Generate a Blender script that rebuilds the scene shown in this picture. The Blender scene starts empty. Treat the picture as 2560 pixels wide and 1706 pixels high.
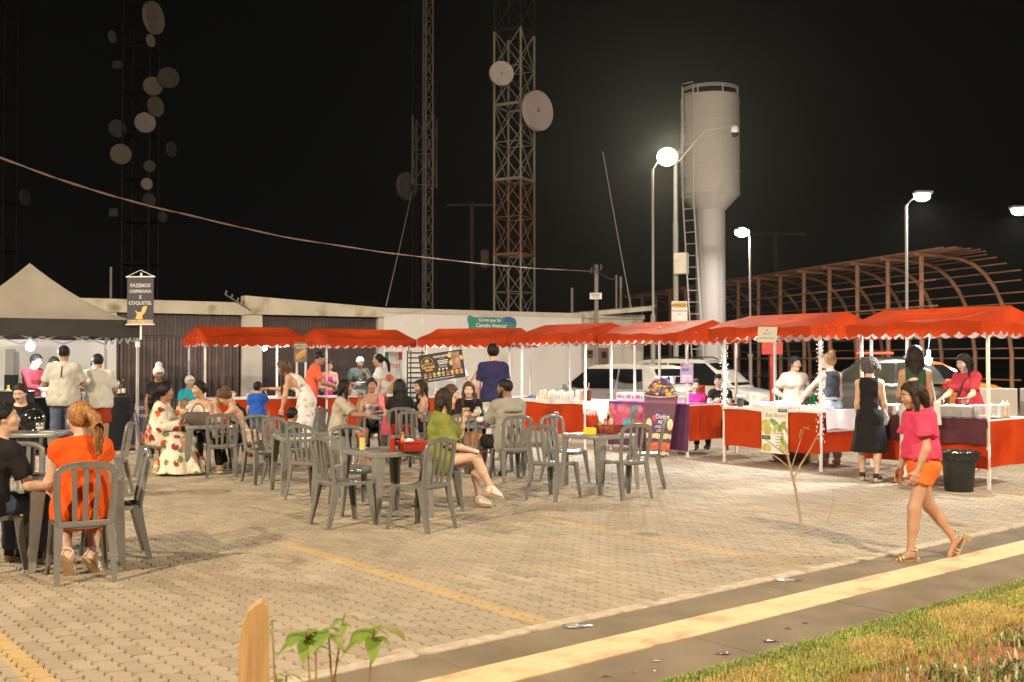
import bpy, bmesh, math, random
import numpy as np
from mathutils import Vector, Matrix, Euler
random.seed(7); RNG = np.random.default_rng(7)
S = bpy.context.scene
C = S.collection
R = math.radians
# ------------------------------------------------------------------ camera
CAMH, FPX = 1.65, 2570.0
PITCH = math.atan(47 / FPX)
cd = bpy.data.cameras.new('camera'); cam = bpy.data.objects.new('camera', cd); C.objects.link(cam)
cam.location = (0, 0, CAMH); cam.rotation_euler = (R(90) + PITCH, 0, 0)
cd.sensor_width = 36; cd.lens = 36 * FPX / 2560; cd.clip_end = 600; cd.clip_start = .05
cd.dof.use_dof = True; cd.dof.focus_distance = 13.0; cd.dof.aperture_fstop = 5.6
S.camera = cam
# ------------------------------------------------------------------ world
w = bpy.data.worlds.new("World"); S.world = w; w.use_nodes = True
nt = w.node_tree; bg = nt.nodes['Background']
sky = nt.nodes.new('ShaderNodeTexSky'); sky.sky_type = 'NISHITA'; sky.sun_disc = False
sky.sun_elevation = R(1.0); sky.sun_rotation = R(200)
hs = nt.nodes.new('ShaderNodeHueSaturation'); hs.inputs['Saturation'].default_value = .15
nt.links.new(sky.outputs[0], hs.inputs['Color']); nt.links.new(hs.outputs[0], bg.inputs['Color'])
bg.inputs['Strength'].default_value = .0022
# ------------------------------------------------------------------ exposure / engine
S.view_settings.view_transform = 'Standard'; S.view_settings.look = 'None'
S.view_settings.exposure = 0.0; S.view_settings.gamma = 1.0; S.view_settings.use_curve_mapping = False
S.render.engine = 'CYCLES'
S.cycles.use_denoising = True
try: S.cycles.denoiser = 'OPENIMAGEDENOISE'
except Exception: pass
S.cycles.max_bounces = 6; S.cycles.diffuse_bounces = 3; S.cycles.glossy_bounces = 3
S.cycles.transmission_bounces = 4; S.cycles.transparent_max_bounces = 8
S.cycles.sample_clamp_indirect = 4.0; S.cycles.caustics_reflective = False; S.cycles.caustics_refractive = False

# ------------------------------------------------------------------ lamp light (most sit at a lamp built below; the canopy floods have no fixture)
def lamp_light(loc, power, color, size=.25, aim=None, kind='AREA', spread=160, blend=.6):
    l = bpy.data.lights.new('lamp_light', kind); o = bpy.data.objects.new('lamp_light', l); C.objects.link(o)
    l.energy = power; l.color = color
    if kind == 'AREA':
        l.shape = 'DISK'; l.size = size; l.spread = R(spread)
    elif kind == 'SPOT':
        l.spot_size = R(spread); l.spot_blend = blend; l.shadow_soft_size = size
    else: l.shadow_soft_size = size
    o.location = loc
    d = Vector(aim) - Vector(loc) if aim else Vector((0, 0, -1))
    o.rotation_euler = d.to_track_quat('-Z', 'Y').to_euler()
    return o

# ------------------------------------------------------------------ picture -> place
def ray(px, py):
    u = (px - 1280) / FPX; v = (853 - py) / FPX
    c, s = math.cos(PITCH), math.sin(PITCH)
    return u, c - v * s, v * c + s
def G(px, py, z=0.0):
    u, f, k = ray(px, py); t = (z - CAMH) / k
    return Vector((u * t, f * t, z))
def AT(px, Y, py):
    u, f, k = ray(px, py); t = Y / f
    return Vector((u * t, Y, CAMH + k * t))

# ------------------------------------------------------------------ object bookkeeping
def tag(o, label=None, cat=None, group=None, kind=None):
    if label: o['label'] = label
    if cat: o['category'] = cat
    if group: o['group'] = group
    if kind: o['kind'] = kind
    return o
def thing(name, label, cat, loc=(0, 0, 0), rz=0.0, group=None):
    o = bpy.data.objects.new(name, None); C.objects.link(o); o.empty_display_size = .1
    o.location = loc; o.rotation_euler = (0, 0, rz)
    return tag(o, label, cat, group)
def kids(o): return [c for c in ALLK.get(o.name, [])]
ALLK = {}
def link(name, me, parent=None, loc=None, rot=None, M=None):
    o = bpy.data.objects.new(name, me); C.objects.link(o)
    if parent is not None:
        o.parent = parent; ALLK.setdefault(parent.name, []).append(o)
    if M is not None: o.matrix_local = M
    else:
        if loc is not None: o.location = loc
        if rot is not None: o.rotation_euler = rot
    return o
def copy_tree(o, parent=None):
    c = o.copy(); C.objects.link(c)
    if parent is not None:
        c.parent = parent; ALLK.setdefault(parent.name, []).append(c)
    for ch in kids(o): copy_tree(ch, c)
    return c

class MB:
    """collects verts and faces of one mesh"""
    def __init__(s): s.v = []; s.f = []; s.m = []; s.mi = 0
    def add(s, vs, fs, M=None):
        n = len(s.v)
        if M is not None: vs = [M @ Vector(q) for q in vs]
        s.v += [tuple(q) for q in vs]
        s.f += [tuple(i + n for i in f) for f in fs]; s.m += [s.mi] * len(fs)
        return s
    def box(s, c, size, rz=0, M=None, taper=1.0):
        x, y, z = size[0] / 2, size[1] / 2, size[2] / 2
        vs = []
        for k in (-1, 1):
            t = taper if k < 0 else 1
            for a, b in ((-1, -1), (1, -1), (1, 1), (-1, 1)): vs.append((a * x * t, b * y * t, k * z))
        T = Matrix.Translation(Vector(c)) @ Matrix.Rotation(rz, 4, 'Z')
        if M is not None: T = M @ T
        return s.add(vs, [(3, 2, 1, 0), (4, 5, 6, 7), (0, 1, 5, 4), (1, 2, 6, 5), (2, 3, 7, 6), (3, 0, 4, 7)], T)
    def rbox(s, c, size, r=.01, rz=0, M=None):
        """box with chamfered edges"""
        b = bmesh.new(); bmesh.ops.create_cube(b, size=1)
        bmesh.ops.scale(b, vec=size, verts=b.verts)
        bmesh.ops.bevel(b, geom=b.edges[:], offset=r, segments=2, profile=.6, affect='EDGES')
        T = Matrix.Translation(Vector(c)) @ Matrix.Rotation(rz, 4, 'Z')
        if M is not None: T = M @ T
        b.verts.index_update()
        s.add([q.co.copy() for q in b.verts], [[q.index for q in f.verts] for f in b.faces], T); b.free()
        return s
    def tube(s, pts, r, n=8, cap=True, flat=None, closed=False):
        """swept round (or flat=(w,h)) bar along pts; r number or list"""
        pts = [Vector(p) for p in pts]; m = len(pts)
        rs = r if isinstance(r, (list, tuple)) else [r] * m
        base = len(s.v); ref = None
        for i, p in enumerate(pts):
            a = pts[(i - 1) % m] if (i > 0 or closed) else p
            b = pts[(i + 1) % m] if (i < m - 1 or closed) else p
            d = (b - a).normalized()
            if ref is None:
                ref = Vector((0, 0, 1)) if abs(d.z) < .9 else Vector((1, 0, 0))
                x = d.cross(ref).normalized()
            else: x = (x - d * x.dot(d)).normalized()
            y = d.cross(x)
            for k in range(n):
                t = 2 * math.pi * k / n
                s.v.append(tuple(p + x * (math.cos(t) * rs[i]) + y * (math.sin(t) * rs[i])))
        fs = []
        for i in range(m if closed else m - 1):
            j = (i + 1) % m
            for k in range(n):
                l = (k + 1) % n
                fs.append((base + i * n + k, base + i * n + l, base + j * n + l, base + j * n + k))
        if cap and not closed:
            fs.append(tuple(base + k for k in reversed(range(n)))); fs.append(tuple(base + (m - 1) * n + k for k in range(n)))
        s.f += fs; s.m += [s.mi] * len(fs); return s
    def cyl(s, a, b, r, n=10, r2=None): return s.tube([a, b], [r, r if r2 is None else r2], n)
    def lathe(s, prof, n=16, c=(0, 0, 0), M=None, cap=True):
        vs = []; fs = []; m = len(prof)
        for (r, z) in prof:
            for k in range(n):
                t = 2 * math.pi * k / n; vs.append((c[0] + r * math.cos(t), c[1] + r * math.sin(t), c[2] + z))
        for i in range(m - 1):
            for k in range(n):
                l = (k + 1) % n; fs.append((i * n + k, i * n + l, (i + 1) * n + l, (i + 1) * n + k))
        if cap:
            fs.append(tuple(reversed(range(n)))); fs.append(tuple((m - 1) * n + k for k in range(n)))
        return s.add(vs, fs, M)
    def loft(s, rings, cap=True, closed=True):
        n = len(rings[0]); vs = [q for r_ in rings for q in r_]; fs = []
        for i in range(len(rings) - 1):
            for k in range(n if closed else n - 1):
                l = (k + 1) % n; fs.append((i * n + k, i * n + l, (i + 1) * n + l, (i + 1) * n + k))
        if cap:
            fs.append(tuple(reversed(range(n)))); fs.append(tuple((len(rings) - 1) * n + k for k in range(n)))
        return s.add(vs, fs)
    def prism(s, poly, a, b, axis='z', M=None):
        """2D polygon extruded from a to b along axis"""
        def P(u, v, t): return {'z': (u, v, t), 'y': (u, t, v), 'x': (t, u, v)}[axis]
        n = len(poly); vs = [P(u, v, a) for u, v in poly] + [P(u, v, b) for u, v in poly]
        fs = [tuple(reversed(range(n))), tuple(range(n, 2 * n))]
        fs += [(k, (k + 1) % n, n + (k + 1) % n, n + k) for k in range(n)]
        return s.add(vs, fs, M)
    def ball(s, c, r, n=10, m=6, M=None):
        rx, ry, rz = r if isinstance(r, (tuple, list)) else (r, r, r)
        vs = [(0, 0, -rz)]; fs = []
        for i in range(1, m):
            a = -math.pi / 2 + math.pi * i / m
            for k in range(n):
                t = 2 * math.pi * k / n; vs.append((rx * math.cos(a) * math.cos(t), ry * math.cos(a) * math.sin(t), rz * math.sin(a)))
        vs.append((0, 0, rz)); e = len(vs) - 1
        for k in range(n):
            l = (k + 1) % n; fs.append((0, 1 + l, 1 + k)); fs.append((e, e - n + k, e - n + l))
        for i in range(m - 2):
            for k in range(n):
                l = (k + 1) % n; fs.append((1 + i * n + k, 1 + i * n + l, 1 + (i + 1) * n + l, 1 + (i + 1) * n + k))
        T = Matrix.Translation(Vector(c))
        if M is not None: T = M @ T
        return s.add(vs, fs, T)
    def mesh(s, name, mats, smooth=False, angle=None):
        me = bpy.data.meshes.new(name); me.from_pydata(s.v, [], s.f)
        for m in (mats if isinstance(mats, (list, tuple)) else [mats]): me.materials.append(m)
        if len(set(s.m)) > 1: me.polygons.foreach_set('material_index', s.m)
        bm = bmesh.new(); bm.from_mesh(me); bmesh.ops.recalc_face_normals(bm, faces=bm.faces)
        if smooth:
            for f in bm.faces: f.smooth = True
            lim = R(angle or 38)
            for e in bm.edges:
                if len(e.link_faces) == 2 and e.calc_face_angle(0) > lim: e.smooth = False
        bm.to_mesh(me); bm.free()
        return me
    def build(s, name, mats, parent=None, smooth=False, loc=None, rot=None, angle=None, M=None):
        return link(name, s.mesh(name, mats, smooth, angle), parent, loc, rot, M)

# ------------------------------------------------------------------ materials
MATS = {}
def mat(name, col, rough=.6, var=.12, scale=6.0, metal=0.0, bump=0.0, bscale=60.0, coat=0.0, dirt=None, emit=None, spec=.5, coords='Object', stretch=None):
    """procedural material: base colour broken up by two noises, optional dirt colour and bump"""
    if name in MATS: return MATS[name]
    m = bpy.data.materials.new(name); m.use_nodes = True; MATS[name] = m
    n = m.node_tree.nodes; l = m.node_tree.links; b = n['Principled BSDF']
    b.inputs['Roughness'].default_value = rough; b.inputs['Metallic'].default_value = metal
    b.inputs['Specular IOR Level'].default_value = spec
    if coat: b.inputs['Coat Weight'].default_value = coat; b.inputs['Coat Roughness'].default_value = .15
    if emit:
        b.inputs['Emission Color'].default_value = (*emit[0], 1); b.inputs['Emission Strength'].default_value = emit[1]
    if coords == 'World': tc = n.new('ShaderNodeNewGeometry'); coords = 'Position'
    else: tc = n.new('ShaderNodeTexCoord')
    src = tc.outputs[coords]
    if stretch: mp = n.new('ShaderNodeMapping'); mp.inputs['Scale'].default_value = stretch; l.new(src, mp.inputs[0]); src = mp.outputs[0]
    nz = n.new('ShaderNodeTexNoise'); nz.inputs['Scale'].default_value = scale; nz.inputs['Detail'].default_value = 5
    l.new(src, nz.inputs['Vector'])
    r = n.new('ShaderNodeValToRGB'); e = r.color_ramp.elements
    e[0].position = .3; e[1].position = .7
    e[0].color = (*[max(0, c * (1 - var)) for c in col], 1); e[1].color = (*[min(1, c * (1 + var)) for c in col], 1)
    l.new(nz.outputs['Fac'], r.inputs[0]); out = r.outputs[0]
    if dirt:
        nd = n.new('ShaderNodeTexNoise'); nd.inputs['Scale'].default_value = dirt[1]; nd.inputs['Detail'].default_value = 8
        l.new(src, nd.inputs['Vector'])
        rr = n.new('ShaderNodeValToRGB'); rr.color_ramp.elements[0].position = dirt[2]; rr.color_ramp.elements[1].position = min(1, dirt[2] + .2)
        l.new(nd.outputs['Fac'], rr.inputs[0])
        mx = n.new('ShaderNodeMix'); mx.data_type = 'RGBA'; l.new(rr.outputs[0], mx.inputs[0])
        l.new(out, mx.inputs[6]); mx.inputs[7].default_value = (*dirt[0], 1); out = mx.outputs[2]
    l.new(out, b.inputs['Base Color'])
    if bump:
        nb = n.new('ShaderNodeTexNoise'); nb.inputs['Scale'].default_value = bscale; nb.inputs['Detail'].default_value = 4
        l.new(src, nb.inputs['Vector'])
        bp = n.new('ShaderNodeBump'); bp.inputs['Strength'].default_value = bump; bp.inputs['Distance'].default_value = .02
        l.new(nb.outputs['Fac'], bp.inputs['Height']); l.new(bp.outputs[0], b.inputs['Normal'])
    return m
def glass(name, col, rough=.05, alpha=.35):
    if name in MATS: return MATS[name]
    m = bpy.data.materials.new(name); m.use_nodes = True; MATS[name] = m
    b = m.node_tree.nodes['Principled BSDF']
    b.inputs['Base Color'].default_value = (*col, 1); b.inputs['Roughness'].default_value = rough
    b.inputs['Alpha'].default_value = alpha
    return m
def emis(name, col, st):
    if name in MATS: return MATS[name]
    m = bpy.data.materials.new(name); m.use_nodes = True; MATS[name] = m
    n = m.node_tree.nodes; b = n['Principled BSDF']
    b.inputs['Base Color'].default_value = (*col, 1)
    b.inputs['Emission Color'].default_value = (*col, 1); b.inputs['Emission Strength'].default_value = st
    return m
def srgb(r, g, b):
    f = lambda c: (c / 255 / 12.92) if c / 255 <= .04045 else ((c / 255 + .055) / 1.055) ** 2.4
    return (f(r), f(g), f(b))

FONT_CACHE = {}
def text_me(txt, size=.1, align='CENTER', shear=0.0, bold=0.0):
    k = (txt, size, align, shear, bold)
    if k not in FONT_CACHE:
        cu = bpy.data.curves.new('lettering', 'FONT'); cu.body = txt; cu.size = size; cu.align_x = align; cu.align_y = 'CENTER'
        cu.shear = shear; cu.offset = bold; cu.resolution_u = 3; cu.space_line = .85
        o = bpy.data.objects.new('lettering', cu); C.objects.link(o)
        bpy.context.view_layer.update()
        me = bpy.data.meshes.new_from_object(o.evaluated_get(bpy.context.evaluated_depsgraph_get()))
        bpy.data.objects.remove(o); bpy.data.curves.remove(cu)
        FONT_CACHE[k] = me
    return FONT_CACHE[k]
def lettering(txt, size, m, parent, M, **kw):
    me = text_me(txt, size, **kw).copy(); me.materials.clear(); me.materials.append(m); me.name = 'lettering'
    return link('lettering', me, parent, M=M)
# text lies in its XY plane; FACE maps it upright: x->x, y->z, normal -> -y
FACE = Matrix(((1, 0, 0, 0), (0, 0, -1, 0), (0, 1, 0, 0), (0, 0, 0, 1)))
def fmat(x, y, z, extra=None):
    T = Matrix.Translation((x, y, z))
    return T @ FACE if extra is None else T @ extra @ FACE
# ================================================================== SETTING: ground
KX, KY = .781, .6245           # direction of the kerb
def KN(a, n, z=0.0): return Vector((a * KX + n * KY, a * KY - n * KX, z))   # a along kerb, n towards the camera
KANG = math.atan2(KY, KX)
def strip(name, a0, a1, n0, n1, z, m, parent=None, kind='structure', da=None):
    b = MB()
    b.add([KN(a0, n0, z), KN(a1, n0, z), KN(a1, n1, z), KN(a0, n1, z)], [(3, 2, 1, 0)])
    o = b.build(name, m, parent)
    if kind and parent is None: tag(o, kind=kind)
    return o

def paver_mat():
    m = bpy.data.materials.new('paver concrete'); m.use_nodes = True
    n = m.node_tree.nodes; l = m.node_tree.links; b = n['Principled BSDF']
    b.inputs['Roughness'].default_value = .82; b.inputs['Specular IOR Level'].default_value = .35
    geo = n.new('ShaderNodeNewGeometry'); oi = n.new('ShaderNodeObjectInfo')
    def M(op, a, c=None, d=None):
        q = n.new('ShaderNodeMath'); q.operation = op
        for i, v in enumerate((a, c, d)):
            if v is None: continue
            if isinstance(v, (int, float)): q.inputs[i].default_value = v
            else: l.new(v, q.inputs[i])
        return q.outputs[0]
    rnd = M('FRACT', M('ADD', M('MULTIPLY', oi.outputs['Random'], 7.3), geo.outputs['Random Per Island']))
    base = n.new('ShaderNodeValToRGB'); e = base.color_ramp.elements
    e[0].color = (.315, .255, .185, 1); e[1].color = (.465, .39, .285, 1)
    for p, c in ((.3, (.40, .33, .24, 1)), (.62, (.43, .36, .262, 1)), (.8, (.37, .305, .225, 1)), (.9, (.42, .33, .24, 1))):
        x = e.new(p); x.color = c
    l.new(rnd, base.inputs[0]); col = base.outputs[0]
    def noise(sc, det=6, rough=.6):
        q = n.new('ShaderNodeTexNoise'); q.inputs['Scale'].default_value = sc; q.inputs['Detail'].default_value = det
        q.inputs['Roughness'].default_value = rough; l.new(geo.outputs['Position'], q.inputs['Vector']); return q.outputs['Fac']
    def ramp(f, p0, p1, c0=0.0, c1=1.0):
        q = n.new('ShaderNodeMapRange'); q.inputs[1].default_value = p0; q.inputs[2].default_value = p1
        q.inputs[3].default_value = c0; q.inputs[4].default_value = c1; l.new(f, q.inputs[0]); return q.outputs[0]
    def mix(f, a, c, blend='MIX'):
        q = n.new('ShaderNodeMix'); q.data_type = 'RGBA'; q.blend_type = blend
        if isinstance(f, float): q.inputs[0].default_value = f
        else: l.new(f, q.inputs[0])
        l.new(a, q.inputs[6])
        if isinstance(c, tuple): q.inputs[7].default_value = (*c, 1)
        else: l.new(c, q.inputs[7])
        return q.outputs[2]
    # broad grime, reddish soil dust towards the kerb, fine speckle
    col = mix(ramp(noise(.55, 5), .40, .70, 0, .7), col, (.285, .235, .175))
    col = mix(ramp(noise(1.7, 6), .56, .72, 0, .55), col, (.38, .26, .17))
    col = mix(ramp(noise(5.0, 7), .62, .78, 0, .6), col, (.24, .19, .145))
    col = mix(ramp(noise(120., 3), .35, .8, 0, .35), col, (.30, .25, .19))
    # dark round stains
    vo = n.new('ShaderNodeTexVoronoi'); vo.inputs['Scale'].default_value = .6; l.new(geo.outputs['Position'], vo.inputs['Vector'])
    nn = noise(7.0, 3)
    dist = M('ADD', vo.outputs['Distance'], M('MULTIPLY', M('SUBTRACT', nn, .5), .09))
    col = mix(ramp(dist, .12, .06, 0, .6), col, (.16, .125, .095))
    # worn yellow parking-bay lines painted across the pavers
    sx = n.new('ShaderNodeSeparateXYZ'); l.new(geo.outputs['Position'], sx.inputs[0])
    A = M('ADD', M('MULTIPLY', sx.outputs[0], KX), M('MULTIPLY', sx.outputs[1], KY))
    N = M('SUBTRACT', M('MULTIPLY', sx.outputs[0], KY), M('MULTIPLY', sx.outputs[1], KX))
    wob = M('MULTIPLY', M('SUBTRACT', noise(4., 4), .5), .03)
    tot = None
    for (a0, n0, n1, wd, s) in ((1.43, -8.6, -4.92, .065, .95), (4.20, -8.55, -4.92, .06, .9), (6.98, -8.5, -4.92, .06, .7), (9.76, -8.5, -4.92, .06, .4)):
        d = M('ABSOLUTE', M('SUBTRACT', M('ADD', A, wob), a0))
        q = ramp(d, wd + .012, wd - .012, 0, s)
        q = M('MULTIPLY', q, M('MULTIPLY', M('GREATER_THAN', N, n0), M('LESS_THAN', N, n1)))
        tot = q if tot is None else M('MAXIMUM', tot, q)
    wear = ramp(noise(9., 8, .75), .34, .64, 1.0, .35)
    col = mix(M('MULTIPLY', M('MULTIPLY', tot, wear), .8), col, (.60, .375, .10))
    l.new(col, b.inputs['Base Color'])
    bp = n.new('ShaderNodeBump'); bp.inputs['Strength'].default_value = .35; bp.inputs['Distance'].default_value = .004
    l.new(noise(160., 4), bp.inputs['Height']); l.new(bp.outputs[0], b.inputs['Normal'])
    return m
M_PAVE = paver_mat()
M_JOINT = mat('joint sand', (.06, .044, .026), .95, .4, 9, coords='Object', dirt=((.085, .10, .035), 3.0, .5))
M_SOIL = mat('red soil', (.27, .125, .06), .95, .3, 8, bump=.8, bscale=40)

gm = MB(); gm.add([(-145, -30, -.07), (145, -30, -.07), (145, 180, -.07), (-145, 180, -.07)], [(0, 1, 2, 3)])
tag(gm.build('ground', mat('packed earth', (.20, .13, .08), .95, .25, .6)), kind='structure')

# ---- parking lot of interlocking pavers
lot = MB()
def poly_lot(a0, a1, n0, n1, z): lot.add([KN(a0, n0, z), KN(a1, n0, z), KN(a1, n1, z), KN(a0, n1, z)], [(3, 2, 1, 0)])
poly_lot(-24, 40, -40, -4.90, -.02)
lot_o = tag(lot.build('parking_lot', M_JOINT), kind='structure')

PK, PP = .108, .225
lo_p = [(0, -.004), (.03, .010), (.22, .010), (.28, -.010), (.47, -.010), (.53, .010), (.72, .010), (.78, -.010), (.97, -.010)]      # long side, deviation along k
sh_p = [(0, 0), (.28, .007), (.72, -.007)]                                  # short side, deviation along p
out = []
for t, d in lo_p: out.append((-PK / 2 + d, -PP / 2 + t * PP))
for t, d in sh_p: out.append((-PK / 2 + t * PK - (.004 if t == 0 else 0), PP / 2 + d))
for t, d in reversed(lo_p[1:] + [(1, -.004)]): out.append((PK / 2 + d, -PP / 2 + t * PP))
for t, d in reversed(sh_p[1:] + [(1, 0)]): out.append((-PK / 2 + t * PK - (.004 if t == 1 else 0), -PP / 2 + d))
out = np.array(out)
nP = len(out)
def ring(shr, z):
    c = out * np.array([(PK - 2 * shr) / PK, (PP - 2 * shr) / PP]); return np.c_[c, np.full(nP, z)]
PV = np.vstack([ring(.0078, 0.0), ring(.0064, -.005), ring(.0058, -.034)])
PF_top = [tuple(range(nP))]
PF_q = [(r_ * nP + k, (r_ + 1) * nP + k, (r_ + 1) * nP + (k + 1) % nP, r_ * nP + (k + 1) % nP) for r_ in range(2) for k in range(nP)]
# world axes of a paver: local x along k, local y along -p (away from the camera)
PX = np.array([KX, KY]); PY = np.array([-KY, KX])
cells = []
for ia in range(-120, 190):
    for ib in range(0, 90):
        a = (ia + .5) * PK; n = -4.92 - (ib + .5) * PP - (-PP / 2 if ia % 2 else 0)
        c = KN(a, n)
        if c.y < 4.3 or c.y > 19.5: continue
        u = c.x / c.y
        if abs(u) > .60: continue
        cells.append((c.y, c.x, a, n))
cells.sort()
inview = [q for q in cells if abs(q[1] / q[0]) < .50 and (1.65 / q[0]) < .335]
near = set(id(q) for q in inview[:300])
pm = bpy.data.meshes.new('paver'); pm.from_pydata(PV.tolist(), [], PF_top + PF_q); pm.materials.append(M_PAVE); pm.update()
bm_ = bmesh.new(); bm_.from_mesh(pm); bmesh.ops.recalc_face_normals(bm_, faces=bm_.faces); bm_.to_mesh(pm); bm_.free()
rot0 = math.atan2(PX[1], PX[0])
rest = []
for q in cells:
    z = RNG.normal(0, .0012)
    if id(q) in near:
        c = KN(q[2], q[3])
        o = link('paver', pm, lot_o)
        o.location = (c.x, c.y, z); o.rotation_euler = (RNG.normal(0, .005), RNG.normal(0, .006), rot0 + RNG.normal(0, .006))
    else: rest.append((q, z))
NR = len(rest)
cc = np.array([[*KN(q[2], q[3])[:2], z] for q, z in rest])
lx = PV[:, 0]; ly = PV[:, 1]
tilt = RNG.normal(0, .005, (NR, 2)); rz = RNG.normal(0, .006, NR)
X = lx[None] - rz[:, None] * ly[None]; Y = ly[None] + rz[:, None] * lx[None]
Z = PV[None, :, 2] + tilt[:, :1] * lx[None] + tilt[:, 1:] * ly[None]
WX = cc[:, :1] + X * PX[0] + Y * PY[0]; WY = cc[:, 1:2] + X * PX[1] + Y * PY[1]; WZ = cc[:, 2:] + Z
V = np.stack([WX, WY, WZ], -1).reshape(-1, 3)
offs = np.arange(NR) * (3 * nP)
topf = (offs[:, None] + np.arange(nP)[::1][None]).astype(np.int32)
qf = (offs[:, None, None] + np.array(PF_q)[None]).reshape(-1, 4).astype(np.int32)
me = bpy.data.meshes.new('paver_field')
me.vertices.add(len(V)); me.vertices.foreach_set('co', V.astype(np.float32).ravel())
loops = np.concatenate([topf.ravel(), qf.ravel()]); me.loops.add(len(loops)); me.loops.foreach_set('vertex_index', loops)
st = np.concatenate([np.arange(NR) * nP, NR * nP + np.arange(len(qf)) * 4]).astype(np.int32)
me.polygons.add(len(st)); me.polygons.foreach_set('loop_start', st)
me.update(calc_edges=True); me.shade_flat(); me.materials.append(M_PAVE)
o = link('paver_field', me, lot_o); tag(o, kind='stuff')
# far part of the lot, where pavers can no longer be told apart: plain sheet
far = MB()
far.add([(-22, 19.3, -.006), (26, 19.3, -.006), (30, 44, -.006), (-22, 30, -.006)], [(0, 1, 2, 3)])
far.build('far_paving', M_PAVE, lot_o)

# ---- kerb, sidewalk, tactile strip
M_KERB = mat('kerb concrete', (.50, .42, .32), .85, .2, 12, bump=.5, dirt=((.20, .15, .11), 5, .55), coords='World')
M_WALK = mat('sidewalk concrete', (.215, .172, .122), .85, .16, 2.5, bump=.15, bscale=150, dirt=((.13, .10, .075), 1.1, .54), coords='World', spec=.12)
M_TACT = mat('worn yellow paint', (.76, .52, .305), .75, .08, 5, bump=.25, bscale=60, dirt=((.40, .27, .16), 3.4, .51), coords='World')
kb = MB()
random.seed(3)
for i in range(-6, 26):
    a0 = i * .8
    ks = MB(); c = KN(a0 + .4, -4.858, -.04)
    ks.rbox((0, 0, 0), (.792, .1, .1), .008)
    if i == -6: kerb = tag(bpy.data.objects.new('kerb', None), kind='structure'); C.objects.link(kerb); kmesh = ks.mesh('kerb_stone', M_KERB)
    o = link('kerb_stone', kmesh, kerb, c + Vector((0, 0, random.uniform(-.003, .003))), (0, 0, KANG + random.uniform(-.004, .004)))
walk = tag(bpy.data.objects.new('sidewalk', None), kind='structure'); C.objects.link(walk)
sm_ = None
for i in range(-4, 16):
    for (n0, n1) in ((-4.806, -4.44), (-4.14, -3.62)):
        a0 = i * 1.45 + .35
        b = MB(); b.rbox((0, 0, 0), (1.442, n1 - n0 - .004, .08), .004)
        o = b.build('slab', M_WALK, walk); o.location = KN(a0 + .72, (n0 + n1) / 2, -.04 + random.uniform(-.002, .002)); o.rotation_euler = (0, 0, KANG)
tact = tag(bpy.data.objects.new('tactile_strip', None), kind='structure'); C.objects.link(tact)
tb = MB(); tb.rbox((0, 0, 0), (.3985, .296, .08), .0015)
for k in range(4): tb.rbox(((0, -.10 + k * .067, .0402)), (.385, .030, .004), .0018)
tme = tb.mesh('tile', M_TACT)
for i in range(-8, 36):
    o = link('tile', tme, tact, KN(i * .4 + .2, -4.29, -.036 + random.uniform(-.0015, .0015)), (0, 0, KANG))
# wet spots left on the concrete
M_WET = mat('standing water', (.07, .055, .04), .10, .3, 5, bump=.35, bscale=55, spec=.6, coords='World')
def puddle(px, py, w, h_):
    w *= .75; h_ *= .75
    c = G(px, py); b = MB(); vs = []; n = 18
    for k in range(n):
        t = 2 * math.pi * k / n; r = 1 + .22 * math.sin(3 * t + px) + .12 * math.sin(7 * t + py)
        vs.append((c.x + w * r * math.cos(t), c.y + h_ * r * math.sin(t), .0075))
    b.add(vs, [tuple(range(n))]); tag(b.build('puddle', M_WET), kind='structure')
puddle(1440, 1567, .13, .07); puddle(1968, 1453, .12, .055)
for px, py, s in ((1808, 1636, .055), (2013, 1560, .03), (1970, 1573, .03), (1925, 1605, .06), (1640, 1655, .03), (1585, 1683, .02), (1515, 1693, .03), (1640, 1680, .02)): puddle(px, py, s, s * .5)

# ---- grass verge and planting bed
b = MB(); b.add([KN(-6, -3.61, -.02), KN(20, -3.61, -.02), KN(20, 1.2, -.02), KN(-6, 1.2, -.02)], [(3, 2, 1, 0)])
tag(b.build('planting_bed', M_SOIL), kind='structure')
def blades(name, mats, cnt, area, hgt, wid, pick):
    V = []; F = []; MI = []; k = 0
    while k < cnt:
        a = random.uniform(*area[0]); n = random.uniform(*area[1]); c = KN(a, n)
        if c.y < 2.2 or abs(c.x / c.y) > .56: k += .25; continue
        q = pick(a, n)
        if q is None: k += .25; continue
        h = hgt * random.uniform(.45, 1.25); t = random.uniform(0, 6.28); ln = random.uniform(.2, 1.1) * h
        d = Vector((math.cos(t), math.sin(t), 0)); s = Vector((-d.y, d.x, 0)) * wid * random.uniform(.6, 1.3)
        base = len(V); z = Vector((0, 0, -.02))
        V += [c + z - s, c + z + s, c + d * ln * .45 + s * .7 + Vector((0, 0, h * .6)), c + d * ln * .45 - s * .7 + Vector((0, 0, h * .6)), c + d * ln + Vector((0, 0, h * (.55 + .45 * random.random())))]
        F += [(base, base + 1, base + 2, base + 3), (base + 3, base + 2, base + 4)]; MI += [q, q]; k += 1
    m = MB(); m.v = [tuple(x) for x in V]; m.f = F; m.m = MI
    me = bpy.data.meshes.new(name); me.from_pydata(m.v, [], m.f)
    for x in mats: me.materials.append(x)
    me.polygons.foreach_set('material_index', MI); me.update()
    return tag(link(name, me), kind='stuff')
M_G1 = mat('green grass', (.25, .33, .075), .6, .3, 3); M_G2 = mat('yellow green grass', (.43, .41, .10), .65, .25, 3)
M_G3 = mat('dry grass', (.56, .39, .16), .8, .25, 3); M_G4 = mat('dark green grass', (.12, .20, .045), .6, .3, 3)
from mathutils import noise as mnoise
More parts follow.
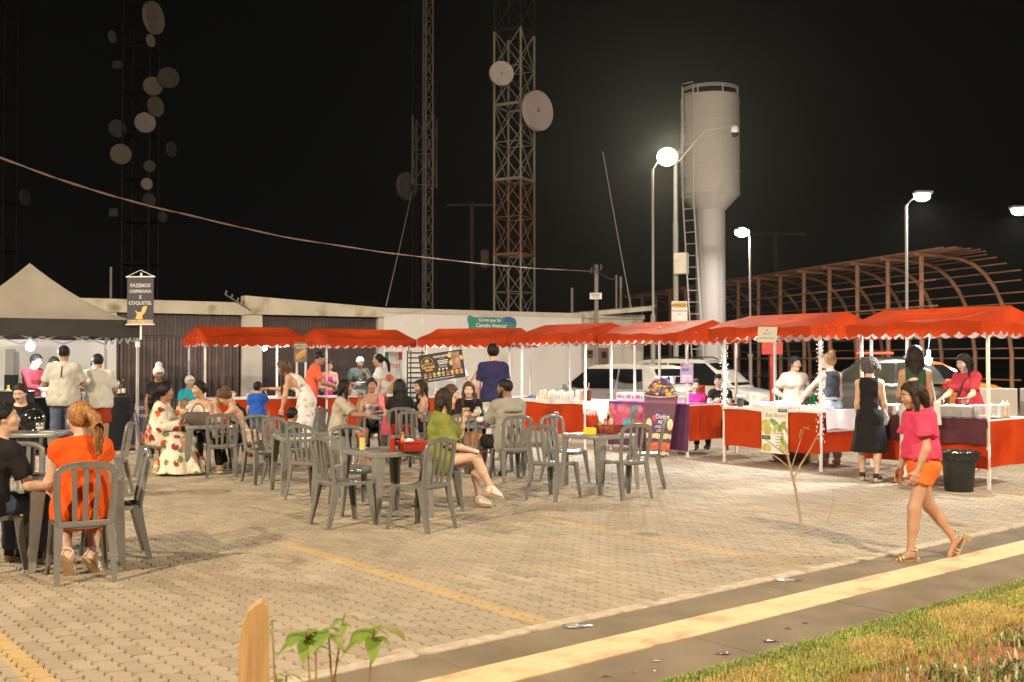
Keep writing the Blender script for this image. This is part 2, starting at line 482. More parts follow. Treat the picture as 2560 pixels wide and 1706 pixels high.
def pick_g(a, n):
    v = mnoise.noise(Vector((a * 1.3, n * 2.0, 0))); r = random.random()
    if n < -3.52 - .07 * v: return 3 if r < .25 else (0 if r < .7 else 1)
    if n > -3.12 + .10 * v: return None if r < .9 else (0 if r < .95 else 1)
    if v > .05: return 2 if r < .5 else (1 if r < .8 else None)
    return 1 if r < .58 else (2 if r < .72 else 0)
blades('grass', [M_G1, M_G2, M_G3, M_G4], 62000, ((2.0, 11), (-3.66, -2.9)), .021, .0030, pick_g)
M_B1 = mat('bed leaf', (.13, .19, .05), .6, .3, 3); M_B2 = mat('pale bed leaf', (.46, .47, .26), .7, .2, 3); M_B3 = mat('dead bed stem', (.36, .22, .10), .8, .3, 3)
def pick_b(a, n):
    v = mnoise.noise(Vector((a * 1.8 + 9, n * 1.8, 3)))
    if v < .02 and random.random() < .93: return None
    r = random.random(); return 0 if r < .5 else (1 if r < .78 else 2)
blades('ground_cover', [M_B1, M_B2, M_B3], 9000, ((2.0, 10), (-3.0, -.6)), .045, .0085, pick_b)
def pick_d(a, n): return 2 if random.random() < .8 else 1
blades('dry_litter', [M_B1, M_G3, M_B3], 5000, ((2.0, 10), (-3.05, -.6)), .02, .004, pick_d)
# ================================================================== BUILDINGS AND WALLS
WD = Vector((.857, .515, 0)); WN = Vector((.515, -.857, 0))    # along the wall, out of it towards the lot
WANG = math.atan2(.515, .857)
W0 = AT(958, 26.5, 900); W0.z = 0                               # foot of the wall where the white part starts
def wallpt_at_px(px, off=0.0):
    """point on the wall plane (set off towards the lot) seen at column px; returns distance s along the wall"""
    u = (px - 1280) / FPX; p = W0 + WN * off
    return (u * p.y - p.x) / (WD.x - u * WD.y)
WM = Matrix(((WD.x, -WN.x, 0, W0.x), (WD.y, -WN.y, 0, W0.y), (0, 0, 1, 0), (0, 0, 0, 1)))  # local x along wall, y into it
M_PLAS = mat('weathered plaster', (.50, .46, .41), .85, .10, 1.2, bump=.15, bscale=30, dirt=((.30, .26, .19), 1.4, .60))
M_PLAS2 = mat('white painted wall', (.65, .62, .60), .8, .06, .8, bump=.08, bscale=30, dirt=((.48, .43, .38), .9, .60), stretch=(1, 1, .45))
M_PLAS3 = mat('bare wall plaster', (.50, .45, .375), .85, .1, 1.2, bump=.15, dirt=((.36, .30, .22), 1.2, .62))
M_GATE = mat('brown gate steel', (.085, .054, .048), .5, .18, 3, dirt=((.17, .12, .10), 3, .6))
M_GATE2 = mat('dark gate steel', (.055, .036, .034), .55, .2, 3)
M_HEAD = mat('stained header', (.50, .45, .36), .85, .12, 1.5, dirt=((.20, .19, .09), 2.2, .52))
def S_(px): return wallpt_at_px(px)
root = thing('garage_building', 'long low plaster building with two brown steel vehicle gates and weathered header', 'building', W0, WANG)
def wbox(b, s0, s1, y0, y1, z0, z1): b.box(((s0 + s1) / 2, (y0 + y1) / 2, (z0 + z1) / 2), (s1 - s0, y1 - y0, z1 - z0))
sA0, sA1, sP, sB1, sEnd = S_(291), S_(605), S_(655), S_(945), S_(957)
b = MB(); wbox(b, sA0 - 16, sA0, 0, .25, 0, 2.72); b.build('wall', M_PLAS2, root)
for (s0, s1) in ((sA1, sP), (sB1, sEnd)):
    b = MB(); wbox(b, s0, s1, -.02, .3, 0, 2.74); b.build('pillar', M_PLAS, root)
b = MB(); wbox(b, sA0 - 16, sA1 + .05, -.05, .3, 2.721, 3.02); b.build('header', M_HEAD, root)
b = MB(); s0, s1 = sA1 + .053, sEnd
b.add([(s0, -.06, 2.745), (s1, -.06, 2.745), (s1, .3, 2.745), (s0, .3, 2.745), (s0, -.06, 3.19), (s1, -.06, 2.99), (s1, .3, 2.99), (s0, .3, 3.19)],
      [(3, 2, 1, 0), (4, 5, 6, 7), (0, 1, 5, 4), (1, 2, 6, 5), (2, 3, 7, 6), (3, 0, 4, 7)]); b.build('header', M_HEAD, root)
# corrugated gate: trapezoid ribs, flat band above
def corrugated(s0, s1, z0, z1, pitch, dep, m, y=.12):
    b = MB(); n = int((s1 - s0) / pitch); vs = []; fs = []
    prof = []
    for i in range(n + 1):
        x = s0 + i * pitch
        for dx, dy in ((0, 0), (.30, 0), (.45, -dep), (.80, -dep)): prof.append((min(s1, x + dx * pitch), y + dy))
    for x, yy in prof: vs += [(x, yy, z0), (x, yy, z1)]
    for i in range(len(prof) - 1): fs.append((2 * i, 2 * i + 2, 2 * i + 3, 2 * i + 1))
    b.add(vs, fs); return b.build('gate', m, root)
g = corrugated(sA0 + .02, sA1 - .02, .05, 2.16, .165, .05, M_GATE)
fr = MB(); wbox(fr, sA0, sA1, .06, .16, 2.162, 2.20); wbox(fr, sA0, sA1, .1, .2, 2.21, 2.719); fr.build('gate_panel', M_GATE2, root)
for k in range(14):
    x = sA0 + .15 + k * (sA1 - sA0 - .2) / 14
    b = MB(); wbox(b, x, x + .03, .07, .098, 2.21, 2.715); b.build('gate_bar', M_GATE, root)
g = corrugated(sP + .02, sB1 - .02, .05, 2.72, .075, .018, M_GATE2, .14)
b = MB(); q0, q1 = Vector((S_(624), -.1, 2.84)), Vector((S_(557), -.14, 3.20)); b.tube([q0, q1], .018, 6)
for k in range(4): p = q0.lerp(q1, .3 + .22 * k); b.cyl(p, p + Vector((.02, 0, .10)), .022, 6)
b.build('bracket', mat('old iron', (.16, .13, .10), .7), root)

bw = thing('boundary_wall', 'long white boundary wall behind the stalls with grey coping', 'wall', W0, WANG)
sM, sW1 = S_(1454), S_(1606)
b = MB(); wbox(b, sEnd + .003, sM, -.04, .2, 0, 2.86); b.build('wall_panel', M_PLAS2, bw)
b = MB(); wbox(b, sM + .003, sW1, 0, .2, 0, 2.86); b.build('wall_panel', M_PLAS3, bw)
b = MB(); wbox(b, sEnd + .003, sW1 + .05, -.06, .24, 2.862, 2.99); b.build('coping', M_PLAS3, bw)
b = MB(); wbox(b, sW1 - .02, sW1 + .2, .2, 5.5, 0, 2.9); b.build('wall_return', M_PLAS3, bw)
M_PEEL = mat('peeled paint edge', (.72, .70, .66), .7)
for px, z, w_, h_ in ((1052, 2.52, .05, .34), (1066, 2.30, .10, .10), (1117, 2.40, .07, .14), (1034, 2.02, .04, .22), (1000, 2.35, .03, .5), (1400, 2.3, .03, .18), (1345, 1.9, .05, .12)):
    s = S_(px); b = MB(); b.add([(s, -.043, z), (s + w_, -.0445, z + h_ * .3), (s + w_ * .5, -.05, z + h_), (s - w_ * .3, -.043, z + h_ * .5)], [(0, 1, 2, 3)]); b.build('peeling_paint', M_PEEL, bw)
# painted sign on the wall
s0, s1 = S_(1168), S_(1284); zz0, zz1 = 2.48, 2.83
def outline_blob(n=40):
    vs = []
    for k in range(n):
        t = k / n
        if t < .4: x = t / .4; y = .06 * math.sin(x * 40)
        elif t < .5: x = 1 + .05 * math.sin((t - .4) / .1 * 3.14) ; y = (t - .4) / .1
        elif t < .9: x = 1 - (t - .5) / .4; y = 1 + .08 * math.sin(x * 23 + 1)
        else: x = -.02 * math.sin((t - .9) * 60); y = 1 - (t - .9) / .1
        vs.append((s0 + x * (s1 - s0), -.045, zz0 + y * (zz1 - zz0)))
    return vs
vs = outline_blob(); b = MB(); b.add(vs + [(x, -.0405, z) for x, y, z in vs], [tuple(range(40))])
M_TEAL = mat('teal wall paint', (.045, .24, .20), .7, .2, 4)
sg = b.build('painted_sign', M_TEAL, bw)
b = MB(); b.add([(s1 - .34, -.0475, 2.71), (s1 - .02, -.0475, 2.66), (s1 + .0, -.0475, 2.79), (s1 - .12, -.0475, 2.84), (s1 - .30, -.0475, 2.83)], [(0, 1, 2, 3, 4)]); b.build('paint_patch', mat('blue wall paint', (.05, .10, .36), .7), sg)
b = MB(); b.add([(s0 + .25, -.0472, 2.81), (s1 - .2, -.0472, 2.82), (s1 - .1, -.0472, 2.858), (s0 + .35, -.0472, 2.855)], [(0, 1, 2, 3)]); b.build('paint_patch', mat('lilac wall paint', (.55, .47, .55), .7), sg)
M_WHT = mat('white lettering', (.78, .76, .70), .6, .03)
lettering('Gente que faz', .125, M_WHT, sg, fmat((s0 + s1) / 2 - .05, -.05, 2.735), bold=.002)
lettering('Canedo Avançar', .145, M_WHT, sg, fmat((s0 + s1) / 2, -.05, 2.585), bold=.003)
M_BOX = mat('brown meter box', (.17, .085, .06), .5, .1)
for px, wd, z0, z1 in ((1505, .34, 1.53, 2.0), (1469, .24, 1.72, 1.94)):
    s = S_(px); t = thing('meter_box', 'brown wall meter box, ' + ('the taller one with a window' if px == 1505 else 'the small square one'), 'meter box', W0 + WD * s + WN * .0, WANG, 'meter boxes on the boundary wall')
    b = MB(); b.rbox((0, -.05, (z0 + z1) / 2), (wd, .1, z1 - z0), .012); b.build('case', M_BOX, t)
    b = MB(); b.rbox((0, -.106, (z0 + z1) / 2 + .03), (wd * .5, .012, (z1 - z0) * .4), .004); b.build('window', mat('dim pane', (.03, .03, .03), .1), t)
# ------------------------------------------------------------------ low roof frame behind the wall's end
t = thing('lean_to_roof', 'low sloping sheet roof behind the right end of the white wall', 'roof', AT(1545, 30, 900) * 1.0)
t.location.z = 0
b = MB(); b.box((0, 0, 3.05), (2.6, .14, .12), M=Matrix.Rotation(R(-5), 4, 'Y')); b.build('fascia', M_PLAS3, t)
b = MB(); b.box((.2, 1.2, 3.12), (2.4, 2.4, .04), M=Matrix.Rotation(R(-5), 4, 'Y')); b.build('sheet', mat('old roof sheet', (.22, .18, .15), .8), t)
for sx in (-1.1, 1.1):
    b = MB(); b.box((sx, .6, 1.5), (.12, .12, 3.0)); b.build('post', M_PLAS3, t)

# ------------------------------------------------------------------ lattice towers
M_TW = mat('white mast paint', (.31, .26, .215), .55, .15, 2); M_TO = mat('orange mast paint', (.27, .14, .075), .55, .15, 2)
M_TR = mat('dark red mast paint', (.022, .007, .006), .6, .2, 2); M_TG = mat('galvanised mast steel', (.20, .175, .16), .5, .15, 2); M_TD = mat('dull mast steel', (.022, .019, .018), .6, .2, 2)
def lattice(root, side, H, sec, ang, leg_r, br_r, mats, sub=2, tri=False, gird=True, xb=True):
    n = 3 if tri else 4; rad = side / (math.sqrt(3) if tri else math.sqrt(2))
    cor = [(rad * math.cos(ang + 2 * math.pi * k / n), rad * math.sin(ang + 2 * math.pi * k / n)) for k in range(n)]
    ns = int(math.ceil(H / sec))
    for i in range(ns):
        z0, z1 = i * sec, (i + 1) * sec; m = mats[i % len(mats)]
        b = MB()
        for x, y in cor: b.cyl((x, y, z0), (x, y, z1 - .002), leg_r, 6)
        b.build('legs_section', m, root)
        b = MB()
        for j in range(sub):
            a0 = z0 + (z1 - z0) * j / sub; a1 = z0 + (z1 - z0) * (j + 1) / sub
            for k in range(n):
                p, q = cor[k], cor[(k + 1) % n]
                b.cyl((*p, a0), (*q, a1), br_r, 4)
                if xb: b.cyl((*q, a0), (*p, a1), br_r, 4)
                if j or not gird: b.cyl((*p, a0), (*q, a0), br_r, 4)
        b.build('bracing', m, root)
        if gird:
            b = MB()
            for k in range(n): b.cyl((*cor[k], z1), (*cor[(k + 1) % n], z1), leg_r * 1.3, 6)
            b.build('girdle', mats[(i + 1) % len(mats)], root)
    return cor
def dish(root_label, px, py, Y, rx, ry, m, group, yaw=None, facing=-1):
    c = AT(px, Y, py); sc = Y / FPX; r = max(rx, ry) * sc
    t = thing('dish_antenna', root_label, 'dish antenna', c, 0, group)
    # a shallow drum dish turned away from the camera by the ratio of its seen width
    a = math.acos(min(1, rx / max(rx, ry))) * (1 if yaw is None else yaw)
    base = math.atan2(-c.y, -c.x)
    t.rotation_euler = (0, 0, base + a)
    RY = Matrix.Rotation(R(90), 4, 'Y')
    b = MB(); b.lathe([(.01, .03 * r), (r * .5, .05 * r), (r * .97, .10 * r), (r, .02 * r), (r, -.14 * r), (r * .7, -.32 * r), (r * .25, -.42 * r), (.01, -.42 * r)], 28, M=RY)
    b.build('reflector', m, t, smooth=True)
    b = MB(); b.lathe([(.01, .07 * r), (.09 * r, .065 * r), (.09 * r, .02 * r)], 10, M=RY); b.build('cap', M_TG, t)
    b = MB(); b.cyl((-.4 * r, 0, 0), (-.8 * r - .1, 0, 0), .035, 6); b.cyl((-.8 * r - .1, 0, -.3 * r - .2), (-.8 * r - .1, 0, .3 * r + .2), .03, 6); b.build('mount', M_TD, t)
    return t
t3 = thing('lattice_tower', 'square lattice mast with orange girdles and one white base section, behind the white wall', 'tower', AT(1286, 38, 900) * 1.0)
t3.location.z = 0
lattice(t3, 1.10, 20, 2.76, R(17), .045, .016, [M_TW, M_TW, M_TO, M_TW, M_TW, M_TR, M_TW])
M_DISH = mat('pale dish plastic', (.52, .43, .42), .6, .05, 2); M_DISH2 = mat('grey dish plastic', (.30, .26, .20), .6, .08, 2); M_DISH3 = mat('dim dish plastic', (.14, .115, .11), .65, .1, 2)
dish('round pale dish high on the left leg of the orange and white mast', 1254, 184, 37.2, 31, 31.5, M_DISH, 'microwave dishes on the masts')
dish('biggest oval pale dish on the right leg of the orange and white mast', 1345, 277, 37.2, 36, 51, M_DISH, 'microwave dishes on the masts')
t2b = thing('lattice_tower', 'dark red and white square lattice tower behind the slim mast', 'tower', AT(1061, 47, 900) * 1.0); t2b.location.z = 0
lattice(t2b, .95, 22, 3.2, R(40), .05, .02, [M_TG, M_TR, M_TR, M_TG, M_TR, M_TR], xb=False, gird=False)
t2 = thing('slim_mast', 'slim pale triangular mast with short cross braces, left of the orange mast', 'mast', AT(1067, 40, 900) * 1.0); t2.location.z = 0
lattice(t2, .40, 21, 2.98, R(20), .028, .011, [M_TG, M_TG], sub=4, tri=True, gird=False)
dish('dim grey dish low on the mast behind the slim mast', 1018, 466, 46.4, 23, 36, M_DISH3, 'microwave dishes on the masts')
# far left tower with many dishes
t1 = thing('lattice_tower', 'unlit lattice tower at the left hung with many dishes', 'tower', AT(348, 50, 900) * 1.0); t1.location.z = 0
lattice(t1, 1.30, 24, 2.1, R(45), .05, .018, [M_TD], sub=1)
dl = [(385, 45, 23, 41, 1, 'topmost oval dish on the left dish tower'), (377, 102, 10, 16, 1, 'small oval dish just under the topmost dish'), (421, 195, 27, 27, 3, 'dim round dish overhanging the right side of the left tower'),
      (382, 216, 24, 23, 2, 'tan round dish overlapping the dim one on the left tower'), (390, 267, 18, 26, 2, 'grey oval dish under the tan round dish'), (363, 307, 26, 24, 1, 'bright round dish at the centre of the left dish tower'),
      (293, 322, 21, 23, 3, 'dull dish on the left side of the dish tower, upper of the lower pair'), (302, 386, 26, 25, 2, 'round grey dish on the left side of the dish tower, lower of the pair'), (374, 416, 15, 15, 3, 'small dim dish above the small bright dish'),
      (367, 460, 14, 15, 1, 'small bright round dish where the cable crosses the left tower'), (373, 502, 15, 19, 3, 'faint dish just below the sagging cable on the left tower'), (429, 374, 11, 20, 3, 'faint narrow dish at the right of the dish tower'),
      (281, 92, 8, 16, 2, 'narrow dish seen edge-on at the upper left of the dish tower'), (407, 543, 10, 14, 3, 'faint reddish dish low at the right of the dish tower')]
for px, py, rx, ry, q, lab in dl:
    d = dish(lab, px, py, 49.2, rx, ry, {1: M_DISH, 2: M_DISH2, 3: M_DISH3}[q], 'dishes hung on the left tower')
for px, py, lab in ((293, 163, 'upper small grey antenna box at the left of the dish tower'), (284, 532, 'lower faint antenna box at the left of the dish tower')):
    c = AT(px, 49.2, py); t = thing('antenna_box', lab, 'antenna', c, 0, 'antenna boxes on the left tower')
    b = MB(); b.rbox((0, 0, 0), (.42, .16, .38), .03); b.build('case', M_DISH3, t)
    b = MB(); b.cyl((0, .05, 0), (.9, .4, 0), .025, 6); b.build('arm', M_TD, t)
t0 = thing('lattice_tower', 'faint lattice mast at the far left edge of the sky', 'tower', AT(3, 52, 900) * 1.0); t0.location.z = 0
lattice(t0, .9, 20, 2.4, R(30), .04, .015, [M_TR, M_TD], sub=1)
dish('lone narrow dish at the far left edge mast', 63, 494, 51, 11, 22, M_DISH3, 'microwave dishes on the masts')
# guy wires
M_WIRE = mat('steel wire', (.42, .38, .33), .5)
for lab, p, q in (('thin stay wire from the slim mast down to the wall top', AT(1030, 38, 480), AT(965, 27.2, 765)), ('thin stay wire falling to the right end of the wall', AT(1507, 33, 380), AT(1578, 29.5, 770))):
    b = MB(); b.tube([p, (p + q) / 2 + Vector((0, 0, -.05)), q], .014, 5); tag(b.build('stay_wire', M_WIRE), lab, 'wire', 'stay wires')

# ------------------------------------------------------------------ water tower
wt = thing('water_tower', 'pale goblet shaped steel water tower with ladder and top railing', 'water tower', AT(1777, 36, 900) * 1.0); wt.location.z = 0
M_TANK = mat('pale tank paint', (.52, .475, .45), .55, .06, .7, dirt=((.36, .29, .23), 1.6, .58), stretch=(1, 1, .14))
rT, rC = 73 * 36 / FPX, 37 * 36 / FPX
zt = lambda py: AT(1777, 36, py).z
b = MB(); b.lathe([(rC * 1.15, 0), (rC * 1.15, .2), (rC, .25), (rC, zt(528))], 40); b.build('column', M_TANK, wt, smooth=True)
b = MB(); b.lathe([(rC * 1.0, zt(528) + .003), (rT, zt(490))], 40, cap=False); b.build('cone', M_TANK, wt, smooth=True)
b = MB(); b.lathe([(rT, zt(490) + .003), (rT * 1.004, zt(489)), (rT, zt(486)), (rT, zt(250)), (rT * .98, zt(246)), (.05, zt(246) + .1)], 44); b.build('tank', M_TANK, wt, smooth=True)
for k in range(1, 4):
    b = MB(); zk = zt(490) + (zt(250) - zt(490)) * k / 4; b.lathe([(rT + .002, zk - .03), (rT + .012, zk - .01), (rT + .012, zk + .01), (rT + .002, zk + .03)], 44, cap=False); b.build('weld_seam', M_TANK, wt, smooth=True)
z0, z1 = zt(250), zt(226)
b = MB()
for zz in (z1, (z0 + z1) / 2 + .1): b.tube([(rT * .95 * math.cos(2 * math.pi * k / 28), rT * .95 * math.sin(2 * math.pi * k / 28), zz) for k in range(28)], .022, 6, closed=True)
for k in range(7):
    a = 2 * math.pi * k / 7 + .5; b.cyl((rT * .95 * math.cos(a), rT * .95 * math.sin(a), z0 - .05), (rT * .95 * math.cos(a), rT * .95 * math.sin(a), z1), .022, 6)
b.build('railing', M_TANK, wt)
# ladder on the left
ld = MB(); zj = zt(500)
pts1 = lambda x, y: [(x - .05, y - .25, 0), (x - .35, y - .3, zj)]
la, lb = Vector((-rC - .15, -.55, 0)), Vector((-rT - .02, -.45, zj)); la2, lb2 = Vector((-rC + .22, -.75, 0)), Vector((-rT + .30, -.72, zj))
ld.cyl(la, lb, .028, 6); ld.cyl(la2, lb2, .028, 6)
ld.cyl(lb, (lb.x, lb.y, z1), .028, 6); ld.cyl(lb2, (lb2.x, lb2.y - .05, z1), .028, 6)
for k in range(1, 18):
    f = k / 18; ld.cyl(la.lerp(lb, f), la2.lerp(lb2, f), .016, 5)
for k in range(12):
    z = zj + k * .36; ld.cyl((lb.x, lb.y, z), (lb2.x, lb2.y - .03, z), .016, 5)
ld.build('ladder', M_TANK, wt)

# ------------------------------------------------------------------ poles
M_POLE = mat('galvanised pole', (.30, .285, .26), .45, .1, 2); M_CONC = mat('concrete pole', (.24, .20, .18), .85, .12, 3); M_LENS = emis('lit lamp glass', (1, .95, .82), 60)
M_LENS2 = emis('lit white lamp glass', (.95, .97, 1), 45); M_HSG = mat('lamp housing', (.20, .20, .19), .5)
def street_lamp(px_pole, px_lamp, py_lamp, py_top, Y, label, col, power, head=.17, big=False):
    f = AT(px_pole, Y, 900); f.z = 0; top = AT(px_pole, Y, py_top).z; l = AT(px_lamp, Y, py_lamp)
    t = thing('street_lamp', label, 'street lamp', f, 0, 'street lamps round the lot')
    b = MB(); b.tube([(0, 0, 0), (0, 0, top * .32), (0, 0, top * .321), (0, 0, top)], [.055, .055, .036, .032], 10); b.build('pole', M_POLE, t, smooth=True)
    b = MB(); b.cyl((0, 0, .0), (0, 0, .03), .13, 10); b.cyl((0, 0, top * .31), (0, 0, top * .325), .085, 10); b.build('collar', M_POLE, t)
    d = l - f; d.z -= 0
    b = MB(); b.tube([(0, 0, top), (d.x * .3, 0, top + .55 * (d.z - top)), (d.x, 0, d.z + .06)], .02, 8); b.build('arm', M_POLE, t)
    sgn = 1 if d.x > 0 else -1
    b = MB(); b.rbox((d.x + .02 * sgn, 0, d.z + .085), (min(.42, head * 2.2), min(.28, head * 1.5), .07), .02); b.build('housing', M_HSG, t)
    b = MB(); b.ball((d.x, 0, d.z - .0), (head * (1.55 if big else 1.0), head * (1.55 if big else .8), head * (1.35 if big else .62)), 14, 8); b.build('lens', M_LENS if big else M_LENS2, t, smooth=True)
    return l, t
L1, lt1 = street_lamp(1633, 1668, 393, 425, 27, 'tall street lamp with the biggest glaring flood light, in front of the water tower', (1, .92, .7), 1, .17, True)
L2, _ = street_lamp(1876, 1855, 581, 590, 33, 'street lamp just right of the water tower column', (1, .97, .92), 1, .24)
L3, _ = street_lamp(2268, 2305, 491, 515, 25, 'street lamp rising over the right hand stalls and pipe frame', (1, .97, .92), 1, .20)
L4, _ = street_lamp(2576, 2548, 527, 540, 27, 'street lamp at the far right edge of the view', (1, .97, .92), 1, .20)
# camera pole
f = AT(1690, 28.5, 900); f.z = 0
cp = thing('camera_pole', 'grey pole with control box and warning sign carrying a dome camera on a long arm', 'pole', f)
zc = lambda py: AT(1690, 28.5, py).z; xc = lambda px: (px - 1690) * 28.5 / FPX
b = MB(); b.tube([(0, 0, 0), (0, 0, zc(560)), (0, 0, zc(555)), (0, 0, zc(405))], [.075, .075, .062, .055], 12); b.build('pole', M_POLE, cp, smooth=True)
b = MB(); b.tube([(0, 0, zc(412)), (xc(1728), 0, zc(368)), (xc(1764), 0, zc(326)), (xc(1838), 0, zc(314))], .024, 8); b.build('arm', M_POLE, cp)
dc = MB(); x = xc(1839); z = zc(330)
dc.lathe([(.02, .16), (.06, .15), (.11, .08), (.115, .0), (.115, -.04)], 16, (x, -.05, z)); dcam = dc.build('camera_housing', mat('white camera plastic', (.7, .68, .64), .4), cp, smooth=True)
b = MB(); b.ball((x, -.05, z - .05), (.1, .1, .115), 14, 8); b.build('camera_dome', mat('smoked dome', (.02, .02, .02), .08), dcam, smooth=True)
b = MB(); b.rbox((xc(1701) , -.2, zc(661)), (.36, .24, .58), .015, rz=R(-28)); bx = b.build('control_box', mat('cream box paint', (.68, .63, .52), .5), cp)
sg = MB(); zz = zc(782); sg.rbox((xc(1697), -.14, zz), (.44, .015, .62), .005); sgn = sg.build('warning_sign', mat('white sign plate', (.75, .73, .70), .5), cp)
yb = MB(); yb.box((xc(1697), -.1495, zz + .20), (.36, .003, .15)); yb.build('sign_band', mat('orange sign band', (.75, .38, .04), .5), sgn)
M_BLK = mat('black print', (.02, .018, .018), .5, .05); M_PRP = mat('purple print', (.09, .04, .16), .5, .05)
lettering('ATENÇÃO', .095, M_BLK, sgn, fmat(xc(1697), -.1525, zz + .19), bold=.002)
lettering('FISCALIZAÇÃO', .062, M_PRP, sgn, fmat(xc(1697), -.1495, zz + .04), bold=.001)
lettering('DE', .055, M_PRP, sgn, fmat(xc(1697), -.1495, zz - .06), bold=.001)
# utility poles
def upole(px, Y, pytop, r, lab, m=M_CONC, cross=None, extra=None):
    f = AT(px, Y, 900); f.z = 0; h = AT(px, Y, pytop).z
    t = thing('utility_pole', lab, 'pole', f, 0, 'poles beyond the wall')
    b = MB(); b.tube([(0, 0, 0), (0, 0, h)], [r * 1.15, r * .9], 10); b.build('pole', m, t, smooth=True)
    if cross:
        b = MB(); b.box((0, 0, h - .1), (cross, .09, .11), M=Matrix.Rotation(R(12), 4, 'Y') @ Matrix.Rotation(R(25), 4, 'Z') if False else None); b.build('crossarm', m, t)
    return t, h
up, hp = upole(1491, 29, 663, .065, 'short pole where the twisted cable ends, with small white plate', M_CONC)
b = MB(); b.box((0, 0, 0), (.34, .004, .18)); sp = b.build('plate', mat('white plate', (.72, .70, .66), .5), up, loc=(-.02, -.09, AT(1490, 29, 741).z))
for k in range(3):
    q = MB(); q.box((-.01 + k * .005, -.004, .045 - k * .04), (.24 - .03 * k, .003, .012)); q.build('text_line', M_BLK, sp)
b = MB()
for k in range(4): b.cyl((-.14 + .09 * k, -.1, hp - .25 + .1 * (k % 2)), (-.14 + .09 * k, -.1, hp - .08 + .1 * (k % 2)), .03, 6)
b.build('insulator', mat('dark ceramic', (.06, .045, .04), .3), up)
upole(1430, 34, 720, .05, 'plain short pole standing left of the plated pole')
upole(1541, 31, 688, .035, 'thin pole right of the plated pole, nearer one')
upole(1552, 32, 692, .045, 'thin pole right of the plated pole, farther one')
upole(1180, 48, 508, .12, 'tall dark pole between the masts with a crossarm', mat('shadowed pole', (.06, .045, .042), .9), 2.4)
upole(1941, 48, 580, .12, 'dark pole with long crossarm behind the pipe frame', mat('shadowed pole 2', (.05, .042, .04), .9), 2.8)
upole(276, 27, 668, .035, 'thin upright bar above the garage roof', M_TG)
t = thing('transformer', 'small rusty box hung beside the orange and white mast', 'transformer', AT(1212, 44, 648)); b = MB(); b.rbox((0, 0, 0), (.35, .3, .75), .03); b.build('case', mat('dull red case', (.10, .05, .045), .7), t); b = MB(); b.cyl((0, 0, -.45), (0, 0, -.37), .1, 8); b.build('base', M_TD, t)

# ------------------------------------------------------------------ twisted cable
b1 = MB(); b2 = MB(); P = []
for px, py in ((-260, 300), (0, 395), (180, 460), (350, 510), (500, 545), (700, 592), (960, 632), (1200, 660), (1340, 672), (1489, 679)):
    u = (px - 1280) / FPX; t_ = (2.37 - u * 29) / (8.35 - u * 17); P.append(AT(px, 29 - 17 * t_, py))
Q = []
for i in range(len(P) - 1):
    for k in range(14): Q.append(P[i].lerp(P[i + 1], k / 14))
Q.append(P[-1])
for it in range(12): Q = [Q[0]] + [(Q[i - 1] + Q[i] * 2 + Q[i + 1]) / 4 for i in range(1, len(Q) - 1)] + [Q[-1]]
off = lambda i, ph: Vector((0, .007 * math.cos(i * .5 + ph), .007 * math.sin(i * .5 + ph)))
b1.tube([q + off(i, 0) for i, q in enumerate(Q)], .0078, 6); b2.tube([q + off(i, 3.14) for i, q in enumerate(Q)], .0065, 6)
ca = tag(b1.build('overhead_cable', mat('pale cable jacket', (.20, .17, .155), .6)), 'twisted red and white cable sagging across the night sky', 'cable')
b2.build('red_strand', mat('red cable jacket', (.26, .07, .055), .5), ca)
b = MB(); q0 = AT(1489, 29, 679); b.tube([q0, AT(1510, 29.6, 690), AT(1525, 30.4, 699), AT(1541, 31, 697)], .02, 5); tag(b.build('cable_drop', M_BLK), 'short slack cable between the plated pole and the thin poles', 'cable')

# ------------------------------------------------------------------ curved pipe frame (pergola)
M_PIPE = mat('rusty pipe', (.34, .165, .095), .7, .25, 3, dirt=((.26, .13, .085), 4, .55))
p0, p1 = AT(2285, 32, 635), AT(1562, 54, 745); p0.z = p1.z = 0
Ld = (p1 - p0); NF = 15; Lu = Ld.normalized(); Fd = Vector((-Lu.y, Lu.x, 0)) * -1
if Fd.x < 0: Fd = -Fd
pg = thing('pipe_pergola', 'long unfinished pergola of rusty curved pipe hoops', 'pergola', p0)
HT = AT(2285, 32, 635).z
prof = [(0, HT), (.9, HT - .02), (1.7, HT - .10), (2.2, HT - .25), (2.65, HT - .55), (3.05, HT - 1.0), (3.38, HT - 1.6), (3.58, HT - 2.3), (3.68, HT - 3.1), (3.7, 0)]
hoop = MB(); hoop.tube([Fd * s + Vector((0, 0, z)) for s, z in prof[:9]], .065, 8); hoop_me = hoop.mesh('hoop', M_PIPE, True)
pst = MB(); pst.cyl(Fd * .27, Fd * .27 + Vector((0, 0, HT - .06)), .075, 8); pst_me = pst.mesh('post', M_PIPE, True)
ps2 = MB(); ps2.cyl(Fd * 3.69, Fd * 3.69 + Vector((0, 0, HT - 3.0)), .07, 8); ps2_me = ps2.mesh('post', M_PIPE, True)
for i in range(NF):
    q = Ld * (i / (NF - 1))
    link('hoop', hoop_me, pg, q); link('post', pst_me, pg, q); link('post', ps2_me, pg, q)
def profpt(s):
    for i in range(len(prof) - 1):
        if prof[i][0] <= s <= prof[i + 1][0]:
            f = (s - prof[i][0]) / (prof[i + 1][0] - prof[i][0]); return prof[i][1] + f * (prof[i + 1][1] - prof[i][1])
    return 0
for s in (.12, .38, .66, .95, 1.25, 1.55, 1.85, 2.15, 2.45, 2.73, 2.98, 3.2, 3.38, 3.52, 3.62, 3.67):
    z = profpt(s) + .085; b = MB(); b.cyl(Fd * s + Vector((0, 0, z)) - Lu * random.uniform(1.0, 1.5), Fd * s + Vector((0, 0, z)) + Ld * 1.02, .026, 6); b.build('purlin', M_PIPE, pg)
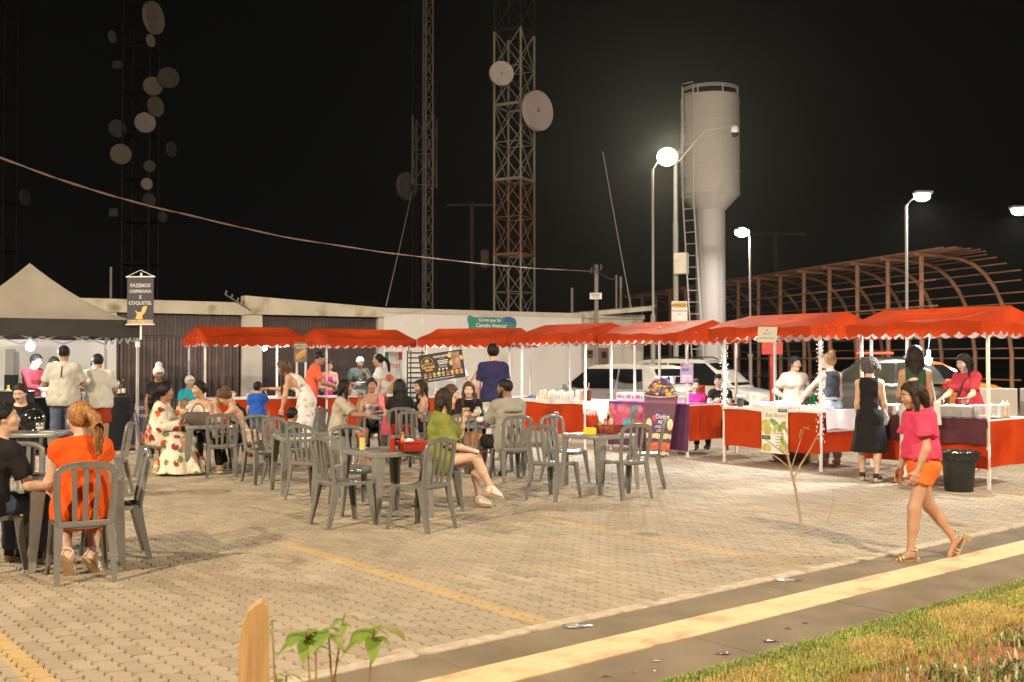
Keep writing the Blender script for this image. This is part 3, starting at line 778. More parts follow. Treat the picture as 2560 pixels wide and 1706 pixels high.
for z, e in ((1.0, .3), (1.7, .6), (2.5, .9), (3.3, .8), (4.1, .7)):
    for s in (.2, 3.77):
        if s > 3 and z > 1.8: continue
        b = MB(); b.cyl(Fd * s + Vector((0, 0, z)) - Lu * e, Fd * s + Vector((0, 0, z)) + Ld * 1.0, .03, 6); b.build('side_rail', M_PIPE, pg)
# low concrete blocks behind the right hand stall
for px, w_, py0, py1, lab in ((2487, 1.0, 966, 1000, 'low concrete block behind the rightmost stall, longer one'), (2600, .9, 972, 1004, 'low concrete block behind the rightmost stall, end one')):
    c = AT(px, 27, 900); t = thing('concrete_block', lab, 'block', (c.x, c.y, 0), R(3), 'low concrete blocks')
    b = MB(); b.rbox((0, 0, .45), (w_, .4, .9), .02); b.build('block', M_PLAS3, t)
# ================================================================== PEOPLE
class SDF:
    """distance field on a grid; primitives blended smoothly, meshed with surface nets"""
    def __init__(s, lo, hi, h):
        s.h = h; s.lo = np.array(lo, float); s.n = np.ceil((np.array(hi, float) - s.lo) / h).astype(int) + 1
        s.ax = [s.lo[i] + h * np.arange(s.n[i]) for i in range(3)]
        s.v = np.full(s.n, .3, np.float32)
    def _sl(s, lo, hi):
        a = np.clip(np.floor((np.array(lo) - s.lo) / s.h).astype(int), 0, s.n); b = np.clip(np.ceil((np.array(hi) - s.lo) / s.h).astype(int) + 1, 0, s.n)
        if (b <= a).any(): return None
        sl = tuple(slice(a[i], b[i]) for i in range(3))
        g = [s.ax[0][sl[0]][:, None, None], s.ax[1][sl[1]][None, :, None], s.ax[2][sl[2]][None, None, :]]
        return sl, g
    def smin(s, sl, d, k):
        a = s.v[sl]; h = np.maximum(k - np.abs(a - d), 0) / max(k, 1e-6)
        s.v[sl] = np.minimum(a, d) - h * h * (k * .25)
    def cone(s, a, b, ra, rb, k=.03, cuts=None, infl=0.0, noise=None):
        a = np.array(a, float); b = np.array(b, float); ra += infl; rb += infl; m = max(ra, rb) + k + 2 * s.h
        q = s._sl(np.minimum(a, b) - m, np.maximum(a, b) + m)
        if q is None: return
        sl, (X, Y, Z) = q; d = b - a; L2 = max(d @ d, 1e-9)
        t = np.clip(((X - a[0]) * d[0] + (Y - a[1]) * d[1] + (Z - a[2]) * d[2]) / L2, 0, 1)
        dd = np.sqrt((X - a[0] - t * d[0]) ** 2 + (Y - a[1] - t * d[1]) ** 2 + (Z - a[2] - t * d[2]) ** 2) - (ra + t * (rb - ra))
        if cuts: 
            for p, n in cuts: dd = np.maximum(dd, (X - p[0]) * n[0] + (Y - p[1]) * n[1] + (Z - p[2]) * n[2])
        s.smin(sl, dd, k)
    def ec(s, a, b, fa, sa, fb, sb, side, k=.03, cuts=None, infl=0.0, wave=None):
        """elliptic cone a->b; f* half depth, s* half width along side"""
        a = np.array(a, float); b = np.array(b, float); side = np.array(side, float)
        ax = b - a; L = np.linalg.norm(ax); ax = ax / max(L, 1e-6); side = side - ax * (side @ ax); side /= np.linalg.norm(side); fr = np.cross(side, ax)
        fa += infl; fb += infl; sa += infl; sb += infl
        m = max(fa, sa, fb, sb) + k + 2 * s.h
        q = s._sl(np.minimum(a, b) - m, np.maximum(a, b) + m)
        if q is None: return
        sl, (X, Y, Z) = q; x, y, z = X - a[0], Y - a[1], Z - a[2]
        tt = x * ax[0] + y * ax[1] + z * ax[2]; t = np.clip(tt / max(L, 1e-6), 0, 1)
        S_ = sa + t * (sb - sa); F_ = fa + t * (fb - fa)
        u = (x * side[0] + y * side[1] + z * side[2]); v = (x * fr[0] + y * fr[1] + z * fr[2])
        if wave:
            an = np.arctan2(v / F_, u / S_); g = 1 + wave[0] * t * np.sin(an * wave[1] + wave[2]) + wave[0] * .5 * t * np.sin(an * (wave[1] * 1.7) + 2)
        else: g = 1
        mn = np.minimum(S_, F_); w_ = (tt - t * L) / mn
        dd = (np.sqrt((u / (S_ * g)) ** 2 + (v / (F_ * g)) ** 2 + w_ ** 2) - 1) * mn
        if cuts:
            for p, n in cuts: dd = np.maximum(dd, (X - p[0]) * n[0] + (Y - p[1]) * n[1] + (Z - p[2]) * n[2])
        s.smin(sl, dd, k)
    def ell(s, c, r, k=.03, sub=False, cuts=None):
        c = np.array(c, float); r = np.array(r if hasattr(r, '__len__') else (r, r, r), float); m = r + k + 2 * s.h
        q = s._sl(c - m, c + m)
        if q is None: return
        sl, (X, Y, Z) = q
        dd = (np.sqrt(((X - c[0]) / r[0]) ** 2 + ((Y - c[1]) / r[1]) ** 2 + ((Z - c[2]) / r[2]) ** 2) - 1) * r.min()
        if cuts:
            for p, n in cuts: dd = np.maximum(dd, (X - p[0]) * n[0] + (Y - p[1]) * n[1] + (Z - p[2]) * n[2])
        if sub: s.v[sl] = np.maximum(s.v[sl], -dd)
        else: s.smin(sl, dd, k)
    def clip(s, p, n):
        X, Y, Z = s.ax[0][:, None, None], s.ax[1][None, :, None], s.ax[2][None, None, :]
        s.v = np.maximum(s.v, ((X - p[0]) * n[0] + (Y - p[1]) * n[1] + (Z - p[2]) * n[2]).astype(np.float32))
    def wobble(s, amp, freq, ph=0):
        X, Y, Z = s.ax[0][:, None, None], s.ax[1][None, :, None], s.ax[2][None, None, :]
        s.v = s.v + (amp * (np.sin(X * freq + ph + 1.3 * np.sin(Z * freq * .6)) * np.sin(Y * freq * 1.1 + ph * 2 + np.sin(X * freq * .7)) * np.sin(Z * freq * .9 + ph) )).astype(np.float32)
    def nets(s, smooth=1):
        v = s.v; neg = v < 0
        c = [neg[i:v.shape[0] - 1 + i, j:v.shape[1] - 1 + j, k:v.shape[2] - 1 + k] for i in (0, 1) for j in (0, 1) for k in (0, 1)]
        cnt = sum(q.astype(np.int8) for q in c); act = (cnt > 0) & (cnt < 8)
        I = np.argwhere(act)
        if len(I) == 0: return np.zeros((0, 3)), np.zeros((0, 4), int)
        idx = -np.ones(act.shape, np.int64); idx[act] = np.arange(len(I))
        acc = np.zeros((len(I), 3)); num = np.zeros(len(I))
        cor = [(i, j, k) for i in (0, 1) for j in (0, 1) for k in (0, 1)]
        for a in range(8):
            for b in range(a + 1, 8):
                if sum(abs(cor[a][q] - cor[b][q]) for q in range(3)) != 1: continue
                va = v[I[:, 0] + cor[a][0], I[:, 1] + cor[a][1], I[:, 2] + cor[a][2]]; vb = v[I[:, 0] + cor[b][0], I[:, 1] + cor[b][1], I[:, 2] + cor[b][2]]
                x = (va < 0) != (vb < 0)
                t = np.where(x, va / np.where(x, va - vb, 1), 0)
                p = np.array(cor[a])[None] + t[:, None] * (np.array(cor[b]) - np.array(cor[a]))[None]
                acc += p * x[:, None]; num += x
        V = s.lo + s.h * (I + acc / num[:, None])
        Q = []
        for ax in range(3):
            o = [i for i in range(3) if i != ax]
            n0 = [slice(1, -1)] * 3; n0[ax] = slice(0, -1); n1 = list(n0); n1[ax] = slice(1, None)
            A = neg[tuple(n0)]; B = neg[tuple(n1)]
            E = np.argwhere(A != B)
            if len(E) == 0: continue
            fl = A[E[:, 0], E[:, 1], E[:, 2]]
            P = E.copy(); P[:, o[0]] += 1; P[:, o[1]] += 1
            def cell(d0, d1):
                q = P.copy(); q[:, o[0]] += d0; q[:, o[1]] += d1; return idx[q[:, 0], q[:, 1], q[:, 2]]
            f = np.stack([cell(-1, -1), cell(0, -1), cell(0, 0), cell(-1, 0)], 1)
            if ax == 1: fl = ~fl
            f[~fl] = f[~fl][:, ::-1]; Q.append(f)
        F = np.vstack(Q); F = F[(F >= 0).all(1)]
        for it in range(smooth):
            sm = np.zeros_like(V); ct = np.zeros(len(V))
            for i in range(4):
                j = (i + 1) % 4
                np.add.at(sm, F[:, i], V[F[:, j]]); np.add.at(ct, F[:, i], 1)
                np.add.at(sm, F[:, j], V[F[:, i]]); np.add.at(ct, F[:, j], 1)
            V = V * .5 + .5 * sm / np.maximum(ct, 1)[:, None]
        return V, F
def vf_mesh(name, V, F, mats, mi=None):
    me = bpy.data.meshes.new(name); V = np.asarray(V, np.float32)
    me.vertices.add(len(V)); me.vertices.foreach_set('co', V.ravel())
    nl = [len(f) for f in F]; lp = np.concatenate([np.asarray(f) for f in F]) if not isinstance(F, np.ndarray) else F.ravel()
    if isinstance(F, np.ndarray): st = np.arange(len(F)) * F.shape[1]
    else: st = np.concatenate([[0], np.cumsum(nl)[:-1]])
    me.loops.add(len(lp)); me.loops.foreach_set('vertex_index', lp.astype(np.int32))
    me.polygons.add(len(st)); me.polygons.foreach_set('loop_start', st.astype(np.int32))
    me.update(calc_edges=True)
    for m in (mats if isinstance(mats, (list, tuple)) else [mats]): me.materials.append(m)
    if mi is not None: me.polygons.foreach_set('material_index', np.asarray(mi, np.int32))
    me.polygons.foreach_set('use_smooth', np.ones(len(st), bool))
    return me

# ---- templates: heads, hands, shoes, face parts (head frame: +x face, +z up, origin mid head)
def make_head(female, child=False):
    s = SDF((-.13, -.11, -.17), (.15, .11, .15), .0075)
    s.ell((-.012, 0, .032), (.098, .076, .088), .02); s.ell((-.035, 0, .02), (.072, .07, .08), .03)
    s.ell((.028, 0, -.045), (.064, .052 if female else .057, .072), .04)
    s.ell((.062, 0, -.092), (.026, .026 if female else .032, .02), .03)
    for y in (-1, 1):
        s.ell((.06, .040 * y, -.02), (.03, .026, .028), .03); s.ell((-.002, .077 * y, -.006), (.017, .010, .030), .008)
        s.ell((.088, .032 * y, .014), (.016, .017, .013), .0, sub=True)
        s.cone((.070, .016 * y, .032), (.066, .046 * y, .030), .016, .012, .012)
        s.ell((.074, .032 * y, .013), (.018, .018, .014), .006)
    s.cone((.082, 0, .02), (.103, 0, -.018), .008, .012, .014); s.ell((.094, 0, -.022), (.014, .017, .009), .010)
    s.ell((.083, 0, -.052), (.013, .024, .007), .008); s.ell((.081, 0, -.064), (.012, .020, .007), .008)
    s.cone((-.02, 0, -.06), (-.035, 0, -.16), .056, .056, .03)
    s.clip((0, 0, -.150), (0, 0, -1))
    return s.nets(1)
HEADS = {'f': make_head(True), 'm': make_head(False)}
def make_hand(curl):
    """hand frame: wrist at origin, +x to the fingertips, palm faces -z, thumb towards +y; length about .18"""
    s = SDF((-.03, -.075, -.10), (.21, .09, .05), .0062)
    s.ec((-.015, 0, 0), (.035, 0, 0), .018, .026, .017, .036, (0, 1, 0), .015); s.ec((.03, 0, 0), (.082, -.002, -.002), .016, .036, .012, .038, (0, 1, 0), .015)
    for i, (y, L) in enumerate(((.030, .074), (.010, .084), (-.011, .077), (-.031, .060))):
        p = np.array((.080, y, -.002)); a = R(curl * (.55 + .12 * i)); d = 0; sp = (y) * .9
        for j, f in enumerate((.45, .31, .24)):
            d += a; q = p + L * f * np.array((math.cos(d), sp * (1 - j * .3), -math.sin(d))); s.cone(p, q, .0092 - j * .0008, .0085 - j * .0009, .006); p = q
    p = np.array((.018, .026, -.006)); d1 = np.array((.72, .62, -.30 - curl * .006)); d1 /= np.linalg.norm(d1)
    q = p + .042 * d1; s.cone(p, q, .0135, .0115, .012); d2 = np.array((.92, .30 - curl * .004, -.35 - curl * .004)); d2 /= np.linalg.norm(d2); s.cone(q, q + .030 * d2, .0112, .009, .006); s.cone(q + .03 * d2, q + .050 * d2, .0095, .008, .005)
    return s.nets(1)
HANDS = {'relax': make_hand(30), 'flat': make_hand(8), 'grip': make_hand(62)}
def make_shoe(kind):
    s = SDF((-.10, -.07, -.09), (.21, .07, .06), .0075)
    if kind == 'sneaker':
        s.ec((-.03, 0, -.03), (.13, 0, -.05), .03, .036, .022, .042, (0, 1, 0), .03); s.cone((-.025, 0, .02), (-.02, 0, -.03), .040, .036, .02); s.cone((.02, 0, -.0), (.10, 0, -.035), .036, .026, .03); s.clip((0, 0, .035), (-.25, 0, 1)); s.clip((0, 0, -.07), (0, 0, -1))
    V, F = s.nets(1); return V, F
SHOES = {'sneaker': make_shoe('sneaker')}
def shoe_mesh(kind, m1, m2):
    key = ('shoe', kind, m1.name, m2.name)
    if key in FONT_CACHE: return FONT_CACHE[key]
    if kind == 'sneaker':
        V, F = SHOES['sneaker']; b = MB(); b.v = [tuple(q) for q in V]; b.f = [tuple(q) for q in F]; b.m = [0] * len(F)
    else: b = MB()
    b.mi = 1
    n = 14; ol = []
    for k in range(n):
        t = 2 * math.pi * k / n; x = .045 + .128 * math.cos(t); y = (.036 + .012 * math.cos(t)) * math.sin(t); ol.append((x, y))
    hz = .022 if kind != 'heel' else .014
    b.prism(ol, -.072 - (hz if kind != 'sneaker' else .012), -.070, 'z')
    if kind in ('sandal', 'heel'):
        b.mi = 0
        arc = lambda x, w, h: [(x, w * math.cos(math.pi * k / 8), -.072 + h * math.sin(math.pi * k / 8)) for k in range(9)]
        b.tube(arc(.115, .046, .052), .009, 5); b.tube(arc(.085, .044, .062), .008, 5)
        b.tube([(-.02 + .052 * math.cos(t), .042 * math.sin(t), .012) for t in [2 * math.pi * k / 12 for k in range(12)]], .006, 5, closed=True)
        for y in (-1, 1): b.cyl((-.03, .04 * y, .012), (-.04, .036 * y, -.07), .006, 5)
        if kind == 'heel': b.box((-.055, 0, -.112), (.045, .05, .05))
    me = b.mesh('shoe', [m1, m2], True, 50); FONT_CACHE[key] = me; return me

M_EYE = mat('eye dark', (.012, .008, .006), .15, .05); M_EYEW = mat('eye white', (.62, .58, .54), .3, .05)
M_SKIN = {}
def skin(k):
    tones = {'fair': (.58, .37, .26), 'tan': (.47, .27, .175), 'brown': (.34, .185, .115), 'dark': (.22, .115, .07), 'light': (.62, .42, .32)}
    if k not in M_SKIN: M_SKIN[k] = mat('skin ' + k, tones[k], .48, .06, 9, spec=.4)
    return M_SKIN[k]
M_LIP = mat('lip', (.33, .10, .085), .4, .05); M_LIP2 = mat('dark lip', (.19, .07, .06), .4, .05)
def eye_me():
    b = MB(); b.mi = 1; b.ball((0, 0, 0), (.005, .0130, .0050), 10, 6); b.mi = 0; b.ball((.0025, 0, .0005), (.0042, .0066, .0054), 8, 6); return b.mesh('eye', [M_EYE, M_EYEW], True)
EYE = eye_me()
def brow_me(m):
    b = MB(); b.tube([(0, -.022, -.003), (.004, -.008, .004), (.002, .010, .003), (-.008, .024, -.004)], [.0028, .0045, .004, .002], 5); return b.mesh('eyebrow', m, True)
def mouth_me(m):
    b = MB(); b.tube([(-.009, -.026, -.001), (.0, -.012, .003), (.002, 0, .001), (.0, .012, .003), (-.009, .026, -.001)], [.002, .0055, .005, .0055, .002], 6); b.tube([(-.008, -.022, -.005), (0, 0, -.011), (-.008, .022, -.005)], [.002, .006, .002], 6); return b.mesh('mouth', m, True)
BROWS = {}; MOUTHS = {}

def hairmat(name, c):
    m = mat(name, c, .5, .35, 40, spec=.22); t = m.node_tree; n, l = t.nodes, t.links; b = n['Principled BSDF']
    tc = n.new('ShaderNodeTexCoord'); mp = n.new('ShaderNodeMapping'); mp.inputs['Scale'].default_value = (95, 95, 7); l.new(tc.outputs['Object'], mp.inputs[0])
    nz = n.new('ShaderNodeTexNoise'); nz.inputs['Scale'].default_value = 1; nz.inputs['Detail'].default_value = 4; l.new(mp.outputs[0], nz.inputs['Vector'])
    r = n.new('ShaderNodeValToRGB'); e = r.color_ramp.elements; e[0].position = .35; e[1].position = .68; e[0].color = (*[q * .45 for q in c], 1); e[1].color = (*[min(1, q * 1.7) for q in c], 1)
    l.new(nz.outputs['Fac'], r.inputs[0]); l.new(r.outputs[0], b.inputs['Base Color'])
    bp = n.new('ShaderNodeBump'); bp.inputs['Strength'].default_value = .8; bp.inputs['Distance'].default_value = .012; l.new(nz.outputs['Fac'], bp.inputs['Height']); l.new(bp.outputs[0], b.inputs['Normal']); return m
HAIRM = {'black': hairmat('black hair', (.012, .009, .008)), 'dark': hairmat('dark brown hair', (.030, .018, .012)), 'brown': hairmat('brown hair', (.085, .045, .022)),
         'ginger': hairmat('golden brown hair', (.30, .145, .05)), 'blond': hairmat('blond hair', (.36, .22, .10)), 'grey': hairmat('grey streaked hair', (.10, .09, .085))}
M_NET = mat('white hair net', (.62, .62, .60), .6, .15, 40, bump=.5, bscale=80)
M_CAPB = mat('black cloth cap', (.012, .012, .013), .8, .2, 30)

def nrm(v): v = np.array(v, float); return v / np.linalg.norm(v)

def hair_mesh(style, m, hs, Rh, opts, h=.0085):
    """hair in head frame scaled by hs; Rh: head rotation so that loose hair falls down"""
    dn = Rh.T @ np.array((0, 0, -1.0)); L = opts.get('L', .35)
    ext = .16 + (L if style in ('long', 'wavy') else (opts.get('pl', .3) if style == 'pony' else .14))
    if style in ('long', 'pony', 'wavy'): h = .0115
    s = SDF((-ext if abs(dn[0]) > .3 or style == 'bun' else -.26, -.24, -ext if style in ('long', 'pony', 'wavy') else -.22), (.16 if dn[0] < .3 else ext, .24, .25), h)
    t = {'buzz': .004, 'short': .014, 'curly': .045, 'cap': .012, 'net': .016}.get(style, .017)
    r = np.array((.098, .078, .088)) + t
    s.ell((-.012, 0, .033), r, .02); s.ell((-.035, 0, .018), np.array((.074, .072, .082)) + t, .03)
    if style == 'curly':
        for k in range(26):
            a = k * 2.4; zz = .12 - .21 * ((k * .37) % 1.0); rr = .10 * math.sqrt(max(0, 1 - (zz / .17) ** 2)) + .02
            s.ell((-.03 + rr * math.cos(a) * .9, rr * math.sin(a), zz), .038, .015)
        s.wobble(.014, 110); s.wobble(.008, 230, 1)
    # keep off the face
    c = opts.get('c', .016 + (.012 if style in ('cap', 'net') else 0)); n = nrm((.8, 0, -.6))
    X, Y, Z = s.ax[0][:, None, None], s.ax[1][None, :, None], s.ax[2][None, None, :]
    face = (.8 * X - .6 * Z - c) + 0 * Y
    nape = -(Z + opts.get('nape', .085 if style not in ('cap', 'net') else .06)) - .0 * X + 0 * Y
    ear = np.minimum(X * 1.0 - .028 + 0 * Z, -(Z - .005)) + 0 * Y
    s.v = np.maximum(s.v, face).astype(np.float32); s.v = np.maximum(s.v, nape).astype(np.float32)
    if style in ('short', 'buzz'): s.v = np.maximum(s.v, np.minimum(X + .03, -(Z + .0)) + 0 * Y).astype(np.float32)
    if style in ('long', 'wavy'):
        side = np.array((0, 1.0, 0)); wv = .02 if style == 'wavy' else .0
        bk = np.array((-.07, 0, .03)); p1 = np.array((-.085, 0, -.05)); fall = dn * (L - .05) + np.array((opts.get('back', -.03), 0, 0))
        s.ec(bk, p1, .045, .082, .045, .088, side, .03)
        s.ec(p1, p1 + fall, .044, .088, .026, .075 + wv, side, .03, wave=(.10, 7, 1))
        if opts.get('front', True):
            for y in (-1, 1):
                a = np.array((.03, .072 * y, .06)); b2 = np.array((.012, .088 * y, -.06)); cc = b2 + dn * (L * opts.get('fl', .7)) + np.array((0, .012 * y, 0))
                s.cone(a, b2, .020, .028, .02); s.cone(b2, cc, .030, .018, .02)
        s.wobble(.007, 95); 
        if style == 'wavy': s.wobble(.012, 60, 2)
    if style == 'bun':
        c0 = np.array(opts.get('at', (-.115, 0, .06))); s.ell(c0, opts.get('br', .045), .02); s.wobble(.004, 120)
    if style == 'pony':
        c0 = np.array(opts.get('at', (-.115, 0, .05))); s.cone((-.08, 0, c0[2] * .8), c0, .03, .024, .02)
        p = c0; bkd = np.array((-1.0, opts.get('py', 0), 0)); pl = opts.get('pl', .3); wd = opts.get('pw', .035)
        for j in range(4):
            d = nrm(bkd * (.8 - j * .28 if j < 3 else 0) + dn * (.6 + j * .5)); q = p + d * pl / 4; s.ec(p, q, wd * (.75 if j == 0 else .8), wd * (.85 if j == 0 else 1.15), wd * (.8 - .14 * j), wd * (1.2 - .2 * j), (0, 1, 0), .015); p = q
        s.wobble(.005, 110)
    V, F = s.nets(1)
    if style in ('long', 'wavy', 'pony', 'bun', 'short') and not opts.get('c'):
        b = MB(); rg = random.Random(int(L * 1000) + len(V)); cx = np.array((-.012, 0, .033)); tgt = np.array(opts.get('at', (-.115, 0, .05)))
        for q in range(60):
            a = rg.uniform(-2.15, 2.15); pts = []
            for k in range(6):
                e = R(78 - k * (19 if abs(a) < 1.4 else 14)); jit = 1.0 + rg.uniform(-.006, .022)
                pts.append(cx + r * jit * np.array((-math.cos(e) * math.cos(a), math.cos(e) * math.sin(a), math.sin(e))))
            if style in ('long', 'wavy'):
                p = pts[-1]; o_ = np.array((p[0] + .02, p[1], 0)); o_ /= max(.02, np.linalg.norm(o_)); ln = (L - .05) * rg.uniform(.75, 1.08) * (1 if abs(a) < 1.3 else opts.get('fl', .7)); ph = rg.uniform(0, 6)
                for k in range(1, 6): pts.append(p + dn * ln * k / 5 + o_ * (.004 + (.018 if style == 'wavy' else .006) * math.sin(ph + k * 1.5)) + np.array((opts.get('back', -.03) * k / 5, 0, 0)))
                if abs(a) > 1.3: pts = pts[2:]
            elif style in ('pony', 'bun'): pts = [p + (tgt - p) * max(0, (k - 1) / 4.6) ** 1.6 * .9 + (p - cx) * .02 for k, p in enumerate(pts)]
            else: pts = pts[:4] + [pts[4] * 1.03]
            if max(.8 * p[0] - .6 * p[2] for p in pts) > c + .012: continue
            b.tube([Vector(p) for p in pts], [.0042] * (len(pts) - 1) + [.0012], 4)
        n0 = len(V); V = np.vstack([V, np.array(b.v)]) if b.v else V; F = [tuple(f) for f in F] + [tuple(i + n0 for i in f) for f in b.f]
    return vf_mesh('hair', V * hs, F, m)

PEOPLE = []
def person(label, loc, heading, H=1.68, sex='f', tone='tan', sit=None, lean=0, slean=0, twist=0, fat=1.0, head=(0, 0, 0), arms=None, legs=None,
           hands=('relax', 'relax'), top=None, bottom=None, shoes=None, hair=None, headwear=None, face=True, beard=None, h=None, pelvis=None, group=None, feet=None):
    """heading: direction faced, degrees from +x. arms/legs: ((upper dir, lower dir), (..)) left then right, in the body's own
    frame (+x forward, +y left, +z up). sit: pelvis height when sitting."""
    loc = Vector(loc); root = thing('person', label, 'person', loc, R(heading), group)
    s = H / 1.70; hs = (s if H > 1.5 else s ** .45 * .985) * .98
    h = h or (.0125 if loc.y < 12.5 else .0165)
    if sit is None:
        legs = legs or (((.0, .04, -1), (-.03, 0, -1)), ((0, -.04, -1), (-.03, 0, -1)))
    else:
        legs = legs or (((1, .16, -.05), (.02, .0, -1)), ((1, -.16, -.05), (.02, .0, -1)))
    arms = arms or (((0, .14, -1), (.18, .02, -1)), ((0, -.14, -1), (.18, -.02, -1)))
    hipw = (.092 if sex == 'f' else .088) * s * (fat ** .5)
    tl = .425 * s; sl_ = .425 * s
    feetp = []
    rel = []
    for i, (a, b) in enumerate(legs):
        sg = 1 if i == 0 else -1; hp = np.array((0, hipw * sg, -.02 * s)); kn = hp + nrm(a) * tl; an = kn + nrm(b) * sl_; rel.append((hp, kn, an))
    if sit is None: pz = .085 * s - min(r_[2][2] for r_ in rel)
    else: pz = sit
    Pv = np.array((0, 0, pz)) + (np.array(pelvis) if pelvis is not None else 0)
    cu = lambda f: nrm((math.sin(R(lean * f)), math.sin(R(slean * f)), math.cos(R(lean * f))))
    waist = Pv + cu(.45) * .15 * s; chest = waist + cu(.95) * .20 * s; neck = chest + cu(1.08) * .155 * s
    up = cu(1.0); tw = R(twist); sd = np.array((-math.sin(tw), math.cos(tw), 0)); sd = nrm(sd - up * (sd @ up)); fw = np.cross(sd, up)
    hx = nrm(up * .75 + np.array((0, 0, 1)) * .5 + fw * .12); headb = neck + hx * .095 * s
    # head rotation: yaw, pitch (down +), roll, in body frame
    yaw, pit, rol = [R(q) for q in head]
    Rh = np.array((Matrix.Rotation(yaw, 3, 'Z') @ Matrix.Rotation(pit, 3, 'Y') @ Matrix.Rotation(rol, 3, 'X')))
    hc = headb + Rh @ np.array((.030, 0, .075)) * hs
    sw = (.148 if sex == 'f' else .170) * s * (fat ** .4); sdrop = .060 * s
    shl = [neck - up * sdrop + sd * sw, neck - up * sdrop - sd * sw]
    ual, fal = .285 * s, .245 * s; AR = []
    for i in range(2):
        a, b = arms[i]; e = shl[i] + nrm(a) * ual; w_ = e + nrm(b) * fal; AR.append((shl[i], e, w_))
    LG = [(Pv + r_[0], Pv + r_[1], Pv + r_[2]) for r_ in rel]
    f5 = fat ** .5
    pts = np.vstack([Pv[None], waist[None], chest[None], neck[None], hc[None]] + [np.array(q) for q in AR] + [np.array(q) for q in LG])
    lo, hi = pts.min(0) - .24, pts.max(0) + .24
    F_ = lambda: SDF(lo, hi, h)
    y_ = np.array((0, 1.0, 0)); fm = sex == 'f'
    def torso(S, infl=0.0, part='all', k=.05, cuts=None, loose=0.0):
        a = dict(k=k, cuts=cuts, infl=infl)
        if part in ('all', 'low'):
            S.ec(Pv - np.array((0, 0, .05 * s)), Pv + (waist - Pv) * .35, .105 * s * fat, (.155 if fm else .148) * s * fat, (.10 + loose) * s * fat, (.148 + loose if fm else .145 + loose) * s * fat, y_, **a)
            for q in (-1, 1): S.ell(Pv + np.array((-.055 * s, .072 * q * s, -.035 * s)), (np.array((.085, .085, .085)) * s * f5 + infl), k, cuts=cuts)
        if part in ('all', 'up'):
            if part == 'up': S.ec(Pv - up * .04 * s, waist, (.110 + loose) * s * fat, (.155 + loose) * s * fat, (.096 + loose * .5) * s * fat, (.130 + loose * .5) * s * fat, y_, **a)
            S.ec(waist, chest, .094 * s * fat, (.122 if fm else .135) * s * fat, .102 * s * f5, (.138 if fm else .158) * s * f5, sd, **a)
            S.ec(chest, neck - up * .05 * s, .100 * s * f5, (.138 if fm else .16) * s * f5, .066 * s, .105 * s, sd, **a)
            S.cone(shl[0] - sd * .03 * s, shl[1] + sd * .03 * s, .052 * s * f5, .052 * s * f5, k=k, cuts=cuts, infl=infl)
            S.cone(neck - up * .02 * s, shl[0], .05 * s, .045 * s, k=k, cuts=cuts, infl=infl); S.cone(neck - up * .02 * s, shl[1], .05 * s, .045 * s, k=k, cuts=cuts, infl=infl)
            if fm and H > 1.45:
                for q in (-1, 1): S.ell(chest + fw * .075 * s * f5 + sd * .068 * q * s - up * .02 * s, np.array((.058, .062, .062)) * s * f5 + infl, .04, cuts=cuts)
    def arm(S, i, infl=0.0, t0=0.0, t1=2.0, k=.03, loose=0.0):
        a, e, w_ = AR[i]; ra, re, rw = .047 * s * f5, .038 * s * f5, .026 * s
        if t1 < 1:
            p = a + (e - a) * t1; S.cone(a, e, ra, re + loose, k=k, cuts=[(p, nrm(e - a))], infl=infl)
        else:
            S.cone(a, e, ra, re, k=k, infl=infl)
            if t1 >= 1.95: S.cone(e, w_, re, rw + loose, k=k, infl=infl); S.cone(e + (w_ - e) * .12, e + (w_ - e) * .45, re * 1.06, re * .92, k=k, infl=infl)
            elif t1 > 1: p = e + (w_ - e) * (t1 - 1); S.cone(e, w_, re, rw + loose, k=k, cuts=[(p, nrm(w_ - e))], infl=infl)
    def leg(S, i, infl=0.0, t1=2.0, k=.04, loose=0.0, lc=0.0):
        a, e, w_ = LG[i]; rt = (.088 if fm else .084) * s * f5
        if t1 < 1:
            p = a + (e - a) * t1; S.cone(a, e, rt, .056 * s * f5 + loose, k=k, cuts=[(p, nrm(e - a))], infl=infl)
        else:
            S.cone(a, e, rt, .056 * s * f5 + loose * .5, k=k, infl=infl)
            if t1 >= 1.95 and not loose: S.cone(e, w_, .053 * s * f5, .036 * s, k=k, infl=infl); S.cone(e + (w_ - e) * .15 - fwk(i) * .014 * s, e + (w_ - e) * .45 - fwk(i) * .012 * s, .050 * s * f5, .046 * s * f5, k=k, infl=infl)
            elif t1 > 1: p = e + (w_ - e) * (t1 - 1); S.cone(e, e + (w_ - e) * 1.15, .054 * s * f5 + loose * .5, .040 * s + loose + lc, k=k, cuts=[(p, nrm(w_ - e))], infl=infl)
    def fwk(i):
        a, e, w_ = LG[i]; d = nrm(w_ - e); x = np.array((1.0, 0, 0)); x = x - d * (x @ d); return x / max(np.linalg.norm(x), 1e-6)
    # ---- body (one continuous mesh: trunk, limbs, then head and hands let into it)
    S0 = F_(); torso(S0)
    for i in range(2):
        arm(S0, i); leg(S0, i)
        a, e, w_ = LG[i]; fd = np.array(feet[i]) if feet else nrm(np.array((1, (.18 if i == 0 else -.18), 0)))
        fd = nrm(fd); S0.cone(w_ + np.array((0, 0, -.02)) * s - fd * .025 * s, w_ + fd * .13 * s + np.array((0, 0, -.055 + (fd[2] * .0))) * s, .034 * s, .024 * s, k=.03); S0.cone(w_, w_ - fd * .035 * s + np.array((0, 0, -.045)) * s, .036 * s, .03 * s, k=.02)
    nb = neck - up * .02 * s; S0.cone(nb, hc + Rh @ np.array((-.028, 0, -.10)) * hs, .056 * s, .052 * s, k=.03)
    V, F = S0.nets(1); Vs = [V]; Fs = [F]; n = len(V)
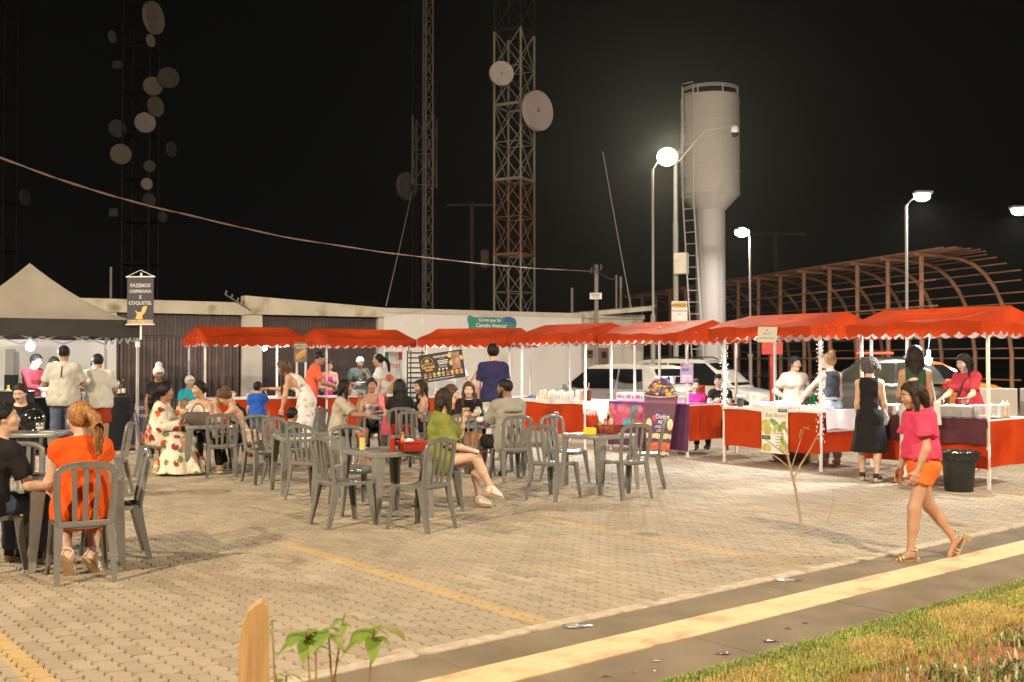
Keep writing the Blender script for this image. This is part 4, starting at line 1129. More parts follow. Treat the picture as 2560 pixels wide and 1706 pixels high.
    hv, hf = HEADS[sex]; Vs.append((hv * hs) @ Rh.T + hc); Fs.append(hf + n); n += len(hv)
    for i in range(2):
        gv, gf = HANDS[hands[i]]; a, e, w_ = AR[i]; x = nrm(w_ - e)
        ref = np.array((0, -1.0, 0)) if i == 0 else np.array((0, 1.0, 0))   # palm inwards
        pn = ref - x * (ref @ x)
        if np.linalg.norm(pn) < .35: pn = np.array((0, 0, -1.0)) - x * (-x[2])
        if abs(x[2]) < .55: pn = np.array((0, 0, -1.0)) + .35 * ref; pn = pn - x * (pn @ x)
        pn = nrm(pn); zz = -pn; yy = np.cross(zz, x); q = gv.copy()
        if yy @ np.array((1.0, 0, .4)) < 0 and abs(x[2]) > .55 or (abs(x[2]) <= .55 and yy[1] * (1 if i == 0 else -1) > 0): q[:, 1] *= -1; ff = gf[:, ::-1]
        else: ff = gf
        Vs.append((q * s * (1.0 if H > 1.5 else 1.05)) @ np.stack([x, yy, zz]) + w_); Fs.append(ff + n); n += len(gv)
    body = link('body', vf_mesh('body', np.vstack(Vs), np.vstack(Fs), skin(tone)), root)
    # ---- face
    Mh = Matrix.Translation(Vector(hc)) @ Matrix(Rh.tolist()).to_4x4() @ Matrix.Scale(hs, 4)
    hm = HAIRM[hair[1]] if hair else HAIRM['dark']
    if face:
        bk = hair[1] if hair else 'dark'
        if bk not in BROWS: BROWS[bk] = brow_me(HAIRM['dark' if bk in ('blond', 'ginger', 'grey') else bk])
        lk = 'd' if tone in ('dark', 'brown') else 'l'
        if lk not in MOUTHS: MOUTHS[lk] = mouth_me(M_LIP2 if lk == 'd' else M_LIP)
        for y in (-1, 1):
            link('eye', EYE, root, M=Mh @ Matrix.Translation((.0905, .031 * y, .013)) @ Matrix.Rotation(.38 * y, 4, 'Z'))
            link('eyebrow', BROWS[bk], root, M=Mh @ Matrix.Translation((.0905, .032 * y, .037)) @ Matrix.Diagonal((1, y, 1, 1)))
        link('mouth', MOUTHS[lk], root, M=Mh @ Matrix.Translation((.096, 0, -.056)))
        if beard:
            b = MB()
            b.tube([(.088, -.028, -.047), (.100, -.012, -.038), (.103, 0, -.038), (.100, .012, -.038), (.088, .028, -.047)], [.002, .005, .006, .005, .002], 6)
            if beard == 'full': b.tube([(.0, -.074, -.03), (.03, -.064, -.075), (.070, -.03, -.104), (.085, 0, -.108), (.070, .03, -.104), (.03, .064, -.075), (.0, .074, -.03)], [.008, .014, .018, .018, .018, .014, .008], 8)
            b.build('beard', hm, root, True, M=Mh)
    if hair:
        o = link('hair', hair_mesh(hair[0], hm, 1.0, Rh, hair[2] if len(hair) > 2 else {}), root, M=Mh)
        if hair[0] == 'pony':
            at = (hair[2] if len(hair) > 2 else {}).get('at', (-.115, 0, .05)); b = MB(); b.lathe([(.03, -.008), (.033, 0), (.03, .008)], 10, M=Matrix.Translation(at) @ Matrix.Rotation(R(80), 4, 'Y')); b.build('hair_tie', M_CAPB, o, True)
    if headwear:
        st, m_ = headwear[0], headwear[1]; opts = headwear[2] if len(headwear) > 2 else {}
        me = hair_mesh(st, m_, 1.0, Rh, opts); link('headwear', me, root, M=Mh)
    # ---- clothes
    if top:
        T = F_(); infl = top.get('infl', .012); neckn = nrm(up * 1.0 + fw * top.get('vneck', .25) * -1 if False else up + fw * top.get('vneck', .22))
        torso(T, infl + top.get('loose', 0) * .4, 'up', loose=top.get('loose', .0))
        if top.get('hem', .07) > -.02: torso(T, infl + .004, 'low', loose=top.get('loose', .0))
        sl = top.get('sleeve', .55)
        for i in range(2):
            if sl > 0: arm(T, i, top.get('sinfl', infl + .004), t1=sl, loose=top.get('sloose', .012))
        T.clip(neck + up * top.get('neckz', .026) * s, neckn)
        hem = Pv - up * top.get('hem', .07) * s; T.clip(hem, -up)
        if sl <= 0:
            for q in (-1, 1): T.clip(neck + sd * q * top.get('arm', .135) * s, sd * q)
        if top.get('off'): # off one shoulder
            T.clip(neck - up * .02 * s, nrm(up + sd * top['off']))
        T.wobble(top.get('fold', .008), 30, hash(label) % 7)
        V, F = T.nets(1); link(top.get('name', 'shirt'), vf_mesh('shirt', V, F, top['m']), root)
        if top.get('straps'):
            b = MB()
            for q in (-1, 1):
                p0 = chest + fw * .105 * s + sd * q * .075 * s + up * .02 * s; p1 = neck + sd * q * .085 * s - up * .0 * s + fw * .0; p2 = chest - fw * .10 * s + sd * q * .07 * s + up * .05 * s
                b.tube([Vector(p0), Vector(p0 * .35 + p1 * .65 + fw * .045 * s), Vector(p1 + up * .014), Vector(p1 * .6 + p2 * .4 - fw * .035 * s), Vector(p2)], .009 * s, 6)
            b.build('strap', top['m'], root)
    if bottom:
        B = F_(); kind = bottom.get('kind', 'trousers'); infl = bottom.get('infl', .008); wz = Pv + (waist - Pv) * bottom.get('rise', .55)
        if kind in ('trousers', 'shorts'):
            torso(B, infl, 'low')
            for i in range(2): leg(B, i, infl, t1=bottom.get('len', 1.93), loose=bottom.get('loose', .004), lc=bottom.get('flare', 0))
            B.clip(wz, nrm(waist - Pv))
        else:
            torso(B, infl, 'low'); zb = bottom.get('z', .45); wd = bottom.get('wd', .24) * s; dp = bottom.get('dp', .20) * s
            if sit is None:
                B.ec(Pv + np.array((0, 0, .03)), np.array((Pv[0] + bottom.get('dx', 0), 0, zb)), .112 * s * fat, .165 * s * fat, dp, wd, y_, .04, wave=(bottom.get('wave', .07), 9, 1), infl=infl)
                B.clip((0, 0, zb), (0, 0, -1))
            else:
                k0 = (LG[0][1] + LG[1][1]) / 2; a0 = (LG[0][2] + LG[1][2]) / 2
                B.ec(Pv + np.array((.02, 0, -.0)), k0 + np.array((.02, 0, .0)), .10 * s * f5, .175 * s * f5, .085 * s, .17 * s, y_, .05, infl=infl)
                zb = bottom.get('z', .25)
                if zb < .42: fl_ = .45 if zb < .1 else 0; B.ec(k0 * (1 - fl_) + Pv * fl_, np.array((a0[0] * (1 - fl_ * .5), a0[1], zb)), (.11 + .1 * fl_) * s, .18 * s, dp, wd, y_, .05, wave=(bottom.get('wave', .08), 8, 1), infl=infl); B.clip((0, 0, zb), (0, 0, -1))
            B.clip(wz, nrm(waist - Pv))
        B.wobble(.005, 24, 3)
        V, F = B.nets(1); link(bottom.get('name', kind), vf_mesh(kind, V, F, bottom['m']), root)
    if shoes:
        kd, m1, m2 = shoes
        for i in range(2):
            a, e, w_ = LG[i]; fd = np.array(feet[i], float) if feet else nrm(np.array((1, (.18 if i == 0 else -.18), 0))); fd = nrm(fd)
            z = np.array((0, 0, 1.0)); z = z - fd * (z @ fd); z = nrm(z); yv = np.cross(z, fd)
            Mx = Matrix(np.stack([fd, yv, z], 1).tolist()).to_4x4()
            link('shoe' if kd == 'sneaker' else 'sandal', shoe_mesh(kd, m1, m2), root, M=Matrix.Translation(Vector(w_ + np.array((0, 0, .012)) * s)) @ Mx @ Matrix.Scale(s * .98 if H > 1.5 else s * 1.08, 4))
    inf = dict(root=root, AR=AR, LG=LG, hc=hc, Rh=Rh, Pv=Pv, neck=neck, chest=chest, waist=waist, up=up, fw=fw, sd=sd, s=s, hs=hs, Mh=Mh)
    PEOPLE.append(inf); return inf
def cloth(name, c, var=.10, rough=.85): return mat('cloth ' + name, c, rough, var, 7, bump=1.0, bscale=9, spec=.2)
# ================================================================== FURNITURE, STALLS, TENT
def plastic(name, c): return mat(name, c, .24, .10, 4, spec=.55, bump=.05, bscale=25, dirt=((c[0] * .7, c[1] * .68, c[2] * .64), 5, .58))
M_CH = plastic('grey plastic', (.165, .160, .150)); M_TBL = plastic('grey table plastic', (.20, .195, .18))
def make_chair():
    """stackable plastic bistro chair: origin on the ground under the seat, faces +x"""
    t = thing('plastic_chair', 'x', 'chair')
    b = MB(); n = 5; zs = .435; vs = []
    N = 9
    for i in range(N + 1):
        for j in range(N + 1):
            u = -1 + 2 * i / N; v = -1 + 2 * j / N
            x = .205 * u * (1 - .06 * v * v) + .01; y = .205 * v * (1 - .05 * (u + 1) * .5 - .10 * (1 - u) * .5); z = zs - .022 * math.cos(u * 1.3) * math.cos(v * 1.3) + .012 * abs(v) ** 3 - (.018 * max(0, u - .6) / .4)
            vs.append((x, y, z))
    fs = [(i * (N + 1) + j, (i + 1) * (N + 1) + j, (i + 1) * (N + 1) + j + 1, i * (N + 1) + j + 1) for i in range(N) for j in range(N)]
    rim = [j for j in range(N + 1)] + [i * (N + 1) + N for i in range(1, N + 1)] + [N * (N + 1) + j for j in range(N - 1, -1, -1)] + [i * (N + 1) for i in range(N - 1, 0, -1)]
    k = len(vs); vs += [(vs[r][0] * 1.02, vs[r][1] * 1.02, vs[r][2] - .035) for r in rim]; m = len(rim)
    fs += [(rim[q], rim[(q + 1) % m], k + (q + 1) % m, k + q) for q in range(m)]
    b.add(vs, fs); b.build('seat', M_CH, t, True, angle=50)
    # back arch
    def bx(z): return -.190 - .075 * ((z - .43) / .45) ** 1.1 if z > .43 else -.19
    arch = []
    w = lambda z: .178 + .022 * math.sin(min(1, (z - .43) / .3) * 1.57)
    for z in (.43, .50, .58, .66, .73, .785): arch.append((bx(z), -w(z), z))
    for a in (12, 30, 50, 70, 90, 110, 130, 150, 168):
        ca, sa = math.cos(R(a)), abs(math.sin(R(a))) ** .72; arch.append((bx(.79 + .085 * sa), -.2 * math.copysign(abs(ca) ** .8, ca), .79 + .085 * sa))
    for z in (.785, .73, .66, .58, .50, .43): arch.append((bx(z), w(z), z))
    pts = [Vector(p) for p in arch]; rings = []
    for i, p in enumerate(pts):
        d = (pts[min(i + 1, len(pts) - 1)] - pts[max(i - 1, 0)]).normalized(); nx = Vector((1, 0, .15)); nx = (nx - d * nx.dot(d)).normalized(); sx = d.cross(nx)
        hw, ht = .026, .013
        rings.append([p + sx * hw * cs + nx * ht * sn + nx * (-.006 * (cs * cs)) for cs, sn in ((1, .2), (.75, 1), (0, 1.3), (-.75, 1), (-1, .2), (-.8, -.8), (0, -.7), (.8, -.8))])
    b = MB(); b.loft(rings); b.build('back_frame', M_CH, t, True, angle=60)
    for y in (-.085, 0, .085):
        b = MB(); zt = .79 + .085 * math.sqrt(max(0, 1 - (y / .2) ** 2)) ** .8 - .012; rr = []
        for q in range(6):
            z = .435 + (zt - .435) * q / 5; yy = y * (.82 + .18 * q / 5); x = bx(z) - .006 + .012 * math.sin(q / 5 * 3.14) * -1
            rr.append([(x + .007, yy - .018, z), (x + .010, yy, z), (x + .007, yy + .018, z), (x - .005, yy + .014, z), (x - .005, yy - .014, z)])
        b.loft(rr); b.build('slat', M_CH, t, True, angle=50)
    b = MB(); b.rbox((-.195, 0, .432), (.03, .37, .045), .01); b.build('back_rail', M_CH, t, True)
    for sx in (1, -1):
        for sy in (1, -1):
            b = MB(); rr = []
            tx, ty = (.175, .165) if sx > 0 else (-.165, .168); fx, fy = (.235, .205) if sx > 0 else (-.262, .195)
            for q in range(5):
                f = q / 4; x = tx + (fx - tx) * (f ** 1.15); y = (ty + (fy - ty) * f) * sy; z = .425 * (1 - f); wd = .040 - .017 * f; c = .5
                rr.append([(x + wd * sx, y - wd * .5 * sy, z), (x + wd * sx, y + wd * sy, z), (x - wd * .8 * sx, y + wd * sy, z), (x - wd * .8 * sx, y + wd * .55 * sy, z), (x + wd * .35 * sx, y + wd * .45 * sy, z), (x + wd * .4 * sx, y - wd * .5 * sy, z)])
            b.loft(rr); b.build('leg', M_CH, t, True, angle=35)
    return t
CH0 = None
def chair(x, y, ang, label):
    global CH0
    if CH0 is None: CH0 = make_chair(); c = CH0
    else: c = copy_tree(CH0)
    c.location = (x, y, .002); c.rotation_euler = (0, 0, R(ang)); c['label'] = label; c['group'] = 'grey plastic chairs on the paving'
    return c
def make_table():
    t = thing('plastic_table', 'x', 'table'); w = .35; H = .71
    def rr(h, r=.05):
        o = []
        for cx, cy, a0 in ((h - r, h - r, 0), (-h + r, h - r, 90), (-h + r, -h + r, 180), (h - r, -h + r, 270)):
            for k in range(5): a = R(a0 + 22.5 * k); o.append((cx + r * math.cos(a), cy + r * math.sin(a)))
        return o
    b = MB(); rings = [[(x, y, z) for x, y in rr(hh)] for hh, z in ((w - .012, H - .055), (w - .002, H - .05), (w, H - .01), (w - .006, H - .001), (w - .03, H), (w - .035, H - .005))]
    b.loft(rings); b.build('tabletop', M_TBL, t, True, angle=40)
    for sx in (1, -1):
        for sy in (1, -1):
            b = MB(); q = []
            for f in (0, .5, 1):
                z = (H - .05) * (1 - f); wd = .105 * (1 - f) + .048 * f; o = w - .012 + .02 * f; th = .012
                q.append([(sx * o, sy * o, z), (sx * (o - wd), sy * o, z), (sx * (o - wd), sy * (o - th), z), (sx * (o - th), sy * (o - th), z), (sx * (o - th), sy * (o - wd), z), (sx * o, sy * (o - wd), z)])
            b.loft(q); b.build('leg', M_TBL, t)
    return t
TB0 = None
def table(x, y, ang, label):
    global TB0
    if TB0 is None: TB0 = make_table(); c = TB0
    else: c = copy_tree(TB0)
    c.location = (x, y, .002); c.rotation_euler = (0, 0, R(ang)); c['label'] = label; c['group'] = 'grey square plastic tables'
    return c

# ---- stalls
def vinyl(name, c, rough=.62, tl=.22):
    m = mat(name, c, rough, .14, 1.6, bump=.9, bscale=5.5, coat=.0, spec=.05, dirt=((c[0] * .72, c[1] * .6, c[2]), 1.1, .52))
    n, l = m.node_tree.nodes, m.node_tree.links; b = n['Principled BSDF']; t = n.new('ShaderNodeBsdfTranslucent'); x = n.new('ShaderNodeMixShader'); x.inputs[0].default_value = tl
    t.inputs[0].default_value = (min(1, c[0] * 1.9), c[1] * 1.6, c[2] * 1.5, 1); l.new(b.outputs[0], x.inputs[1]); l.new(t.outputs[0], x.inputs[2]); l.new(x.outputs[0], n['Material Output'].inputs[0]); return m
M_RED = vinyl('red vinyl', (.40, .046, .009)); M_RED2 = vinyl('red vinyl skirt', (.50, .055, .009), .45)
M_LIN = vinyl('white vinyl lining', (.72, .70, .68), .5, .45); M_WPIPE = mat('white painted pipe', (.78, .76, .72), .4, .05)
M_CTOP = mat('white counter cloth', (.74, .72, .69), .7, .05, 5, bump=.2, bscale=20)
ROOFV = (.05, .30)
def stall(FL, FR, label, counter=True, depth=1.27, ez=1.95, skirts=('front', 'left', 'right', 'back'), zsk=.27, seed=0, topm=None, cover=None):
    """FL, FR: ground points of the front posts. local x along the front, y to the back"""
    random.seed(seed)
    d = FR - FL; W = d.length; ang = math.atan2(d.y, d.x)
    t = thing('market_stall', label, 'stall', FL, ang, 'red canopy market stalls')
    rv = ez + .165; rd = ez + .395; ov = .30; eo = .06
    for x, y in ((0, 0), (W, 0), (W, depth), (0, depth)):
        b = MB(); b.box((x, y, ez / 2 + .04), (.035, .035, ez + .08)); b.build('post', M_WPIPE, t)
    b = MB()
    for y in (0, depth): b.cyl((0, y, ez + .09), (W, y, ez + .09), .015, 6)
    for x in (0, W): b.cyl((x, -ov + .02, ez + .115), (x, depth / 2, rd - .03), .014, 6); b.cyl((x, depth + ov - .02, ez + .115), (x, depth / 2, rd - .03), .014, 6); b.cyl((x, 0, ez + .09), (x, depth, ez + .09), .015, 6)
    b.cyl((0, depth / 2, rd - .03), (W, depth / 2, rd - .03), .015, 6); b.build('canopy_frame', M_WPIPE, t)
    # canopy: front slope, back slope, gable ends and scalloped valance, with sag and puckers
    NX, NY = 22, 8; x0, x1 = -eo, W + eo; y0, y1, ym = -ov, depth + ov, depth / 2
    ph = [random.uniform(0, 6) for _ in range(6)]
    def sag(u, v):
        return -.040 * math.sin(math.pi * u) * math.sin(math.pi * v) - .016 * math.sin(u * 9 + ph[0]) * v * math.sin(math.pi * v) + .013 * math.sin(u * 17 + v * 6 + ph[1]) * v + .016 * math.sin(u * 6 + v * 7 + ph[2]) * v * (1.2 - v) - .018 * v * math.sin(u * 3.1 + ph[5])
    def shell(off, m, name, parent, val=True):
        b = MB(); ins = off
        for front in (True, False):
            vs = []; fs = []
            for i in range(NX + 1):
                u = i / NX
                for j in range(NY + 1):
                    v = j / NY; yy = ym + ((y0 + ins) - ym) * v if front else ym + ((y1 - ins) - ym) * v
                    ix = .04 * (1 - v); xx = (x0 + ins + ix) + (x1 - x0 - 2 * ins - 2 * ix) * u
                    vs.append((xx, yy, rd + (rv - rd) * v + sag(u, v if front else v * .93) - off))
            for i in range(NX):
                for j in range(NY):
                    q = (i * (NY + 1) + j, (i + 1) * (NY + 1) + j, (i + 1) * (NY + 1) + j + 1, i * (NY + 1) + j + 1); fs.append(q)
            b.add(vs, fs)
        # gable ends
        for xs, ii in ((x0 + ins, 0), (x1 - ins, NX)):
            vs = []; sg = 1 if ii == 0 else -1
            for side in (0, 1):
                for j in range(NY, -1, -1) if side == 0 else range(1, NY + 1):
                    v = j / NY; yy = ym + ((y0 + ins) - ym) * v if side == 0 else ym + ((y1 - ins) - ym) * v
                    vs.append((xs + sg * .04 * (1 - v), yy, rd + (rv - rd) * v + sag(ii / NX, v if side == 0 else v * .93) - off))
            k = len(vs); lows = [(xs - sg * .012 * math.sin(q * 2.1 + ph[3]), p[1], rv - off) for q, p in enumerate(vs)]
            b.add(vs + lows, [(q, q + 1, k + q + 1, k + q) for q in range(k - 1)])
        # valance with scallops
        per = []
        for i in range(61): per.append((x0 + ins + (x1 - x0 - 2 * ins) * i / 60, y0 + ins))
        for i in range(1, 55): per.append((x1 - ins, y0 + ins + (y1 - y0 - 2 * ins) * i / 54))
        for i in range(61): per.append((x1 - ins - (x1 - x0 - 2 * ins) * i / 60, y1 - ins))
        for i in range(1, 54): per.append((x0 + ins, y1 - ins - (y1 - y0 - 2 * ins) * i / 54))
        n = len(per); vs = []; s_ = 0
        def topz(x, y):
            if abs(y - y0 - ins) < 1e-4: return rv + sag((x - x0) / (x1 - x0), 1.0) - off
            if abs(y - y1 + ins) < 1e-4: return rv + sag((x - x0) / (x1 - x0), .93) - off
            return rv - off
        for i, (x, y) in enumerate(per):
            if i: s_ += math.hypot(x - per[i - 1][0], y - per[i - 1][1])
            sc = abs(math.sin(math.pi * s_ / .20)) ** .8; wv = .012 * math.sin(s_ * 7 + ph[4]) + .006 * math.sin(s_ * 21)
            zb = ez + .045 - .062 * sc + .010 * math.sin(s_ * 2.3 + ph[5])
            nx, ny = (0, -1) if abs(y - y0 - ins) < 1e-4 else ((0, 1) if abs(y - y1 + ins) < 1e-4 else ((-1, 0) if abs(x - x0 - ins) < 1e-4 else (1, 0)))
            zt = topz(x, y)
            for k, f in enumerate((0, .5, 1)): vs.append((x + nx * wv * f, y + ny * wv * f, zt + (zb - zt) * f))
        fs = []
        for i in range(n):
            j = (i + 1) % n
            for k in range(2): fs.append((i * 3 + k, j * 3 + k, j * 3 + k + 1, i * 3 + k + 1))
        b.add(vs, fs)
        return b.build(name, m, parent, True, angle=50)
    cn = shell(0, M_RED, 'canopy', t)
    shell(.006, M_LIN, 'lining', cn)
    if counter:
        b = MB(); b.rbox((W / 2, depth * .28 - .0, .875), (W + .02, depth * .62, .025), .006); b.build('counter_top', topm or M_CTOP, t)
        for x in (W + .0, 0):
            b = MB(); b.rbox((x + (-.16 if x else .16), depth * .80, .872), (.32, depth * .40, .02), .006); b.build('side_shelf', topm or M_CTOP, t)
        def skirt(p, q, nm, z1=.868, m=M_RED2, z0=zsk):
            b = MB(); N = 16; vs = []; p = Vector(p); q = Vector(q); dd = (q - p); nn = Vector((dd.y, -dd.x, 0)).normalized()
            for i in range(N + 1):
                u = i / N
                for j in range(5):
                    v = j / 4; w_ = .010 * math.sin(u * 11 + ph[0]) * v + .010 * math.sin(u * 5 - v * 3 + ph[1]) * math.sin(math.pi * v) + .005 * math.sin(u * 29 + ph[2]) * v
                    vs.append(tuple(p + dd * u + nn * (.02 + w_) + Vector((0, 0, z1 + (z0 + .012 * math.sin(u * 4 + ph[3]) - z1) * v))))
            b.add(vs, [(i * 5 + j, (i + 1) * 5 + j, (i + 1) * 5 + j + 1, i * 5 + j + 1) for i in range(N) for j in range(4)])
            return b.build(nm, m, t, True)
        if 'front' in skirts: skirt((0, 0, 0), (W, 0, 0), 'front_skirt')
        if 'right' in skirts: skirt((W, 0, 0), (W, depth, 0), 'side_skirt')
        if 'left' in skirts: skirt((0, depth, 0), (0, 0, 0), 'side_skirt')
        if 'back' in skirts: pass
        b = MB()
        b.cyl((0, 0, .86), (W, 0, .86), .013, 6); b.cyl((0, depth, .86), (W, depth, .86), .013, 6)
        for x in (0, W): b.cyl((x, 0, .86), (x, depth, .86), .013, 6)
        b.build('counter_frame', M_WPIPE, t)
    t['_w'] = W
    M = Matrix.Translation(FL) @ Matrix.Rotation(ang, 4, 'Z')
    random.seed(seed + 99)
    return t, (lambda x, y, z: M @ Vector((x, y, z))), ang, W
def V2(x, y): return Vector((x, y, 0))
st1, P1, A1, W1 = stall(V2(-5.97, 20), V2(-5.97 + .857 * 1.85, 20 + .515 * 1.85), 'red canopy stall farthest left, with a hot dog flyer hung at its right corner', seed=1, ez=1.93)
st2, P2, A2, W2 = stall(V2(-3.84, 21.3), V2(-3.84 + .857 * 1.86, 21.3 + .515 * 1.86), 'red canopy stall second from the left, in front of the dark brown gate', seed=2, ez=1.92)
st3, P3, A3, W3 = stall(V2(-1.795, 21.45), V2(-.047, 20.8), 'red canopy stall below the teal wall sign, with the black menu banner', seed=3, ez=1.92)
st4, P4, A4, W4 = stall(V2(.19, 20.2), V2(1.335, 18.75), 'red canopy stall with snack packs, in front of the white hatchback', seed=4, ez=1.95)
st5, P5, A5, W5 = stall(V2(1.824, 18.92), V2(2.97, 17.45), 'red canopy stall with the ball print cloth and big cup cutout', seed=5, ez=1.95)
st6, P6, A6, W6 = stall(V2(3.43, 16.63), V2(4.54, 15.14), 'red canopy stall with the fruit poster and white garlands', seed=6, ez=1.98)
st7, P7, A7, W7 = stall(V2(4.904, 14.42), V2(6.06, 13.09), 'red canopy stall farthest right, with a maroon tablecloth', seed=7, ez=1.97)

def board_on(parent, M, w, h, m, name='board', th=.008):
    b = MB(); b.rbox((0, 0, 0), (w, th, h), min(.003, th / 3)); return b.build(name, m, parent, M=M)
M_PAPER = mat('paper', (.74, .72, .66), .7, .05, 3); M_BOARD = mat('black banner', (.018, .014, .012), .5, .2, 3)
M_GOLD = mat('golden print', (.62, .36, .06), .5, .1); M_YEL = mat('yellow plastic', (.72, .55, .03), .35, .05); M_GRN = mat('leaf green print', (.18, .30, .05), .6, .2, 8); M_GRY = mat('grey print', (.22, .21, .20), .6)
def dress_at(loc, ang, tilt=0, roll=0): return Matrix.Translation(loc) @ Matrix.Rotation(ang, 4, 'Z') @ Matrix.Rotation(roll, 4, 'Y') @ Matrix.Rotation(tilt, 4, 'X')
def place(o, M): o.matrix_world = M; o.location = M.to_translation(); o.rotation_euler = M.to_euler(); return o

# ---- stall 1: flyer
fl = thing('flyer', 'hot dog flyer hung at the corner of the leftmost red canopy', 'flyer', P1(W1 - .05, -.36, 1.80), A1 - R(8))
fb = board_on(fl, Matrix(), .26, .40, mat('brown flyer print', (.20, .13, .08), .6, .4, 9))
b = MB(); b.tube([(-.09, -.012, -.10), (0, -.012, -.04), (.10, -.012, .05)], [.028, .045, .03], 10); b.build('bread_print', mat('bread print', (.50, .27, .10), .6, .2, 12), fb, M=Matrix.Diagonal((1, .25, 1, 1)))
b = MB(); b.tube([(-.10, -.006, -.15), (0, -.008, -.10), (.10, -.006, -.02)], [.02, .035, .02], 8); b.build('bread_print', mat('bread print 2', (.44, .24, .09), .6, .2, 12), fb, M=Matrix.Diagonal((1, .4, 1, 1)))
lettering('CACHORRO', .045, M_WHT, fb, fmat(0, -.006, .15)); lettering('QUENTE', .05, M_WHT, fb, fmat(0, -.006, .095))
# ---- stall 2 neighbour: Italian pizza banner
pz = thing('pizza_banner', 'tall pizza banner with green and red edge beside the second stall', 'banner', P2(W2 - .1, .55, 1.33), A2 + R(4))
bb = board_on(pz, Matrix(), .44, 1.0, mat('banner paper', (.62, .58, .50), .6, .12, 4))
for x, m in ((-.17, mat('flag green', (.03, .25, .08), .6)), (.17, mat('flag red', (.5, .03, .02), .6))):
    b = MB(); b.box((x, -.006, .40), (.08, .004, .16)); b.build('flag_band', m, bb)
lettering('Pizza', .16, M_LIP if False else mat('red print', (.5, .05, .03), .6), bb, fmat(0, -.006, .20), shear=.3)
for x, z, r_, m in ((-.10, -.08, .11, 'tomato print'), (.10, -.20, .13, 'bread print'), (-.06, -.35, .12, 'bread print 2')):
    b = MB(); b.ball((x, -.006, z), (r_, .006, r_ * .8), 12, 6); b.build('food_print', MATS.get(m) or mat('tomato print', (.55, .12, .04), .6, .3, 12), bb)
# ---- stall 3: big tilted menu banner
mcen = AT(1105, 20.55, 916)
mb = thing('menu_banner', 'large tilted black menu banner lettered in gold hanging from the third stall', 'banner', mcen, R(-8)); mb.rotation_euler = (0, R(-8.5), R(-8))
bb = board_on(mb, Matrix(), .90, .56, M_BOARD)
b = MB(); b.tube([(-.29 + .125 * math.cos(t), -.007, .09 + .125 * math.sin(t)) for t in [2 * math.pi * k / 24 for k in range(24)]], .004, 5, closed=True); b.build('logo_ring', M_GOLD, bb)
b = MB(); b.prism([(-.34, .12), (-.32, .17), (-.29, .185), (-.26, .17), (-.24, .12)], -.009, -.0055, 'y'); b.build('logo_mark', M_GOLD, bb)
lettering('Delícias da', .042, M_WHT, bb, fmat(-.29, -.0075, .085), shear=.2); lettering('Tereza', .10, M_GOLD, bb, fmat(-.29, -.0085, .025), shear=.25, bold=.002)
b = MB(); b.box((-.27, -.0065, -.045), (.15, .003, .022)); b.build('ribbon', M_GOLD, bb)
lettering('CROCANTE', .058, M_WHT, bb, fmat(.0, -.006, .20), bold=.001)
lettering('por fora', .034, M_GOLD, bb, fmat(.02, -.006, .155), shear=.3)
for k in range(3):
    b = MB(); b.box((.03, -.006, .115 - .032 * k), (.22 - .02 * k, .003, .013)); b.build('text_line', M_WHT, bb)
b = MB(); b.box((.02, -.006, -.0), (.17, .003, .035)); b.build('text_box', M_GRY, bb)
for k in range(3):
    b = MB(); b.box((-.06 + .075 * k, -.006, -.055), (.03, .003, .03)); b.build('icon_print', M_WHT, bb)
cols = [(.40, .16, .08), (.28, .09, .04), (.50, .28, .12), (.55, .52, .18), (.52, .25, .10), (.32, .10, .05), (.62, .38, .10), (.62, .28, .05), (.62, .20, .05)]
for k, c in enumerate(cols):
    b = MB(); b.ball((-.36 + .092 * k, -.006, -.135), (.036, .008, .036), 14, 6); b.build('filling_print', mat('filling %d' % k, c, .6, .35, 30), bb)
    b = MB(); b.box((-.36 + .092 * k, -.006, -.183), (.06, .003, .009)); b.build('text_line', M_WHT, bb)
lettering('Sabe mesmo feito para você!', .046, M_WHT, bb, fmat(-.05, -.006, -.23), shear=.25)
for x, z, r_ in ((.19, .20, .06), (.20, .05, .06), (.41, .12, .05)):
    b = MB(); b.ball((x, -.006, z), (r_ * .8, .006, r_), 12, 6); b.build('food_print', mat('dough print', (.55, .38, .14), .6, .3, 14), bb)
pl = MB(); pl.box((.30, -.010, .08), (.17, .004, .34)); pp = pl.build('pasted_sheet', mat('brown sheet print', (.27, .17, .11), .6, .3, 9), bb)
b = MB(); b.ball((.33, -.013, .06), (.05, .006, .07), 12, 6); b.build('food_print', mat('shrimp print', (.50, .24, .15), .6, .3, 14), pp)
# black wire rack beside the banner
rk = thing('wire_rack', 'black wire shelf rack between the second and third stalls', 'rack', V2(-2.02, 21.75), R(20))
b = MB()
for x in (-.16, .16):
    for y in (-.14, .14): b.cyl((x, y, 0), (x, y, 1.85), .014, 5)
b.build('upright', M_BLK, rk)
for k in range(16):
    b = MB(); b.box((0, 0, .22 + .105 * k), (.34, .30, .03)); b.build('shelf', M_BLK, rk)
# ---- painted/vinyl sign on stall 6 canopy
bs = thing('canopy_sign', 'cream paper sign pinned to the canopy edge of the fruit poster stall', 'sign', P6(W6 * .62, -.335, 2.03), A6); bs.rotation_euler = (R(-4), R(2), A6)
bb = board_on(bs, Matrix(), .36, .235, mat('cream sign paper', (.60, .55, .47), .7, .05, 3))
lettering('BALAS', .05, M_GRY, bb, fmat(0, -.006, .012)); lettering('CARAMELIZADAS', .038, M_GRY, bb, fmat(0, -.006, -.055))
b = MB(); b.prism([(-.02, .07), (0, .085), (.02, .07), (.01, .055), (-.01, .055)], -.007, -.0055, 'y'); b.build('leaf_mark', M_GRY, bb)
